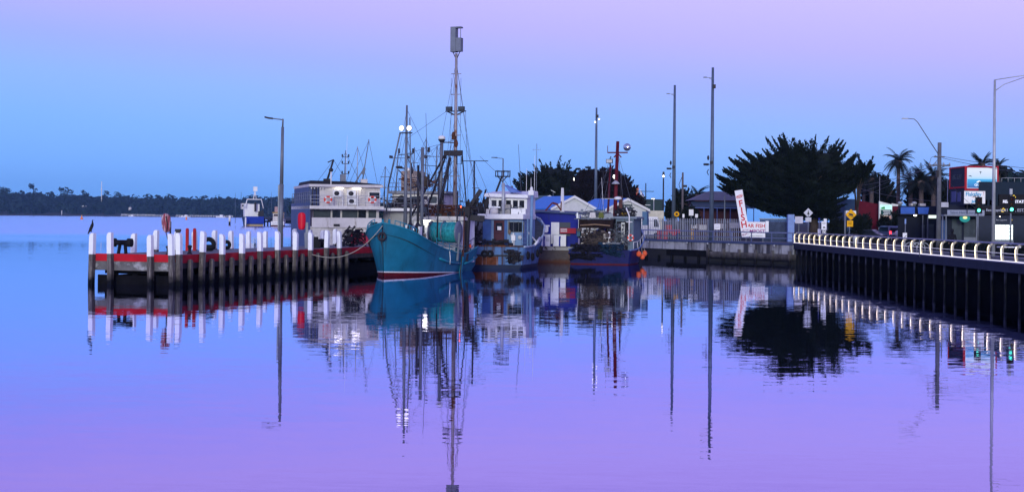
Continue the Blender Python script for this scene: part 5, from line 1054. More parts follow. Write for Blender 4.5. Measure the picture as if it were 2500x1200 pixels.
mb = MB(); mb.box((0, 4, zt + .06), (4.2, 8.4, .12)); mb.build('roof', darksteel, t); mb = MB(); mb.b2(-1.2, -.2, -.06, -.01, zt - .9, zt - .8); mb.build('sign_strip', white, t)
t = thing('brick_tower', 'small orange brick tower with red band beyond the trees', 'tower', G(1553, 280)); zt = ZZ(1553, 458, 280) - 1.93; bk = mat('tower_brick', (.5, .2, .12), .8, var=.25)
mb = MB(); mb.box((0, 0, (zt - 2.2) / 2), (1.7, 1.7, zt - 2.2)); mb.build('wall', bk, t); mb = MB(); mb.box((0, 0, zt - 1.7), (1.55, 1.55, 1.0), taper=.72); mb.build('roof', mat('tower_red', (.35, .03, .04), .7), t); mb = MB(); mb.box((0, 0, zt - .6), (.8, .8, 1.2)); mb.build('chimney', bk, t)
t = thing('banner_flag', 'white and blue flag beside the brick tower', 'flag', G(1563, 262)); mb = MB(); mb.tube([(0, 0, 0), (0, 0, ZZ(1563, 462, 262) - 1.93)], .06); mb.build('pole', white, t)
zt = ZZ(1563, 464, 262) - 1.93; mb = MB(); mb.ext([(.06, 0, zt), (.7, .05, zt - 1.0), (.7, .05, zt - 1.9), (.06, 0, zt - 1.9)], (0, .03, 0)); fl_ = mb.build('cloth', white, t); mb = MB(); mb.ext([(.07, -.01, zt - .05), (.66, .035, zt - 1.0), (.4, .0, zt - 1.1)], (0, .015, 0)); mb.ext([(.07, -.01, zt - 1.2), (.5, .03, zt - 1.88), (.07, -.01, zt - 1.88)], (0, .015, 0)); mb.build('emblem', bluep, fl_)
# bungalow
t = thing('bungalow', 'dark bungalow with hipped grey roof and verandah', 'house', G(1752, 198)); zr = ZZ(1752, 466, 198) - 1.93; zev = ZZ(1752, 489, 198) - 1.93
mb = MB(); mb.b2(-3.2, 4.0, 0, 7, 0, zev); mb.build('wall', mat('house_red', (.07, .025, .03), .8), t)
mb = MB(); A = [(-3.7, -.4, zev), (4.5, -.4, zev), (4.5, 7.4, zev), (-3.7, 7.4, zev)]; B = [(-.9, 3, zr), (1.7, 3, zr), (1.7, 4, zr), (-.9, 4, zr)]; mb.loft([[Vector(p) for p in A], [Vector(p) for p in B]]); mb.build('roof', mat('slate_roof', (.10, .10, .14), .6), t)
mb = MB(); mb.loft([[Vector((-4.2, -2.2, zev - .95)), Vector((4.8, -2.2, zev - .95)), Vector((4.8, -2.2, zev - .85)), Vector((-4.2, -2.2, zev - .85))], [Vector((-3.6, .0, zev - .25)), Vector((4.4, .0, zev - .25)), Vector((4.4, .0, zev - .15)), Vector((-3.6, .0, zev - .15))]]); mb.build('verandah_roof', mat('verandah_blue', (.03, .05, .07), .5), t)
mb = MB()
for x in (-4, -2.2, -.4, 1.4, 3.2, 4.6): mb.b2(x - .05, x + .05, -2.15, -2.05, 0, zev - .95)
mb.b2(-4.1, 4.7, -2.2, -2.1, zev - 1.12, zev - .97); mb.build('verandah_post', mat('trim_blue', (.08, .12, .3), .6), t)
mb = MB()
for x, z, s in ((-3.6, 1.4, .9), (-2.4, 1.2, 1.0), (.2, 1.4, 1.2), (2.0, 1.5, 1.4), (3.8, 1.3, .7)): mb.b2(x - s / 2, x + s / 2, -2.5, -2.4, z - .35, z + .35)
mb.build('fence_sign', dirtywhite, t)

# ------------------------------------------------------------------ palisade fence, signs, banner on the quay
fx = WA - wd_ * 6 + wn * 3; fl = 18.6; fz = 1.99
pf = thing('palisade_fence', 'tall galvanised palisade fence along the quay walk', 'fence', (fx.x, fx.y, fz - .06), wang)
mb = MB(); n_ = int(fl / .3)
for k in range(n_): mb.box((k * .3, 0, 1.2), (.075, .03, 2.2)); mb.box((k * .3, 0, 2.34), (.075, .03, .08), taper=.3)
mb.build('palings', galvlight, pf); mb = MB(); mb.b2(0, fl, .02, .07, .35, .41); mb.b2(0, fl, .02, .07, 2.0, 2.06); mb.build('rail', galv, pf)
for k in range(8): mb = MB(); x = .1 + k * (fl - .2) / 7; mb.b2(x - .04, x + .04, .075, .16, 0, 2.3); mb.build('post', galv, pf)
def board_sign(name, label, cat, px0, px1, y0, y1, d, m_, legs=True, zg=1.95, tilt=0):
    a = P(px0, y0, d); b = P(px1, y1, d); cx = (a.x + b.x) / 2; w_ = b.x - a.x; t = thing(name, label, cat, (cx, d, zg)); h0, h1 = b.z - zg, a.z - zg
    mb = MB(); mb.b2(-w_ / 2, w_ / 2, -.02, .02, h0, h1); p = mb.build('panel', m_, t)
    if legs:
        mb = MB(); mb.b2(-.03, .03, .022, .08, 0, h1 - .02) if w_ < 1.2 else [mb.b2(x - .03, x + .03, .022, .08, 0, h1 - .02) for x in (-w_ * .4, w_ * .4)]; mb.build('post', galv, t)
    return t, p, w_, h0, h1
signw = mat('sign_white', (.82, .82, .82), .45, var=.03); signred = mat('sign_red', (.60, .01, .03), .5); signpurple = mat('sign_purple', (.30, .02, .2), .5); signgrey = mat('sign_grey', (.1, .18, .15), .5)
t, p, w_, h0, h1 = board_sign('compost_sign', 'white board about fish compost with red purple lettering beside the banner', 'sign', 1817, 1868, 541, 581, 146, signw)
text('AR FISH', .52, p, (.16, -.03, h1 - .42), signred, bold=.008); text('OMPOST', .50, p, (.05, -.03, h1 - .98), signpurple, bold=.008); text('MENTALLY FRIENDLY', .17, p, (.05, -.03, h0 + .22), signgrey)
mb = MB(); mb.b2(w_ / 2 + .03, w_ / 2 + .35, 0, .03, h0 + .6, h1 + .1); mb.build('side_panel', signw, t)
# fish banner: leaning, flat cloth on a pole
a0 = P(1822, 584, 145); a1 = P(1803, 464, 145); lean = math.atan2(a0.x - a1.x, a1.z - a0.z); hb = (a1 - a0).length
t = thing('fish_banner', 'tall leaning white banner with big red FISH letters', 'banner', (a0.x, 145, a0.z)); t.rotation_euler.y = -lean
mb = MB(); mb.b2(-.40, .40, -.015, .015, .25, hb); mb.build('cloth', signw, t); mb = MB(); mb.tube([(.37, .04, -.3), (.37, .04, hb)], .03); mb.build('pole', galv, t)
for k, ch in enumerate('FISH'): text(ch, .92, t, (0, -.03, hb - 1.40 - k * .71), signred, sxx=.95, bold=.02)
text('FRESH', .42, t, (0, -.03, hb - .66), signred, sxx=.6, bold=.008, ry=-14); text('OFF THE', .24, t, (.02, -.03, hb - 4.12), signpurple, sxx=.75); text('BOAT', .32, t, (0, -.03, hb - 4.5), signpurple, sxx=.8, ry=-10)
t, p, w_, h0, h1 = board_sign('notice_board', 'small white notice on the palisade fence', 'sign', 1744, 1758, 546, 560, 147.0, signw); text('NOTICE', .12, p, (0, -.03, h1 - .16), bluep)
for z in (.28, .38): mb = MB(); mb.b2(-.22, .22, -.032, -.021, h0 + z - .14, h0 + z - .11); mb.build('text_line', galv, p)
for (a, b, c, d_, dd, lb) in ((1682, 1693, 511, 526, 168, 'blank white panel behind the fence, larger than its neighbour'), (1697, 1704, 522, 531, 166, 'small white bin box behind the fence right of the blank panel'), (1666, 1671, 522, 531, 166, 'tiny white box on a post left of the blank panel')):
    board_sign('white_hoarding', lb, 'hoarding', a, b, c, d_, dd, signw)
t, p, w_, h0, h1 = board_sign('curve_sign', 'round yellow sign with black arrow behind the palisade fence', 'sign', 1648, 1656, 515, 530, 166, darksteel); mb = MB(); mb.torus((0, -.03, (h0 + h1) / 2), .22, .09, 'y'); mb.build('arrow', mat('sign_yellow', (.85, .42, .0), .5), p)
t, p, w_, h0, h1 = board_sign('blue_hoarding', 'tall pale blue panel at the end of the fence', 'hoarding', 1924, 1939, 523, 570, 150, mat('panel_blue', (.22, .32, .6), .5), False); mb = MB(); mb.b2(-w_ / 2, w_ / 2, .021, .6, 0, h1 - .01); mb.build('backing', mat('panel_blue', (.22, .32, .6), .5), t)
board_sign('white_sheet', 'white sheet sign right of the tall pale blue panel', 'sign', 1941, 1960, 528, 545, 151, mat('sheet_white', (.6, .58, .66), .5))
# timber yard fence (dark) between banner and blue panel
t = thing('timber_fence', 'dark blue grey board fence behind the compost sign', 'fence', G(1892, 153), R(-6)); mb = MB()
for k in range(34): mb.b2(-1.6 + k * .1, -1.515 + k * .1, 0, .03, 0, 2.35)
mb.build('boards', mat('fence_blue', (.05, .07, .12), .8, var=.4), t); mb = MB(); mb.b2(-1.7, 1.9, -.05, .1, 2.352, 2.45); mb.build('rail', galv, t)
# van, tractor and yellow post behind the fence
t = thing('white_van', 'white delivery van parked behind the palisade fence', 'van', (XX(1585, 560, 165), 165, 1.94), R(4))
mb = MB(); mb.ext([(-1.6, 0, .35), (1.35, 0, .35), (1.35, 0, 1.1), (1.0, 0, 2.45), (.9, 0, 2.5), (-1.6, 0, 2.5)], (0, 1.9, 0)); mb.build('body', signw, t, bev=.06)
mb = MB(); mb.ext([(.5, -.01, 1.35), (1.15, -.01, 1.35), (.92, -.01, 2.2), (.5, -.01, 2.2)], (0, .02, 0)); mb.build('window', glassdark, t)
for x in (-1.0, .85): mb = MB(); mb.lathe([(.2, -.04), (.36, -.02), (.36, .16), (.2, .16)], 16, (x, 0, .36), 'y'); mb.build('wheel', black, t)
t = thing('red_forklift', 'red forklift parked behind the palisade fence', 'forklift', (XX(1642, 560, 163), 163, 1.94), R(10))
mb = MB(); mb.box((0, 0, .75), (1.6, .9, .7), taper=.9); mb.box((-.5, 0, 1.35), (.6, .8, .5)); mb.build('body', redp, t)
for x in (-.55, .6): mb = MB(); mb.lathe([(.1, -.1), (.36, -.1), (.36, .12), (.1, .12)], 14, (x, -.45, .36), 'y'); mb.build('wheel', black, t)
mb = MB(); 
for x in (-.7, .35): mb.bar((x, -.3, 1.1), (x + .1, -.3, 2.0), .06, .06); mb.bar((x, .3, 1.1), (x + .1, .3, 2.0), .06, .06)
mb.b2(-.75, .55, -.4, .4, 2.0, 2.06); mb.bar((.95, -.2, .1), (.95, -.2, 2.3), .1, .08); mb.bar((.95, .2, .1), (.95, .2, 2.3), .1, .08); mb.build('mast_frame', darksteel, t)
t = thing('red_crate', 'low red crate beside the white van', 'crate', (XX(1617, 565, 161), 161, 1.94)); mb = MB(); mb.box((0, 0, .45), (1.1, .8, .9), taper=1.06); mb.box((0, 0, .93), (1.25, .95, .07)); mb.build('box', redp, t)
t = thing('yellow_post', 'short yellow guard post behind the palisade fence', 'bollard', (XX(1690, 565, 158), 158, 1.94)); mb = MB(); mb.lathe([(.16, 0), (.16, 1.15), (.02, 1.25)], 12); mb.build('post', mat('sign_yellow', (.85, .42, .0), .5), t)
t = thing('water_tank', 'white round gas bottle behind the small fence notice', 'tank', (XX(1738, 560, 154), 154, 1.94)); mb = MB(); mb.lathe([(.02, 0), (.3, .02), (.32, 1.6), (.2, 1.9), (.02, 1.95)], 14); mb.build('tank', dirtywhite, t)

# ------------------------------------------------------------------ masts, lamps and poles
polem = mat('mast_grey', (.12, .16, .22), .45, .4)
def tall_mast(px, ytop, d, label, parts):
    h = ZZ(px, ytop, d) - 1.95; t = thing('lamp_mast', label, 'lamp mast', (XX(px - 4, 520, d), d, 1.95), 0, 'tall lamp masts on the quay'); mb = MB(); mb.tube([(0, 0, 0), (0, 0, h)], [.26, .13], 12); mb.build('pole', polem, t)
    for f in parts: f(t, h)
    return t
def arm(z, w_=-.8):
    def f(t, h):
        mb = MB(); mb.bar((0, 0, h - z), (w_, 0, h - z + .05), .06, .06); mb.bar((0, 0, h - z - .2), (w_ * .5, 0, h - z), .05, .05); mb.build('arm', galv, t)
        mb = MB(); mb.box((w_, 0, h - z + .07), (.35, .25, .1)); mb.build('lamp_head', galv, t)
    return f
def cams(z):
    def f(t, h):
        mb = MB(); mb.box((.12, -.25, h - z), (.3, .3, .4)); mb.bar((0, -.1, h - z - .1), (.2, -.3, h - z + .1), .1, .1); mb.build('floodlight', darksteel, t)
    return f
def gear(z):
    def f(t, h):
        mb = MB(); mb.box((-.62, -.1, z), (.5, .25, .22), .4); mb.bar((-.2, 0, z), (-.6, -.1, z + .05), .06, .06); mb.tube([(-.35, 0, z - .5), (-.5, 0, z - .8), (-.35, 0, z - 1.1)], .05, 5); mb.sphere((-.4, 0, z + .7), .18, (.7, .7, 1.5), 8); mb.box((-.1, -.3, z + .2), (.3, .2, .3)); mb.build('camera_bracket', darksteel, t)
    return f
def lampball(dx, z):
    def f(t, h):
        mb = MB(); mb.sphere((dx, -.15, h - z), .10, n=8); mb.build('lamp', lit, t)
    return f
tall_mast(1741, 165, 150, 'tallest quay lamp mast, nearest to the cypress', [arm(1.1), cams(2.0), gear(8.0)])
tall_mast(1648.5, 208, 172, 'middle quay lamp mast, right of the brick tower', [arm(1.1), gear(8.3)])
tall_mast(1458, 263, 200, 'lamp mast in front of the russet tree with lit lamps at its top', [cams(1.2), lampball(.35, 1.6), lampball(-.2, 2.0)])
def street_pole(name, label, px, ytop, d, r, m_, cat='street lamp', zg=1.93):
    h = ZZ(px, ytop, d) - zg; t = thing(name, label, cat, (XX(px - 1, 520, d), d, zg)); mb = MB(); mb.tube([(0, 0, 0), (0, 0, h)], [r, r * .7], 10); mb.build('pole', m_, t); return t, h
t, h = street_pole('street_lamp', 'slim black street lamp with a lit head left of the middle mast', 1620, 426, 180, .12, darksteel); mb = MB(); mb.box((0, 0, h + .1), (.3, .3, .5), taper=.7); mb.build('lamp_head', darksteel, t); mb = MB(); mb.sphere((-.02, -.16, h - .2), .13, n=8); mb.build('lamp', lit, t)
t, h = street_pole('timber_pole', 'weathered timber pole with a small lamp right of the middle mast', 1667, 421, 190, .17, mat('pole_timber', (.14, .12, .12), .85, var=.3), 'pole'); mb = MB(); mb.box((.3, -.1, h - 1.8), (.5, .3, .3)); mb.tube([(-.1, 0, h - .6), (-.5, 0, h - 1.6), (-.3, 0, h - 2.2)], .04, 5); mb.build('fitting', darksteel, t)
t, h = street_pole('power_pole', 'thin distant power pole with crossarm beside the flag', 1577, 447, 245, .14, mat('pole_blue', (.05, .10, .16), .7), 'power pole'); mb = MB(); mb.bar((-1.4, 0, h - 1.4), (1.4, 0, h - 1.4), .12, .12); mb.build('crossarm', mat('pole_blue', (.05, .10, .16), .7), t)
t, h = street_pole('street_lamp', 'small white street lamp above the dark warehouse', 1597, 484, 215, .08, galvlight); mb = MB(); mb.box((-.1, 0, h), (.6, .2, .12)); mb.build('lamp_head', galvlight, t); mb = MB(); mb.b2(-.38, .1, -.08, .08, h - .1, h - .065); mb.build('lamp', lit, t)
t, h = street_pole('street_lamp', 'grey street lamp with arm left behind the white bridge', 1228, 387, 190, .11, galv); mb = MB(); mb.tube([(0, 0, h), (-1.3, 0, h + .12)], .04); mb.build('arm', galv, t); mb = MB(); mb.box((-1.15, 0, h + .13), (.8, .3, .1)); mb.build('lamp_head', darksteel, t)
t, h = street_pole('aerial_pole', 'thin television aerial pole above the dark conifer', 1310, 350, 200, .05, galv, 'aerial'); mb = MB(); mb.bar((-.6, 0, h - .9), (.6, 0, h - .9), .03, .03)
for k in range(5): mb.bar((-.5 + k * .25, 0, h - 1.15), (-.5 + k * .25, 0, h - .65), .02, .02)
mb.build('aerial', galv, t)
t, h = street_pole('timber_pole', 'grey square pole between the bungalow and the banner', 1770, 478, 168, .1, galv, 'pole')
for px, y, d, lb in ((1404, 437, 225, 'glowing street lamp in front of the conifers'), (1501, 431, 195, 'glowing street lamp in front of the russet tree'), (1734, 484, 170, None)):
    if lb is None: continue
    t, h = street_pole('street_lamp', lb, px, y, d, .07, galv); mb = MB(); mb.sphere((.0, -.15, h), .26, (1, 1, 1.1), 10); mb.build('lamp', lit, t); mb = MB(); mb.lathe([(.06, .2), (.3, .28), (.02, .42)], 10, (0, -.15, h)); mb.build('shade', darksteel, t)
# gulls of light on the white bracket lamp behind the fish shed
t, h = street_pole('street_lamp', 'small solar street lamp between the shed roofs', 1351, 466, 190, .05, galv); mb = MB(); mb.bar((-.3, 0, h + .1), (.3, 0, h - .2), .5, .05); mb.build('solar_panel', galvlight, t)

# ------------------------------------------------------------------ road signs near the boardwalk
def post_at(px, d, zt_px, name, label, cat='sign', zg=1.95, r=.035, lean=0):
    z = ZZ(px, zt_px, d) - zg; t = thing(name, label, cat, (XX(px, 560, d), d, zg)); mb = MB(); mb.tube([(0, 0, 0), (lean, 0, z)], r, 8); mb.build('post', galv, t); return t, z
dia = lambda s, z: [(-s, 0, z), (0, 0, z - s), (s, 0, z), (0, 0, z + s)]
t, z = post_at(1973, 133, 524, 'diamond_sign', 'grey white diamond sign with small plate on a thin post')
s_ = .44; mb = MB(); mb.ext(dia(s_, z + .18), (0, .02, 0)); o = mb.build('panel', mat('sign_back', (.55, .56, .58), .45), t); mb = MB(); mb.ext([(-.12, -.012, z + .05), (.12, -.012, z + .05), (.02, -.012, z + .3), (-.02, -.012, z + .3)], (0, .01, 0)); mb.b2(-.02, .02, -.012, -.002, z - .1, z + .4); mb.build('symbol', darksteel, o)
mb = MB(); mb.b2(-.27, .27, -.05, -.03, z - .65, z - .25); mb.build('plate', mat('sign_back', (.55, .56, .58), .45), t)
t, z = post_at(2012, 128, 534, 'parking_sign', 'tall narrow white parking sign with small round sign below'); mb = MB(); mb.b2(-.25, .2, -.05, -.03, z - .98, z - .22); mb.b2(-.05, .22, -.05, -.03, z - .2, z + .02); o = mb.build('panel', signw, t)
text('NO', .2, o, (-.02, -.055, z - .4), darksteel); mb = MB(); mb.b2(-.12, .1, -.056, -.05, z - .82, z - .76); mb.b2(-.1, .06, -.056, -.05, z - .76, z - .7); mb.build('symbol', darksteel, o)
mb = MB(); mb.b2(-.15, .15, -.05, -.03, z - 1.35, z - 1.05); o = mb.build('panel', signw, t); mb = MB(); mb.torus((0, -.055, z - 1.2), .1, .025, 'y'); mb.build('symbol', darksteel, o)
t, z = post_at(2000, 131, 532, 'path_sign', 'low white sign with blue strip beside the narrow parking sign'); mb = MB(); mb.b2(-.14, .14, -.05, -.03, z - 1.65, z - 1.0); mb.build('panel', signw, t); mb = MB(); mb.b2(-.1, .06, -.05, -.03, z - .15, z); mb.build('strip', bluep, t)
yel = mat('sign_yellow', (.85, .42, .0), .5)
t, z = post_at(2071, 119, 520, 'warning_sign', 'yellow diamond warning sign with truck symbol and yellow plate', lean=.17); zc = z - .12
mb = MB(); mb.ext([(p[0] + .2, -.05, p[2]) for p in dia(.46, zc)], (0, .02, 0)); o = mb.build('panel', yel, t); mb = MB(); mb.ext([(.0, -.062, zc + .1), (.02, -.062, zc - .02), (.36, -.062, zc - .12), (.38, -.062, zc + .02), (.2, -.062, zc + .1)], (0, .01, 0)); mb.ext([(-.05, -.062, zc - .06), (.44, -.062, zc - .2), (.44, -.062, zc - .24), (-.05, -.062, zc - .1)], (0, .01, 0)); mb.build('symbol', darksteel, o)
mb = MB(); mb.b2(-.12, .38, -.05, -.03, zc - 1.0, zc - .5); o = mb.build('plate', yel, t); mb = MB(); mb.b2(-.02, .28, -.056, -.051, zc - .68, zc - .62); mb.b2(0, .26, -.056, -.051, zc - .82, zc - .76); mb.build('text_line', mat('sign_brown', (.3, .14, .0), .6), o)
t, z = post_at(2063, 140, 514, 'shop_sign', 'white shop sign on a grey post behind the yellow warning sign', r=.09); mb = MB(); mb.b2(.05, 1.05, -.08, -.04, z - .42, z); o = mb.build('panel', signw, t); text('AM', .3, o, (.3, -.09, z - .2), bluep)
t = thing('litter_bin', 'short pale cylinder bin right of the warning sign', 'bin', (XX(2089, 567, 128), 128, 1.95)); mb = MB(); mb.lathe([(.24, 0), (.26, .9), (.2, 1.0)], 14); mb.build('body', galvlight, t); mb = MB(); mb.lathe([(.28, 1.002), (.28, 1.08), (.03, 1.12)], 14); mb.build('lid', darksteel, t)
t, z = post_at(2210, 116, 534, 'parking_sign', 'slim blue sign on a black post near the bike hoops'); mb = MB(); mb.b2(-.06, .06, -.04, -.02, z - .4, z); mb.build('panel', mat('panel_blue', (.22, .32, .6), .5), t)
t, p, w_, h0, h1 = board_sign('path_sign', 'small white sign with a black stroke near the parked car', 'sign', 2204, 2214, 568, 583, 112, signw); mb = MB(); mb.ext([(-.1, -.03, h0 + .08), (-.05, -.03, h0 + .08), (.12, -.03, h0 + .25), (.12, -.03, h0 + .32)], (0, .008, 0)); mb.build('symbol', darksteel, p)
t = thing('bike_rack', 'row of three steel bicycle hoops on the verge', 'bike rack', (XX(2243, 580, 106), 106, 1.95)); mb = MB()
for k in range(4): mb.tube([(-.6 + k * .28 + .45 * math.cos(a), -.1 * k, .35 + .35 * math.sin(a)) for a in [math.pi * q / 8 for q in range(9)]], .03, 6); mb.tube([(-.15 + k * .28, -.1 * k, 0), (-.15 + k * .28, -.1 * k, .35)], .03, 6); mb.tube([(-1.05 + k * .28, -.1 * k, 0), (-1.05 + k * .28, -.1 * k, .35)], .03, 6)
mb.build('hoops', galvlight, t)
t, z = post_at(2246, 92, 585, 'slim_post', 'thin grey post at the edge of the grass strip', 'post', r=.03)
t, z = post_at(2301, 90, 527, 'slim_post', 'tall thin grey post left of the walking person', 'post', r=.04)

# ------------------------------------------------------------------ parked four wheel drive
CAR = thing('parked_car', 'blue grey four wheel drive with white spare wheel cover and lit tail lights', 'car', (XX(2168, 570, 166), 166, 1.94), R(9))
carp = mat('car_paint', (.14, .17, .27), .3, .3, coat=.6)
mb = MB(); W2 = .88
prof = [(-2.2, .38), (-2.25, .62), (-2.22, .98), (-2.1, 1.05), (-1.98, 1.62), (-1.8, 1.72), (.2, 1.74), (.55, 1.68), (1.15, 1.12), (2.1, 1.02), (2.25, .85), (2.28, .4)]
rings = []
for x, k, dz in ((-W2, .97, 0), (-W2 * .98, 1, 0), (W2 * .98, 1, 0), (W2, .97, 0)):
    rings.append([Vector((x * (1 if z < 1.06 else .86), y * k, z)) for y, z in prof])
mb.loft(rings); mb.build('body', carp, CAR, bev=.04)
mb = MB(); mb.ext([(-.66, -2.13, 1.1), (.66, -2.13, 1.1), (.6, -2.03, 1.56), (-.6, -2.03, 1.56)], (0, .03, .0)); mb.build('rear_window', glassdark, CAR)
for s in (-1, 1): mb = MB(); mb.ext([(s * .80, -1.85, 1.12), (s * .80, .9, 1.12), (s * .77, .45, 1.58), (s * .77, -1.8, 1.6)], (s * .02, 0, 0)); mb.build('side_window', glassdark, CAR)
mb = MB(); mb.lathe([(.3, .0), (.36, -.04), (.36, -.18), (.28, -.22), (.02, -.23)], 20, (.12, -2.24, .86), 'y'); mb.build('spare_wheel', signw, CAR)
for s in (-1, 1):
    mb = MB(); mb.b2(s * .70 - .1, s * .70 + .1, -2.30, -2.2, .82, 1.12); mb.build('tail_light', mat('tail_lamp', (.8, .02, .02), .3, emit=(1, .03, .05), es=5), CAR)
    for y in (-1.4, 1.4): mb = MB(); mb.lathe([(.15, -.1), (.34, -.1), (.34, .1), (.15, .1)], 18, (s * .80, y, .34), 'x'); wh = mb.build('wheel', black, CAR); mb = MB(); mb.lathe([(.02, 0), (.2, -.0), (.2, .01), (.02, .012)], 12, (s * .905, y, .34), 'x'); mb.build('rim', galv, wh)
mb = MB(); mb.b2(-.62, -.22, -2.30, -2.255, .72, .92); mb.build('number_plate', signw, CAR); mb = MB(); mb.b2(-.86, .86, -2.36, -2.2, .42, .6); mb.build('bumper', darksteel, CAR)
t = thing('parked_car', 'dark car half hidden by the rail in front of the four wheel drive', 'car', (XX(2110, 580, 150), 150, 1.94), R(60)); mb = MB(); prof2 = [(-2.1, .3), (-2.15, .8), (-1.6, .95), (-1.0, 1.38), (.4, 1.4), (1.1, .95), (2.0, .85), (2.1, .35)]
mb.loft([[Vector((x, y, z)) for y, z in prof2] for x in (-.85, .85)]); mb.build('body', mat('car_dark', (.03, .035, .05), .3, .3, coat=.5), t, bev=.06)
for s in (-1, 1):
    mb = MB(); mb.ext([(s * .855, -1.4, .95), (s * .855, .95, .95), (s * .855, .35, 1.32), (s * .855, -1.0, 1.32)], (s * .015, 0, 0)); mb.build('side_window', glassdark, t)
    for y in (-1.3, 1.35): mb = MB(); mb.lathe([(.15, -.1), (.31, -.1), (.31, .1), (.15, .1)], 16, (s * .80, y, .31), 'x'); mb.build('wheel', black, t)
# ================================================================== shops on the right
RB = thing('red_building', 'dark red shed building with sloping roof line behind the parked car', 'building', (XX(2088, 560, 178), 178, 1.93))
dx = lambda px, d=178: XX(px, 500, d) - XX(2088, 560, d)
zz = lambda y, px=2120, d=178, g=1.93: ZZ(px, y, d) - g
mb = MB(); mb.ext([(0, 0, -.1), (dx(2195), 0, -.1), (dx(2195), 0, zz(504, 2195)), (dx(2146), 0, zz(498)), (0, 0, zz(488))], (0, 9, 0)); mb.build('wall', mat('barn_red', (.11, .005, .018), .7, var=.2), RB)
mb = MB(); mb.b2(dx(2064), -.02, .2, 6, -.1, zz(486, 2075)); mb.build('side_wall', mat('slate_blue', (.03, .06, .13), .7), RB)
mb = MB(); mb.ext([(.02, -.06, 0), (1.5, -.06, 0), (.02, -.06, zz(513))], (0, .05, 0)); mb.build('blue_stripe', mat('stripe_blue', (.04, .1, .28), .6), RB)
mb = MB(); mb.ext([(dx(2176), -.2, zz(496, 2170)), (dx(2192), -.2, zz(499, 2190)), (dx(2192), -.2, zz(503, 2190)), (dx(2176), -.2, zz(503, 2170))], (0, .15, 0)); mb.build('fascia', white, RB)
t = thing('pylon_sign', 'tall lit pylon sign with green panels and peach base', 'sign', (XX(2162, 560, 176), 176, 1.93)); w_ = .8
mb = MB(); mb.ext([(-w_, 0, 0), (w_, 0, 0), (w_, 0, zz(499, 2162, 176)), (-w_, 0, zz(491, 2162, 176))], (0, .3, 0)); mb.build('panel', mat('pylon_white', (.7, .72, .7), .5, emit=(.75, .9, .85), es=.12), t)
mb = MB(); mb.b2(-w_ + .1, w_ - .08, -.03, -.005, zz(511, 2162, 176), zz(500, 2162, 176)); mb.build('logo_panel', mat('pylon_mint', (.5, .8, .7), .5, emit=(.5, .9, .75), es=.6), t)
mb = MB(); mb.ext([(-.65, -.05, zz(510, 2162, 176)), (-.1, -.05, zz(510, 2162, 176)), (-.15, -.05, zz(504, 2162, 176)), (-.5, -.05, zz(506, 2162, 176))], (0, .015, 0)); mb.build('logo', mat('logo_green', (.03, .4, .1), .5), t)
mb = MB(); mb.b2(-w_ + .2, w_ - .12, -.03, -.005, zz(525, 2162, 176), zz(512, 2162, 176)); o = mb.build('list_panel', mat('pylon_green', (.0, .07, .06), .5), t)
mb = MB()
for k in range(3): z = zz(515 + k * 3.6, 2162, 176); mb.b2(-.35 + .1 * (k % 2), .55, -.045, -.031, z - .05, z + .04)
mb.build('text_line', signw, o)
mb = MB(); mb.b2(-w_ + .12, w_ - .12, -.03, -.005, .3, zz(526, 2162, 176)); mb.build('base_panel', mat('peach', (.75, .5, .4), .6, emit=(1, .6, .42), es=.25), t)
# cafe
CF = thing('cafe', 'low cafe with two blue sign boards and lit awning', 'building', (XX(2195, 560, 150), 150, 1.95)); d = 150
fx_ = lambda px: XX(px, 510, 150) - XX(2195, 560, 150); fz_ = lambda y: ZZ(2230, y, 150) - 1.95
mb = MB(); mb.ext([(fx_(2196), .6, 0), (fx_(2300), .6, 0), (fx_(2300) + 2.8, 9, 0), (fx_(2196) + 2.5, 9, 0)], (0, 0, fz_(502))); mb.build('wall', mat('cafe_dark', (.012, .015, .03), .7), CF)
mb = MB(); mb.b2(fx_(2194), fx_(2300), -.6, .6, fz_(524), fz_(521.5)); mb.build('awning', darksteel, CF)
cb = mat('cafe_blue', (.04, .11, .42), .5, var=.3, emit=(.05, .15, .6), es=.12)
mb = MB(); mb.b2(fx_(2195), fx_(2229), -.66, -.602, fz_(522), fz_(505.5)); mb.build('sign_board', cb, CF)
mb = MB(); mb.ext([(fx_(2236), -.66, fz_(505.5)), (fx_(2264), -.66, fz_(505.5)), (fx_(2261), -.66, fz_(522)), (fx_(2238), -.66, fz_(522))], (0, .058, 0)); mb.build('sign_board', cb, CF)
for px in (2207, 2242): mb = MB(); mb.lathe([(.16, fz_(504)), (.16, fz_(498)), (.26, fz_(498)), (.26, fz_(493)), (.05, fz_(491))], 12, (fx_(px), 1.5, 0)); mb.build('chimney', galvlight, CF)
for a, b in ((2229, 2235), (2252, 2266)): mb = MB(); mb.b2(fx_(a), fx_(b), .9, 1.6, fz_(503), fz_(496)); mb.build('roof_unit', dirtywhite, CF)
mb = MB(); mb.b2(fx_(2264), fx_(2287), -.5, -.45, fz_(532), fz_(524.5)); mb.build('lit_panel', mat('lit_soft', (.8, .82, .7), .5, emit=(.85, 1, .85), es=1.0), CF)
mb = MB(); mb.sphere((fx_(2233), -.2, fz_(525)), .16, (1.2, .8, .7), 8); mb.build('lamp', lit, CF)
for px in (2250, 2262, 2285): mb = MB(); mb.b2(fx_(px) - .05, fx_(px) + .05, -.5, -.4, 0, fz_(525)); mb.build('post', galv, CF)
mb = MB(); mb.b2(fx_(2254), fx_(2262), .55, .59, 0, 1.9); mb.b2(fx_(2266), fx_(2284), .55, .59, .4, 2.0); mb.build('window', glassmid, CF)
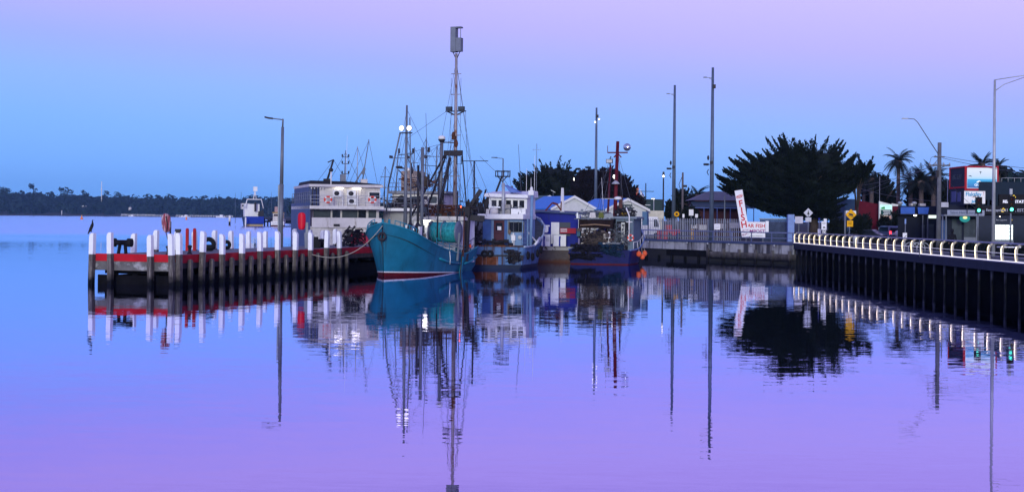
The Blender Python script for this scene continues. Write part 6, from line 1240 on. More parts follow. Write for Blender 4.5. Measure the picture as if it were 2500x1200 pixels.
# shop row
d0 = 131.5
def sx(px): return XX(px, 520, d0)
def sz(y, px=2400): return ZZ(px, y, d0)
SH = thing('corner_shop', 'two storey shop with awning and upper corner clad in dark panels', 'building', (sx(2298), d0, 2.07)); ox = sx(2298)
mb = MB(); mb.ext([(0, 1.5, 0), (sx(2398) - ox, 1.5, 0), (sx(2398) - ox + 2.7, 10, 0), (2.6, 10, 0)], (0, 0, sz(500) - 2.07)); mb.build('wall', mat('shop_dark', (.014, .018, .035), .7), SH)
mb = MB(); mb.b2(0, sx(2396) - ox, -.8, 1.5, sz(528) - 2.07, sz(524) - 2.07); mb.build('awning', greypaint, SH)
mb = MB(); mb.b2(sx(2306) - ox, sx(2396) - ox, -.86, -.802, sz(526) - 2.07, sz(513) - 2.07); o = mb.build('fascia_sign', mat('fascia_pale', (.3, .33, .42), .6), SH); text('Salon Hair Lounge', .34, o, (sx(2346) - ox, -.87, sz(519.5) - 2.07), mat('fascia_text', (.05, .08, .16), .6))
mb = MB(); mb.b2(sx(2303) - ox, sx(2325) - ox, 1.2, 1.4, sz(506) - 2.07, sz(494) - 2.07); mb.build('roof_board', mat('board_white', (.5, .5, .55), .6), SH)
mb = MB(); mb.b2(sx(2307) - ox, sx(2324) - ox, 1.44, 1.499, 0, 2.3); mb.build('door', mat('shop_door', (.04, .08, .2), .5), SH)
mb = MB(); mb.b2(sx(2336) - ox, sx(2360) - ox, 1.44, 1.499, .3, 2.4); mb.b2(sx(2366) - ox, sx(2394) - ox, 1.44, 1.499, .75, 2.4); mb.build('window', glassmid, SH)
mb = MB(); mb.b2(sx(2366) - ox, sx(2396) - ox, 1.42, 1.498, 0, .73); mb.build('window_base', mat('base_grey', (.2, .22, .26), .6), SH)
for px in (2304, 2378): mb = MB(); mb.b2(sx(px) - ox - .04, sx(px) - ox + .04, -.75, -.67, 0, sz(528) - 2.07); mb.build('post', galv, SH)
mb = MB(); mb.lathe([(.02, -.06), (.44, -.06), (.46, 0), (.44, .06), (.02, .06)], 20, (0, 0, 0), 'y'); o = mb.build('round_sign', mat('round_green', (.02, .2, .2), .4, emit=(.05, .5, .45), es=.35), SH); o.location = (sx(2353) - ox, -.3, sz(533) - 2.07); o.scale = (1.05, 1, .8)
mb = MB(); mb.sphere((0, -.08, .08), .17, (1.2, .3, 1), 10); mb.build('emblem', mat('emblem_yellow', (.8, .75, .3), .5, emit=(.9, .9, .4), es=.8), o)
UP = thing('corner_parapet', 'red trimmed upper storey box above the corner shop', 'building', (sx(2368), 133, 5.5)); px0, zt = 0, ZZ(2400, 409, 133) - 5.5
xw = XX(2436, 430, 133) - sx(2368)
mb = MB(); mb.b2(0, xw, 0, 4.6, 0, zt); mb.build('wall', mat('panel_dark', (.018, .028, .055), .6, var=.2), UP)
redtrim = mat('trim_red', (.42, .015, .03), .5)
mb = MB(); mb.b2(-.08, xw + .05, -.08, 4.7, zt, zt + .14); mb.b2(-.06, xw + .05, -.1, -.002, 1.62, 1.8); mb.b2(-.07, -.001, -.05, 4.65, 1.85, 2.0); mb.b2(-.06, .14, -.1, -.002, 1.8, zt); mb.b2(xw - .1, xw + .05, -.1, -.002, 1.8, zt); mb.b2(-.07, -.001, 4.5, 4.65, 2.0, zt); mb.build('trim', redtrim, UP)
text('BIG SURF', .7, UP, (-.03, 2.3, 2.9), mat('faint_text', (.07, .09, .13), .6), 'lettering', 90, -90)
mb = MB(); mb.b2(-.03, -.001, 1.2, 2.2, .6, 1.5); mb.b2(-.03, -.001, 2.6, 4, .6, 1.6); mb.build('window', mat('violet_glass', (.12, .13, .3), .3), UP)
# billboard: beach photograph with surf lettering, built as a flat lit poster
bx0, bx1, bz0, bz1 = .17, xw - .13, 1.86, zt - .05
m = bpy.data.materials.new('poster'); m.use_nodes = True; tt = m.node_tree; n, l = tt.nodes.new, tt.links.new; bs = tt.nodes['Principled BSDF']
tcx = n('ShaderNodeTexCoord'); sp = n('ShaderNodeSeparateXYZ'); l(tcx.outputs['Object'], sp.inputs[0]); mp = n('ShaderNodeMapRange'); l(sp.outputs[2], mp.inputs[0]); mp.inputs[1].default_value = bz0; mp.inputs[2].default_value = bz1
rr = n('ShaderNodeValToRGB'); l(mp.outputs[0], rr.inputs[0]); ramp(rr, [(0, (.02, .10, .28)), (.2, (.02, .22, .45)), (.42, (.03, .33, .55)), (.47, (.35, .6, .7)), (.6, (.5, .62, .68)), (1, (.62, .68, .66))])
l(rr.outputs[0], bs.inputs['Base Color']); l(rr.outputs[0], bs.inputs['Emission Color']); bs.inputs['Emission Strength'].default_value = .4
mb = MB(); mb.b2(bx0, bx1, -.06, -.003, bz0, bz1); po = mb.build('poster', m, UP)
mb = MB(); 
for a in ((bx0, bx1, bz0 - .05, bz0), (bx0, bx1, bz1, bz1 + .04), (bx0 - .05, bx0, bz0, bz1), (bx1, bx1 + .04, bz0, bz1)): mb.b2(a[0], a[1], -.085, -.02, a[2], a[3])
mb.build('poster_frame', signw, UP)
wem = mat('poster_white', (.85, .9, .9), .5, emit=(.8, .9, 1), es=.4)
text('QUIKSILVER', .26, po, ((bx0 + bx1) / 2 + .1, -.07, bz0 + .28), wem, sxx=1.15, bold=.008)
mb = MB(); mb.ext([(1.0, -.075, bz0 + .5), (1.5, -.075, bz0 + .5), (1.42, -.075, bz0 + .62), (1.28, -.075, bz0 + .70), (1.12, -.075, bz0 + .62)], (0, .012, 0)); mb.build('logo', wem, po)
mb = MB(); mb.ext([(1.25, -.072, bz1 - .35), (1.55, -.072, bz1 - .40), (1.42, -.072, bz1 - .30)], (0, .008, 0)); mb.ext([(1.36, -.072, bz1 - .36), (1.45, -.072, bz1 - .36), (1.38, -.072, bz1 - .58)], (0, .008, 0)); mb.ext([(.25, -.072, bz1 - .75), (.65, -.072, bz1 - .8), (.45, -.072, bz1 - .68)], (0, .008, 0)); mb.build('surfer', mat('surfer_grey', (.04, .1, .14), .6), po)
t, p, w_, h0, h1 = board_sign('takeaway_sign', 'white hanging sign with cyan script and bird below the billboard', 'sign', 2354, 2405, 466, 497, 130.4, mat('sign_lit_white', (.85, .85, .82), .5, emit=(.9, .95, 1), es=.08), False)
cy = mat('sign_cyan', (.02, .35, .6), .5); text('Flakafey', .5, p, (-.12, -.03, h1 - .3), cy, sxx=.9, bold=.01); text('Jaks', .36, p, (0, -.03, h0 + .2), cy, bold=.01); text('!', .4, p, (.82, -.03, h1 - .22), signred)
mb = MB(); mb.ext([(-.3, -.035, h0 + .55), (.1, -.035, h0 + .62), (.2, -.035, h0 + .75), (.05, -.035, h0 + .72)], (0, .01, 0)); mb.build('bird_logo', mat('bird_brown', (.35, .12, .06), .6), p)
mb = MB(); mb.b2(-.7, -.64, -.02, .02, h0 - .9, h0); mb.b2(.6, .66, -.02, .02, h0 - .9, h0); mb.b2(-.7, .66, .03, .9, h0 + .4, h0 + .46); mb.build('bracket', darksteel, t)
RE = thing('estate_agency', 'dark shopfront of a real estate agency with lit window cards', 'building', (sx(2399), d0, 2.07)); ox = sx(2399)
mb = MB(); mb.ext([(.02, 1.2, 0), (9, 1.2, 0), (11, 10, 0), (3.0, 10, 0)], (0, 0, sz(443, 2450) - 2.07)); mb.build('wall', mat('agency_green', (.010, .022, .04), .6, var=.15), RE)
mb = MB(); mb.b2(-.3, 9, -.7, 1.19, sz(523) - 2.07, sz(502) - 2.07); o = mb.build('fascia', mat('fascia_black', (.008, .008, .012), .5), RE)
zc = sz(513, 2440) - 2.07; signlit = mat('letter_lit', (.85, .85, .9), .5, emit=(.8, .85, 1), es=.45); letg = mat('letter_grey', (.4, .42, .5), .5, emit=(.5, .55, .8), es=.25); yl = mat('letter_yellow', (.8, .55, .05), .5, emit=(.9, .6, .05), es=.45)
text('East Gippsland', .33, o, (sx(2420) - ox - .72, -.71, zc), letg, al='LEFT', sxx=.93); text('REAL ESTATE', .38, o, (sx(2451) - ox, -.71, zc), letg, al='LEFT')
def house_icon(parent, x, y, z, s):
    mb = MB(); mb.ext([(x - s, y, z - s), (x - s, y, z + .4 * s), (x, y, z + 1.3 * s), (x + s, y, z + .4 * s), (x + s, y, z - .3 * s), (x + .6 * s, y, z - .3 * s), (x + .6 * s, y, z + .2 * s), (x, y, z + .8 * s), (x - .6 * s, y, z + .2 * s), (x - .6 * s, y, z - .6 * s), (x + .2 * s, y, z - .6 * s), (x + .2 * s, y, z - s)], (0, .015, 0)); mb.build('house_logo', yl, parent)
house_icon(o, sx(2443) - ox, -.715, zc, .17)
mb = MB(); mb.b2(sx(2447) - ox, 9, .9, 1.19, sz(501, 2480) - 2.07 + .02, sz(474, 2480) - 2.07); o = mb.build('upper_sign', mat('fascia_black', (.008, .008, .012), .5), RE)
text('REAL ESTATE', .36, o, (sx(2456) - ox, .88, sz(492, 2480) - 2.07), signlit, al='LEFT', bold=.012); house_icon(o, sx(2483) - ox, .885, sz(481, 2480) - 2.07, .18)
mb = MB(); mb.b2(0, 9, 1.12, 1.19, 0, sz(525) - 2.07); o = mb.build('shopfront', glassdark, RE)
cardm = mat('lit_card', (.9, .95, .95), .5, emit=(.80, 1, .95), es=1.5)
for i in range(5):
    for j in range(4):
        mb = MB(); x0 = sx(2438.5 + i * 9.1) - ox; z0 = sz(585 - j * 9.3, 2460) - 2.07; mb.b2(x0, x0 + .30, 1.06, 1.1, z0, z0 + .315); mb.build('window_card', cardm, RE)
mb = MB(); mb.b2(sx(2437) - ox, sx(2485) - ox, 1.08, 1.115, .12, .5); mb.build('stall_riser', mat('base_grey', (.2, .22, .26), .6), RE)
text('East Gippsland', .17, RE, (sx(2455) - ox, 1.08, sz(537, 2460) - 2.07), letg); house_icon(RE, sx(2480) - ox, 1.075, sz(537, 2480) - 2.07, .07)
for px in (2412, 2426): mb = MB(); mb.b2(sx(px) - ox, sx(px + 9) - ox, 1.2, 1.3, sz(500) - 2.07, sz(487) - 2.07); mb.build('vent_panel', mat('vent_grey', (.25, .26, .32), .6), RE)
mb = MB(); mb.sphere((sx(2443) - ox, .2, sz(527) - 2.1), .05, n=8); mb.build('lamp', lit, RE)
rails(RE, [(sx(2472) - ox + k * .6, 3, sz(443, 2480) - 2.07) for k in range(6)], .42, galvlight, 'roof_railing', .025, 1)

# ------------------------------------------------------------------ street furniture on the right
def traffic_light(px, d, yt, yb, label, lx):
    t = thing('traffic_light', label, 'traffic light', (XX(px, 580, d), d, 1.95), 0, 'traffic lights at the crossing'); z1, z0 = ZZ(px, yt, d) - 1.95, ZZ(px, yb, d) - 1.95
    mb = MB(); mb.tube([(0, 0, 0), (0, 0, z1 + .1)], .06, 8); mb.build('pole', galv, t)
    mb = MB(); mb.b2(-.24, .24, -.2, -.07, z0, z1); o = mb.build('head', black, t)
    h = z1 - z0
    for k, m_ in enumerate((mat('lens_red_off', (.03, .004, .004), .3), mat('lens_amber_off', (.03, .015, .003), .3), mat('lens_green', (.1, .8, .5), .3, emit=(.08, 1, .55), es=5))):
        z = z1 - h * (.2 + .3 * k); mb = MB(); mb.lathe([(.02, -.23), (.11, -.215), (.12, -.2)], 14, (0, 0, z), 'y'); mb.build('lens', m_, o)
        mb = MB(); mb.tube([(.15 * math.cos(a), -.30, z + .15 * math.sin(a)) for a in [q * math.pi / 8 for q in range(9)]], .02, 5); mb.build('visor', black, o)
    return t, z1
traffic_light(2387, 106, 481, 521, 'traffic light with green lamp in front of the white hanging sign', 0)
t, z1 = traffic_light(2467, 101, 478, 519, 'traffic light with green lamp in front of the agency sign', 0); mb = MB(); mb.b2(-.09, .09, -.06, .06, z1 + .11, z1 + .5); mb.build('finial', galvlight, t)
t = thing('street_light', 'tall pale street light with twin bar arm at the right edge', 'street lamp', (XX(2425, 590, 95), 95, 1.95)); h = ZZ(2429, 195, 95) - 1.95
mb = MB(); mb.tube([(0, 0, 0), (.0, 0, h)], [.13, .075], 12); mb.build('pole', galvlight, t); mb = MB(); mb.tube([(0, 0, h), (2.6, 0, h + .42), (3.4, 0, h + .5)], .035, 6); mb.tube([(0, 0, h - .75), (.6, 0, h - .3), (2.2, 0, h + .28)], .03, 6); mb.build('arm', galvlight, t); mb = MB(); mb.box((3.7, 0, h + .5), (.8, .3, .12)); mb.build('lamp_head', galvlight, t)
PPm = mat('pole_grey_timber', (.14, .145, .16), .85, var=.3)
t = thing('power_pole', 'timber power pole with two crossarms and a long lamp bracket', 'power pole', (XX(2291, 585, 112), 112, 1.94)); h = ZZ(2295, 348, 112) - 1.94
mb = MB(); mb.tube([(0, 0, 0), (.02, 0, h)], [.2, .15], 12); mb.build('pole', PPm, t); zA, zB = ZZ(2294, 383, 112) - 1.94, ZZ(2294, 404, 112) - 1.94
mb = MB(); mb.bar((-.45, -.2, zA), (.35, -.2, zA), .1, .1); mb.bar((-.85, -.2, zB), (.8, -.2, zB), .1, .12); mb.bar((-.5, -.1, zB), (-.05, -.1, zA - .1), .04, .04); mb.build('crossarm', PPm, t)
mb = MB()
for x in (-.8, -.3, .3, .75): mb.lathe([(.05, 0), (.06, .1), (.02, .16)], 8, (x, -.2, zB + .06))
mb.build('insulator', galvlight, t)
mb = MB(); mb.tube([(-.1, -.1, zA + .2), (-1.75, -.1, ZZ(2238, 298, 112) - 1.94), (-2.0, -.1, ZZ(2232, 291, 112) - 1.94), (-2.7, -.1, ZZ(2210, 289, 112) - 1.94)], .035, 6); mb.build('lamp_bracket', galv, t)
mb = MB(); mb.box((-2.75, -.1, ZZ(2208, 289.5, 112) - 1.94), (.45, .2, .08)); mb.build('lamp_head', galvlight, t); mb = MB(); mb.tube([(-.8, -.2, zB + .2), (-.7, -.2, zB + .6), (-.3, -.2, zA + .1)], .015, 4); mb.b2(-.3, -.1, -.3, -.1, zB - .9, zB - .4); mb.build('cable_box', darksteel, t)
pb_ = Vector((XX(2291, 585, 112), 112, 1.94))
def wire(a, b, sag, label):
    pts = [a.lerp(b, k / 16) - Vector((0, 0, 4 * sag * (k / 16) * (1 - k / 16))) for k in range(17)]; mb = MB(); mb.tube(pts, .018, 4); tag(mb.build('power_line', wire_m), label, 'power line', 'power lines on the timber pole')
wire(pb_ + Vector((.35, -.2, zA)), P(2620, 420, 120), .15, 'upper power line from the top crossarm to the right')
wire(pb_ + Vector((.2, -.2, zA - .1)), P(2620, 432, 118), .25, 'second power line from the top crossarm to the right')
wire(pb_ + Vector((-.8, -.2, zB + .2)), P(2040, 480, 260), .6, 'highest power line from the lower crossarm to the left')
wire(pb_ + Vector((-.3, -.2, zB + .2)), P(2040, 490, 255), .7, 'middle power line from the lower crossarm to the left')
wire(pb_ + Vector((.3, -.2, zB + .2)), P(2060, 455, 250), .5, 'lowest power line from the lower crossarm to the left')
wire(pb_ + Vector((.02, 0, zB - .3)), P(2400, 520, 130), .35, 'service cable sloping from the pole down to the shop awning')
wire(P(2100, 460, 200), P(2300, 492, 150), .3, 'thin cable crossing behind the pole above the cafe')
t, h = street_pole('flag_pole', 'slim white pole standing on the shop roof line', 2314, 440, 140, .05, galvlight, 'pole'); 
t, h = street_pole('aerial_pole', 'thin aerial pole above the red building', 2148, 430, 185, .035, galvlight, 'aerial')
# picnic table on the grass
t = thing('picnic_table', 'white slatted picnic table on thin legs beside the promenade', 'table', (XX(2463, 602, 88), 88, 1.95), R(0))
mb = MB()
for k in range(3): mb.box((-.42 + k * .42, 0, .74), (.38, .8, .06))
mb.build('top', signw, t)
for x in (-.5, .5): mb = MB(); mb.tube([(x, 0, 0), (x, 0, .71)], .04); mb.build('leg', galv, t)
# person on the promenade
PE = thing('person', 'person in dark hooded clothes and white shoes walking on the promenade', 'person', (XX(2324, 627, 90), 90, 1.995), R(160))
me = bpy.data.meshes.new('body')
J = [(0, 0, .92), (0, .01, 1.12), (0, .0, 1.32), (0, -.01, 1.42), (0, -.02, 1.5), (0, -.03, 1.62), (.09, 0, .86), (.10, -.10, .48), (.10, .06, .08), (.10, -.08, .04), (-.09, 0, .86), (-.10, .08, .48), (-.10, .20, .09), (-.10, .08, .04), (.19, 0, 1.36), (.25, .03, 1.08), (.20, -.12, .92), (-.19, 0, 1.36), (-.25, .03, 1.08), (-.20, -.12, .92)]
E = [(0, 1), (1, 2), (2, 3), (3, 4), (4, 5), (0, 6), (6, 7), (7, 8), (8, 9), (0, 10), (10, 11), (11, 12), (12, 13), (2, 14), (14, 15), (15, 16), (2, 17), (17, 18), (18, 19)]
rad = [.15, .15, .16, .09, .075, .10, .11, .075, .055, .045, .11, .075, .055, .045, .085, .06, .045, .085, .06, .045]
me.from_pydata(J, E, []); bo = bpy.data.objects.new('body', me); COL.objects.link(bo); bo.parent = PE; me.materials.append(mat('dark_cloth', (.010, .010, .016), .8))
bo.modifiers.new('skin', 'SKIN'); sb = bo.modifiers.new('sub', 'SUBSURF'); sb.render_levels = 2
for i, r in enumerate(rad): me.skin_vertices[0].data[i].radius = (r, r * .8)
me.skin_vertices[0].data[0].use_root = True
skin = mat('skin_tone', (.5, .32, .25), .6)
mb = MB(); mb.sphere((0, -.06, 1.61), .085, (.95, 1.0, 1.2), 14); mb.sphere((0, -.15, 1.60), .018, (1, 1.2, 1.3), 8); mb.build('face', skin, PE)
mb = MB(); mb.sphere((.03, -.14, 1.635), .012, n=6); mb.sphere((-.03, -.14, 1.635), .012, n=6); mb.build('eyes', black, PE)
mb = MB(); mb.sphere((0, -.0, 1.65), .12, (.95, .95, 1.05), 14); mb.build('hood', mat('dark_cloth', (.010, .010, .016), .8), PE)
for s, y in ((1, -.05), (-1, .10)):
    mb = MB(); mb.loft([[Vector((.10 * s + w2 * math.cos(a), y + yy, .05 + h2 * math.sin(a))) for a in [q * 6.283 / 10 for q in range(10)]] for yy, w2, h2 in ((.12, .03, .04), (.06, .05, .055), (-.06, .05, .045), (-.15, .045, .03), (-.18, .02, .015))], sm=True); mb.build('shoe', signw, PE)
for s in (1, -1):
    hnd = MB(); bx = Vector((.20 * s, -.13, .90)); hnd.sphere(bx, .042, (.6, 1, 1.1), 8)
    for q in range(4): hnd.tube([bx + Vector((0, -.03 + q * .02, -.03)), bx + Vector((.005 * s, -.035 + q * .02, -.07)), bx + Vector((-.01 * s, -.03 + q * .018, -.085 - .006 * (q in (1, 2))))], [.011, .009, .006], 6)
    hnd.tube([bx + Vector((-.02 * s, -.035, .01)), bx + Vector((-.03 * s, -.065, -.02)), bx + Vector((-.025 * s, -.075, -.045))], [.012, .01, .007], 6); hnd.build('hand', skin, PE)

# ================================================================== far shore and open lake
FS = len(COL.objects)
mb = MB(); bm = mb.bm; rd = random.Random(21); NX = 60; rows_ = []
def ridge(x):       # crest of the wooded ridge above the water, metres
    k = (x + 700) / 700; return 22.5 - 15 * max(0, min(1, k)) + 2.0 * math.sin(x * .021) + 1.2 * math.sin(x * .053 + 1)
for i in range(NX + 1):
    x = -760 + 860 * i / NX; r_ = ridge(x) * .75
    rows_.append([Vector((x, 1235 + 8 * math.sin(x * .02), -.5)), Vector((x, 1242 + 8 * math.sin(x * .02), 1.2)), Vector((x, 1290, r_ * .55)), Vector((x, 1380, r_)), Vector((x, 1700, r_ * .9))])
mb.loft(rows_, cap=False, closed=False); tag(mb.build('far_shore', mat('shore_soil', (.05, .05, .04), .9, var=.5, vs=.05)), 'low wooded shore across the lake', None, None, 'structure')
mb = MB(); bm = mb.bm
def clump(c, r, nq, rdm, sq=.8):
    for q in range(nq):
        d = Vector((rdm.gauss(0, 1), rdm.gauss(0, 1), rdm.gauss(0, 1))).normalized(); p = c + Vector((d.x * r, d.y * r, d.z * r * sq)) * rdm.uniform(.75, 1.05)
        a = d.cross(Vector((rdm.uniform(-1, 1), rdm.uniform(-1, 1), rdm.uniform(-1, 1)))).normalized(); b_ = d.cross(a); s = r * rdm.uniform(.18, .42)
        bm.faces.new([bm.verts.new(p + a * s), bm.verts.new(p + b_ * s * .8 + d * s * .3), bm.verts.new(p - a * s), bm.verts.new(p - b_ * s * .8)])
for k in range(1700):
    x = rd.uniform(-740, 60); y = rd.uniform(1246, 1400); base = ridge(x) * .75 * min(1, (y - 1240) / 130) ** .8
    r = rd.uniform(3.0, 6.5); hgt = rd.uniform(.2, 1.0) * 6
    clump(Vector((x, y, base + hgt)), r, 34, rd, rd.uniform(.7, 1.15))
for px, y in ((5, 449), (22, 456), (82, 447), (156, 455), (165, 458), (210, 462), (255, 464), (292, 468), (350, 482), (427, 484), (450, 486), (486, 489), (560, 482), (520, 492), (38, 460), (120, 462)):
    zt = ZZ(px, y + 4, 1330); x = XX(px, y, 1330); mb.tube([(x, 1330, zt - 14), (x, 1330, zt - 3)], .4, 5)
    for q in range(6): clump(Vector((x + rd.uniform(-3, 3), 1330, zt - rd.uniform(2, 9))), rd.uniform(1.6, 3.2), 26, rd)
for k in range(1500):
    x = rd.uniform(-740, 60); y = rd.uniform(1246, 1390); base = ridge(x) * .75 * min(1, (y - 1240) / 130) ** .8
    clump(Vector((x, y, base + rd.uniform(0, 6.5))), rd.uniform(1.6, 3.2), 22, rd, rd.uniform(.7, 1.0))
tag(mb.build('far_forest', leaf_far, clean=False), 'dark forest along the far shore of the lake', None, None, 'stuff')
FSL = [o for o in list(COL.objects)[FS:]]
# closer shore behind the far wharf
mb = MB(); bm = mb.bm
for k in range(380):
    x = rd.uniform(-112, 70); y = rd.uniform(720, 800); clump(Vector((x, y, 2 + rd.uniform(0, 7.0))), rd.uniform(2, 4.2), 30, rd)
tag(mb.build('wharf_forest', leaf_far, clean=False), 'dark trees behind the distant wharf', None, None, 'stuff')
mb = MB(); bm = mb.bm
for k in range(420):
    x = rd.uniform(205, 330); top = 27 + 5 * math.sin((x - 150) / 16) + 6 * max(0, (x - 205) / 100); clump(Vector((x, rd.uniform(600, 640), 2 + rd.random() ** .5 * top * .9)), rd.uniform(3, 5.5), 40, rd)
tag(mb.build('hill_forest', leaf_far, clean=False), 'dark wooded hill behind the shops', None, None, 'stuff')
FS2 = len(COL.objects)
# sandy strip
mb = MB(); mb.ext([(XX(50, 520, 1238), 1238, .25), (XX(185, 520, 1238), 1238, .25), (XX(170, 520, 1240), 1240, 1.7), (XX(60, 520, 1240), 1240, 1.5)], (0, 6, 0)); tag(mb.build('beach', mat('beach_sand', (.16, .11, .08), .9)), 'thin strip of tan bank below the far forest', None, None, 'structure')
def far_house(px, y, d, s, label):
    t = thing('far_house', label, 'house', (XX(px, y, d), d, ZZ(px, y, d) - 1.2 * s)); mb = MB(); mb.b2(-3 * s, 3 * s, 0, 4, -3, 1.4 * s); mb.build('wall', dirtywhite, t)
    mb = MB(); mb.ext([(-3.6 * s, -.5, 1.4 * s), (3.6 * s, -.5, 1.4 * s), (.6, -.5, 2.6 * s)], (0, 5, 0)); mb.build('roof', galvlight, t)
far_house(205, 502, 1262, 1.0, 'pale house roof among the far trees below the white mast'); far_house(317, 506, 1255, .6, 'tiny white house among the far trees above the white jetty')
t = thing('radio_mast', 'thin white radio mast rising above the far trees', 'mast', (XX(248, 470, 1320), 1320, ZZ(248, 475, 1320))); h = ZZ(248, 443, 1320) - ZZ(248, 475, 1320); mb = MB(); mb.tube([(0, 0, -8), (0, 0, h)], [.45, .3], 6); mb.build('pole', white, t); mb = MB(); mb.sphere((0, -.5, h * .4), .8, n=8); mb.build('dish', white, t)
t = thing('navigation_beacon', 'short white beacon pole on the far bank', 'beacon', (XX(151, 512, 1236), 1236, .5)); mb = MB(); mb.tube([(0, 0, -1), (0, 0, 4.6)], .25, 6); mb.box((0, 0, 4.8), (.7, .7, .5)); mb.build('pole', white, t)
# marinas: white railed jetties and moored craft
def far_jetty(px0, px1, d, label, n_, hh=1.3):
    x0, x1 = XX(px0, 523, d), XX(px1, 523, d); t = thing('far_jetty', label, 'jetty', (x0, d, 0)); L_ = x1 - x0; mb = MB(); mb.b2(0, L_, 0, 1.6, .9, 1.25); mb.build('deck', darkwood, t)
    mb = MB()
    for k in range(n_): x = L_ * k / (n_ - 1); mb.b2(x - .16, x + .16, .1, .4, -.6, 1.25 + hh)
    mb.build('piles', white, t); mb = MB(); mb.b2(0, L_, .2, .3, 1.25 + hh - .16, 1.25 + hh); mb.build('rail', galvlight, t); return t
far_jetty(296, 378, 1180, 'long white railed jetty on the far shore', 26); far_jetty(378, 402, 1175, 'short grey white jetty continuing right of the long one', 8, .9); far_jetty(430, 568, 1100, 'line of white berth piles before the far forest', 36, 1.0)
def small_boat(px, y, d, s, label, cab=True, hullm=white, rz=0):
    t = thing('moored_boat', label, 'boat', (XX(px, y, d), d, 0), R(rz), 'small boats moored far away'); T = [(0, .9, 1.1, 1.0), (2.5, 1.0, 1.25, 1.1), (5, .6, 1.0, 1.3), (6.5, .03, .1, 1.5)]
    T = [(a * s, b * s, c * s, e * s) for a, b, c, e in T]; hull(t, T, [hullm, hullm, antifoul], bow0=False, ny=8, bul=.4, boot=lambda y: .1)
    if cab: mb = MB(); mb.box((0, 3 * s, 1.7 * s), (1.5 * s, 2.2 * s, 1.3 * s), taper=.8); mb.build('cabin', white, t)
for px, d, s, lb in ((465, 1090, 1.1, 'white moored cabin boat at the left of the berths'), (452, 1092, .8, 'tiny white boat beside the left berth'), (330, 1165, .9, 'white dinghy at the long far jetty'), (552, 1060, 1.2, 'reddish white boat at the right end of the berths')):
    small_boat(px, 522, d, s, lb, rz=80)
FSL += list(COL.objects)[FS2:]
for o in FSL:      # the far bank lies two and a half kilometres off
    if o.parent is None: o.location = Vector((o.location.x * 2.05, o.location.y * 2.05, (o.location.z - 4.2) * 2.05 + 4.2 if o.location.z > 1 else -1.5)); o.scale = (2.05, 2.05, 2.05) if o.name.split('.')[0] != 'far_house' else (1.2, 1.2, 1.2)
# channel buoys and marker pile
for px, y, d, s, lb in ((199.5, 535, 1040, 1.15, 'orange channel buoy on the open lake at the left'), (455, 534, 1150, .95, 'orange channel buoy seen above the lifebuoy stand')):
    t = thing('channel_buoy', lb, 'buoy', (XX(px, y, d), d, 0)); mb = MB(); mb.lathe([(.9 * s, -.3), (.95 * s, .3), (.8 * s, .7), (.35 * s, 1.9), (.3 * s, 2.2), (.03, 2.3)], 14); mb.build('body', mat('buoy_orange', (.9, .25, .05), .5), t); mb = MB(); mb.lathe([(.05, 2.25), (.3 * s, 2.5), (.25 * s, 3.0), (.02, 3.1)], 10); mb.build('topmark', mat('buoy_yellow', (.9, .45, .05), .5), t)
t = thing('marker_pile', 'white channel pile with black base left of the far blue trawler', 'pile', (XX(560.5, 550, 570), 570, 0)); t.scale = (1.4, 1.4, 1.3); mb = MB(); mb.tube([(0, 0, 1.15), (0, 0, 3.1)], .3, 10); mb.build('painted_top', white, t); mb = MB(); mb.tube([(0, 0, -1), (0, 0, 1.15)], .28, 10); mb.build('pile', black, t)
# far blue trawler, stern view
FB = thing('far_trawler', 'distant blue trawler with white wheelhouse and arch, stern on', 'fishing boat', (XX(622, 552, 540), 540, 0), R(15)); FB.scale = (1.36, 1.36, 1.24); T = [(0, 2.3, 2.6, 2.9), (5, 2.5, 2.9, 2.9), (10, 2.4, 2.9, 3.2), (14, 1.4, 2.2, 4.0), (17, .05, .1, 4.8)]
hull(FB, T, [mat('far_hull_green', (.02, .06, .12), .6), mat('far_hull_green', (.02, .06, .12), .6), antifoul], bow0=False, ny=14, bul=.8)
mb = MB(); mb.b2(-2.5, 2.5, -.25, -.02, .8, 3.0); mb.build('stern_plate', mat('far_blue', (.008, .035, .30), .5), FB); mb = MB(); mb.b2(-2.1, 2.2, -.6, -.02, .05, .6); mb.build('stern_board', mat('tan_board', (.4, .3, .16), .7), FB)
mb = MB(); mb.b2(-2.5, 1.6, 4, 9, 2.2, 6.8); mb.build('wheelhouse', white, FB); mb = MB(); mb.b2(-3.0, -.9, 8, 12, 5.2, 7.0); mb.build('bridge', dirtywhite, FB); mb = MB(); mb.b2(-2.9, -1.0, 7.9, 7.998, 6.0, 6.6); mb.build('bridge_window', glassdark, FB)
mb = MB(); mb.tube([(-2.5, 3, 5.5), (-1.9, 3, 8.2), (2.0, 3, 8.2), (2.6, 3, 5.5)], .16, 8); mb.tube([(-.2, 3, 8.2), (.2, 3, 10.6)], .14, 8); mb.tube([(.6, 3, 8.2), (.3, 3, 10.6)], .1, 8); mb.build('arch', white, FB)
mb = MB(); mb.box((.3, 3, 11.4), (1.1, .6, 1.4)); mb.build('mast_box', white, FB); mb = MB(); mb.b2(.1, .6, 2.6, 3.4, 4.5, 7.4); mb.b2(1.2, 2.6, 2, 3.5, 3.0, 4.6); mb.bar((1.0, 2, 3.4), (2.4, 2, 5.0), .3, .3); mb.bar((2.6, 2, 3.4), (1.6, 2, 4.6), .3, .3); mb.build('winch', darksteel, FB); mast(FB, (-3.2, 8, 7), (-3.2, 8, 10.5), .07, .04, darksteel, 'aerial_mast')
t = thing('berth_pile', 'white pile at the left stern of the far blue trawler', 'pile', (XX(599.5, 550, 535), 535, 0)); mb = MB(); mb.tube([(0, 0, -1), (0, 0, 3.4)], .28, 10); mb.build('pile', white, t)
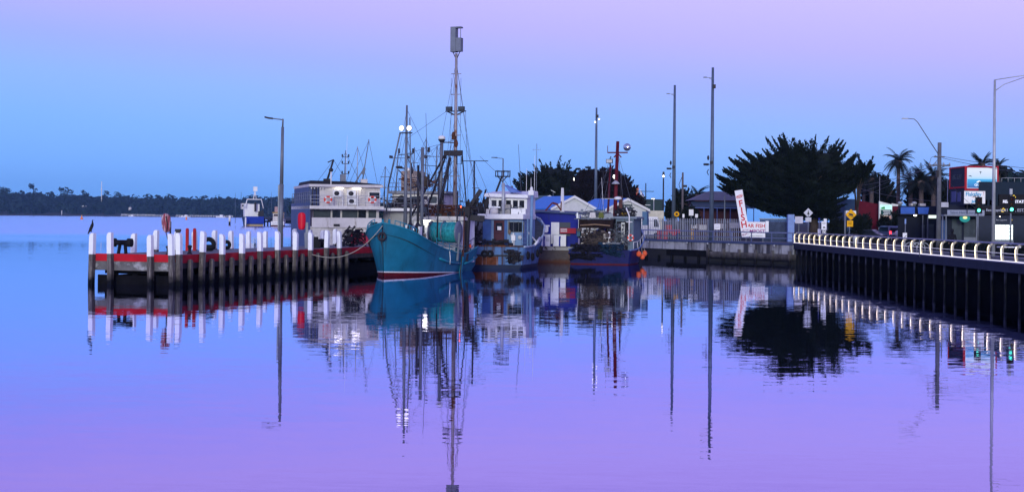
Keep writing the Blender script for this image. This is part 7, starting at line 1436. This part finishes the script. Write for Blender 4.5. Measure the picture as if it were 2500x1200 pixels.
# white and yellow work boat further right, dark wharf and piles
t = thing('work_boat', 'white and yellow work boat partly behind the jetty lamp post', 'boat', (XX(677, 552, 535), 535, 0), R(5)); t.scale = (1.34, 1.34, 1.2); T = [(0, 1.7, 1.8, 1.6), (4, 1.8, 2.0, 1.7), (8, 1.2, 1.7, 2.2), (10, .05, .1, 2.6)]
hull(t, T, [white, black, antifoul], bow0=False, ny=10); mb = MB(); mb.b2(-1.4, 1.5, 2, 6, 1.5, 4.2); mb.build('cabin', dirtywhite, t); mb = MB(); mb.b2(-1.5, 1.6, 1.7, 6.2, 4.202, 4.5); mb.b2(.6, 1.6, 1.0, 1.9, 2.6, 3.9); mb.build('yellow_trim', mat('mustard', (.35, .22, .03), .6), t); mb = MB(); mb.b2(-1.2, 1.3, 1.95, 1.998, 3.2, 3.9); mb.build('window', glassdark, t); mb = MB(); mb.b2(-1.0, .9, 3, 5, 4.5, 6.2); mb.build('upper_cabin', mat('far_pink', (.4, .26, .25), .7), t)
mb = MB(); mb.b2(-1.5, 1.6, -.05, -.01, 1.0, 1.12); mb.b2(-1.5, 1.6, -.05, -.01, .5, .6); mb.build('belting', black, t)
t = thing('far_wharf', 'dark piled wharf between the far blue trawler and the white work boat', 'wharf', (XX(650, 552, 545), 545, 0)); t.scale = (1.35, 1.35, 1.2); mb = MB(); mb.b2(-1.6, 8, 0, 40, 1.3, 1.8); mb.build('deck', darkwood, t)
for k in range(6): mb = MB(); mb.tube([(-1.4 + k * .9, .1, -1), (-1.4 + k * .9, .1, 1.3 + (k % 2) * 1.2)], .2, 8); mb.build('pile', darkwood, t)
for k, (px, yt) in enumerate(((655, 498), (663, 468), (686, 470), (575, 470), (640, 488))):
    h = ZZ(px, yt, 555); t = thing('far_aerial', 'thin distant mast near the far wharf, %s of five' % ('second from left', 'middle', 'rightmost', 'leftmost', 'short one')[k] if k != 4 else 'short distant mast above the winch of the far blue trawler', 'mast', (XX(px, yt, 555), 555, 0)); mb = MB(); mb.tube([(0, 0, 1), (0, 0, h)], [.09, .05], 6); mb.build('pole', polem, t)

# ------------------------------------------------------------------ evening air
mb = MB(); mb.b2(-2400, 2400, -40, 3900, -6, 90)
hz = mb.build('haze', [], None); hm = bpy.data.materials.new('haze'); hm.use_nodes = True; ht = hm.node_tree; ht.nodes.remove(ht.nodes['Principled BSDF'])
pv = ht.nodes.new('ShaderNodeVolumePrincipled'); pv.inputs['Color'].default_value = (.30, .58, 1, 1); pv.inputs['Density'].default_value = .00007; ht.links.new(pv.outputs[0], ht.nodes['Material Output'].inputs['Volume'])
hz.data.materials.append(hm); tag(hz, 'thin evening haze over the lake', None, None, 'stuff')
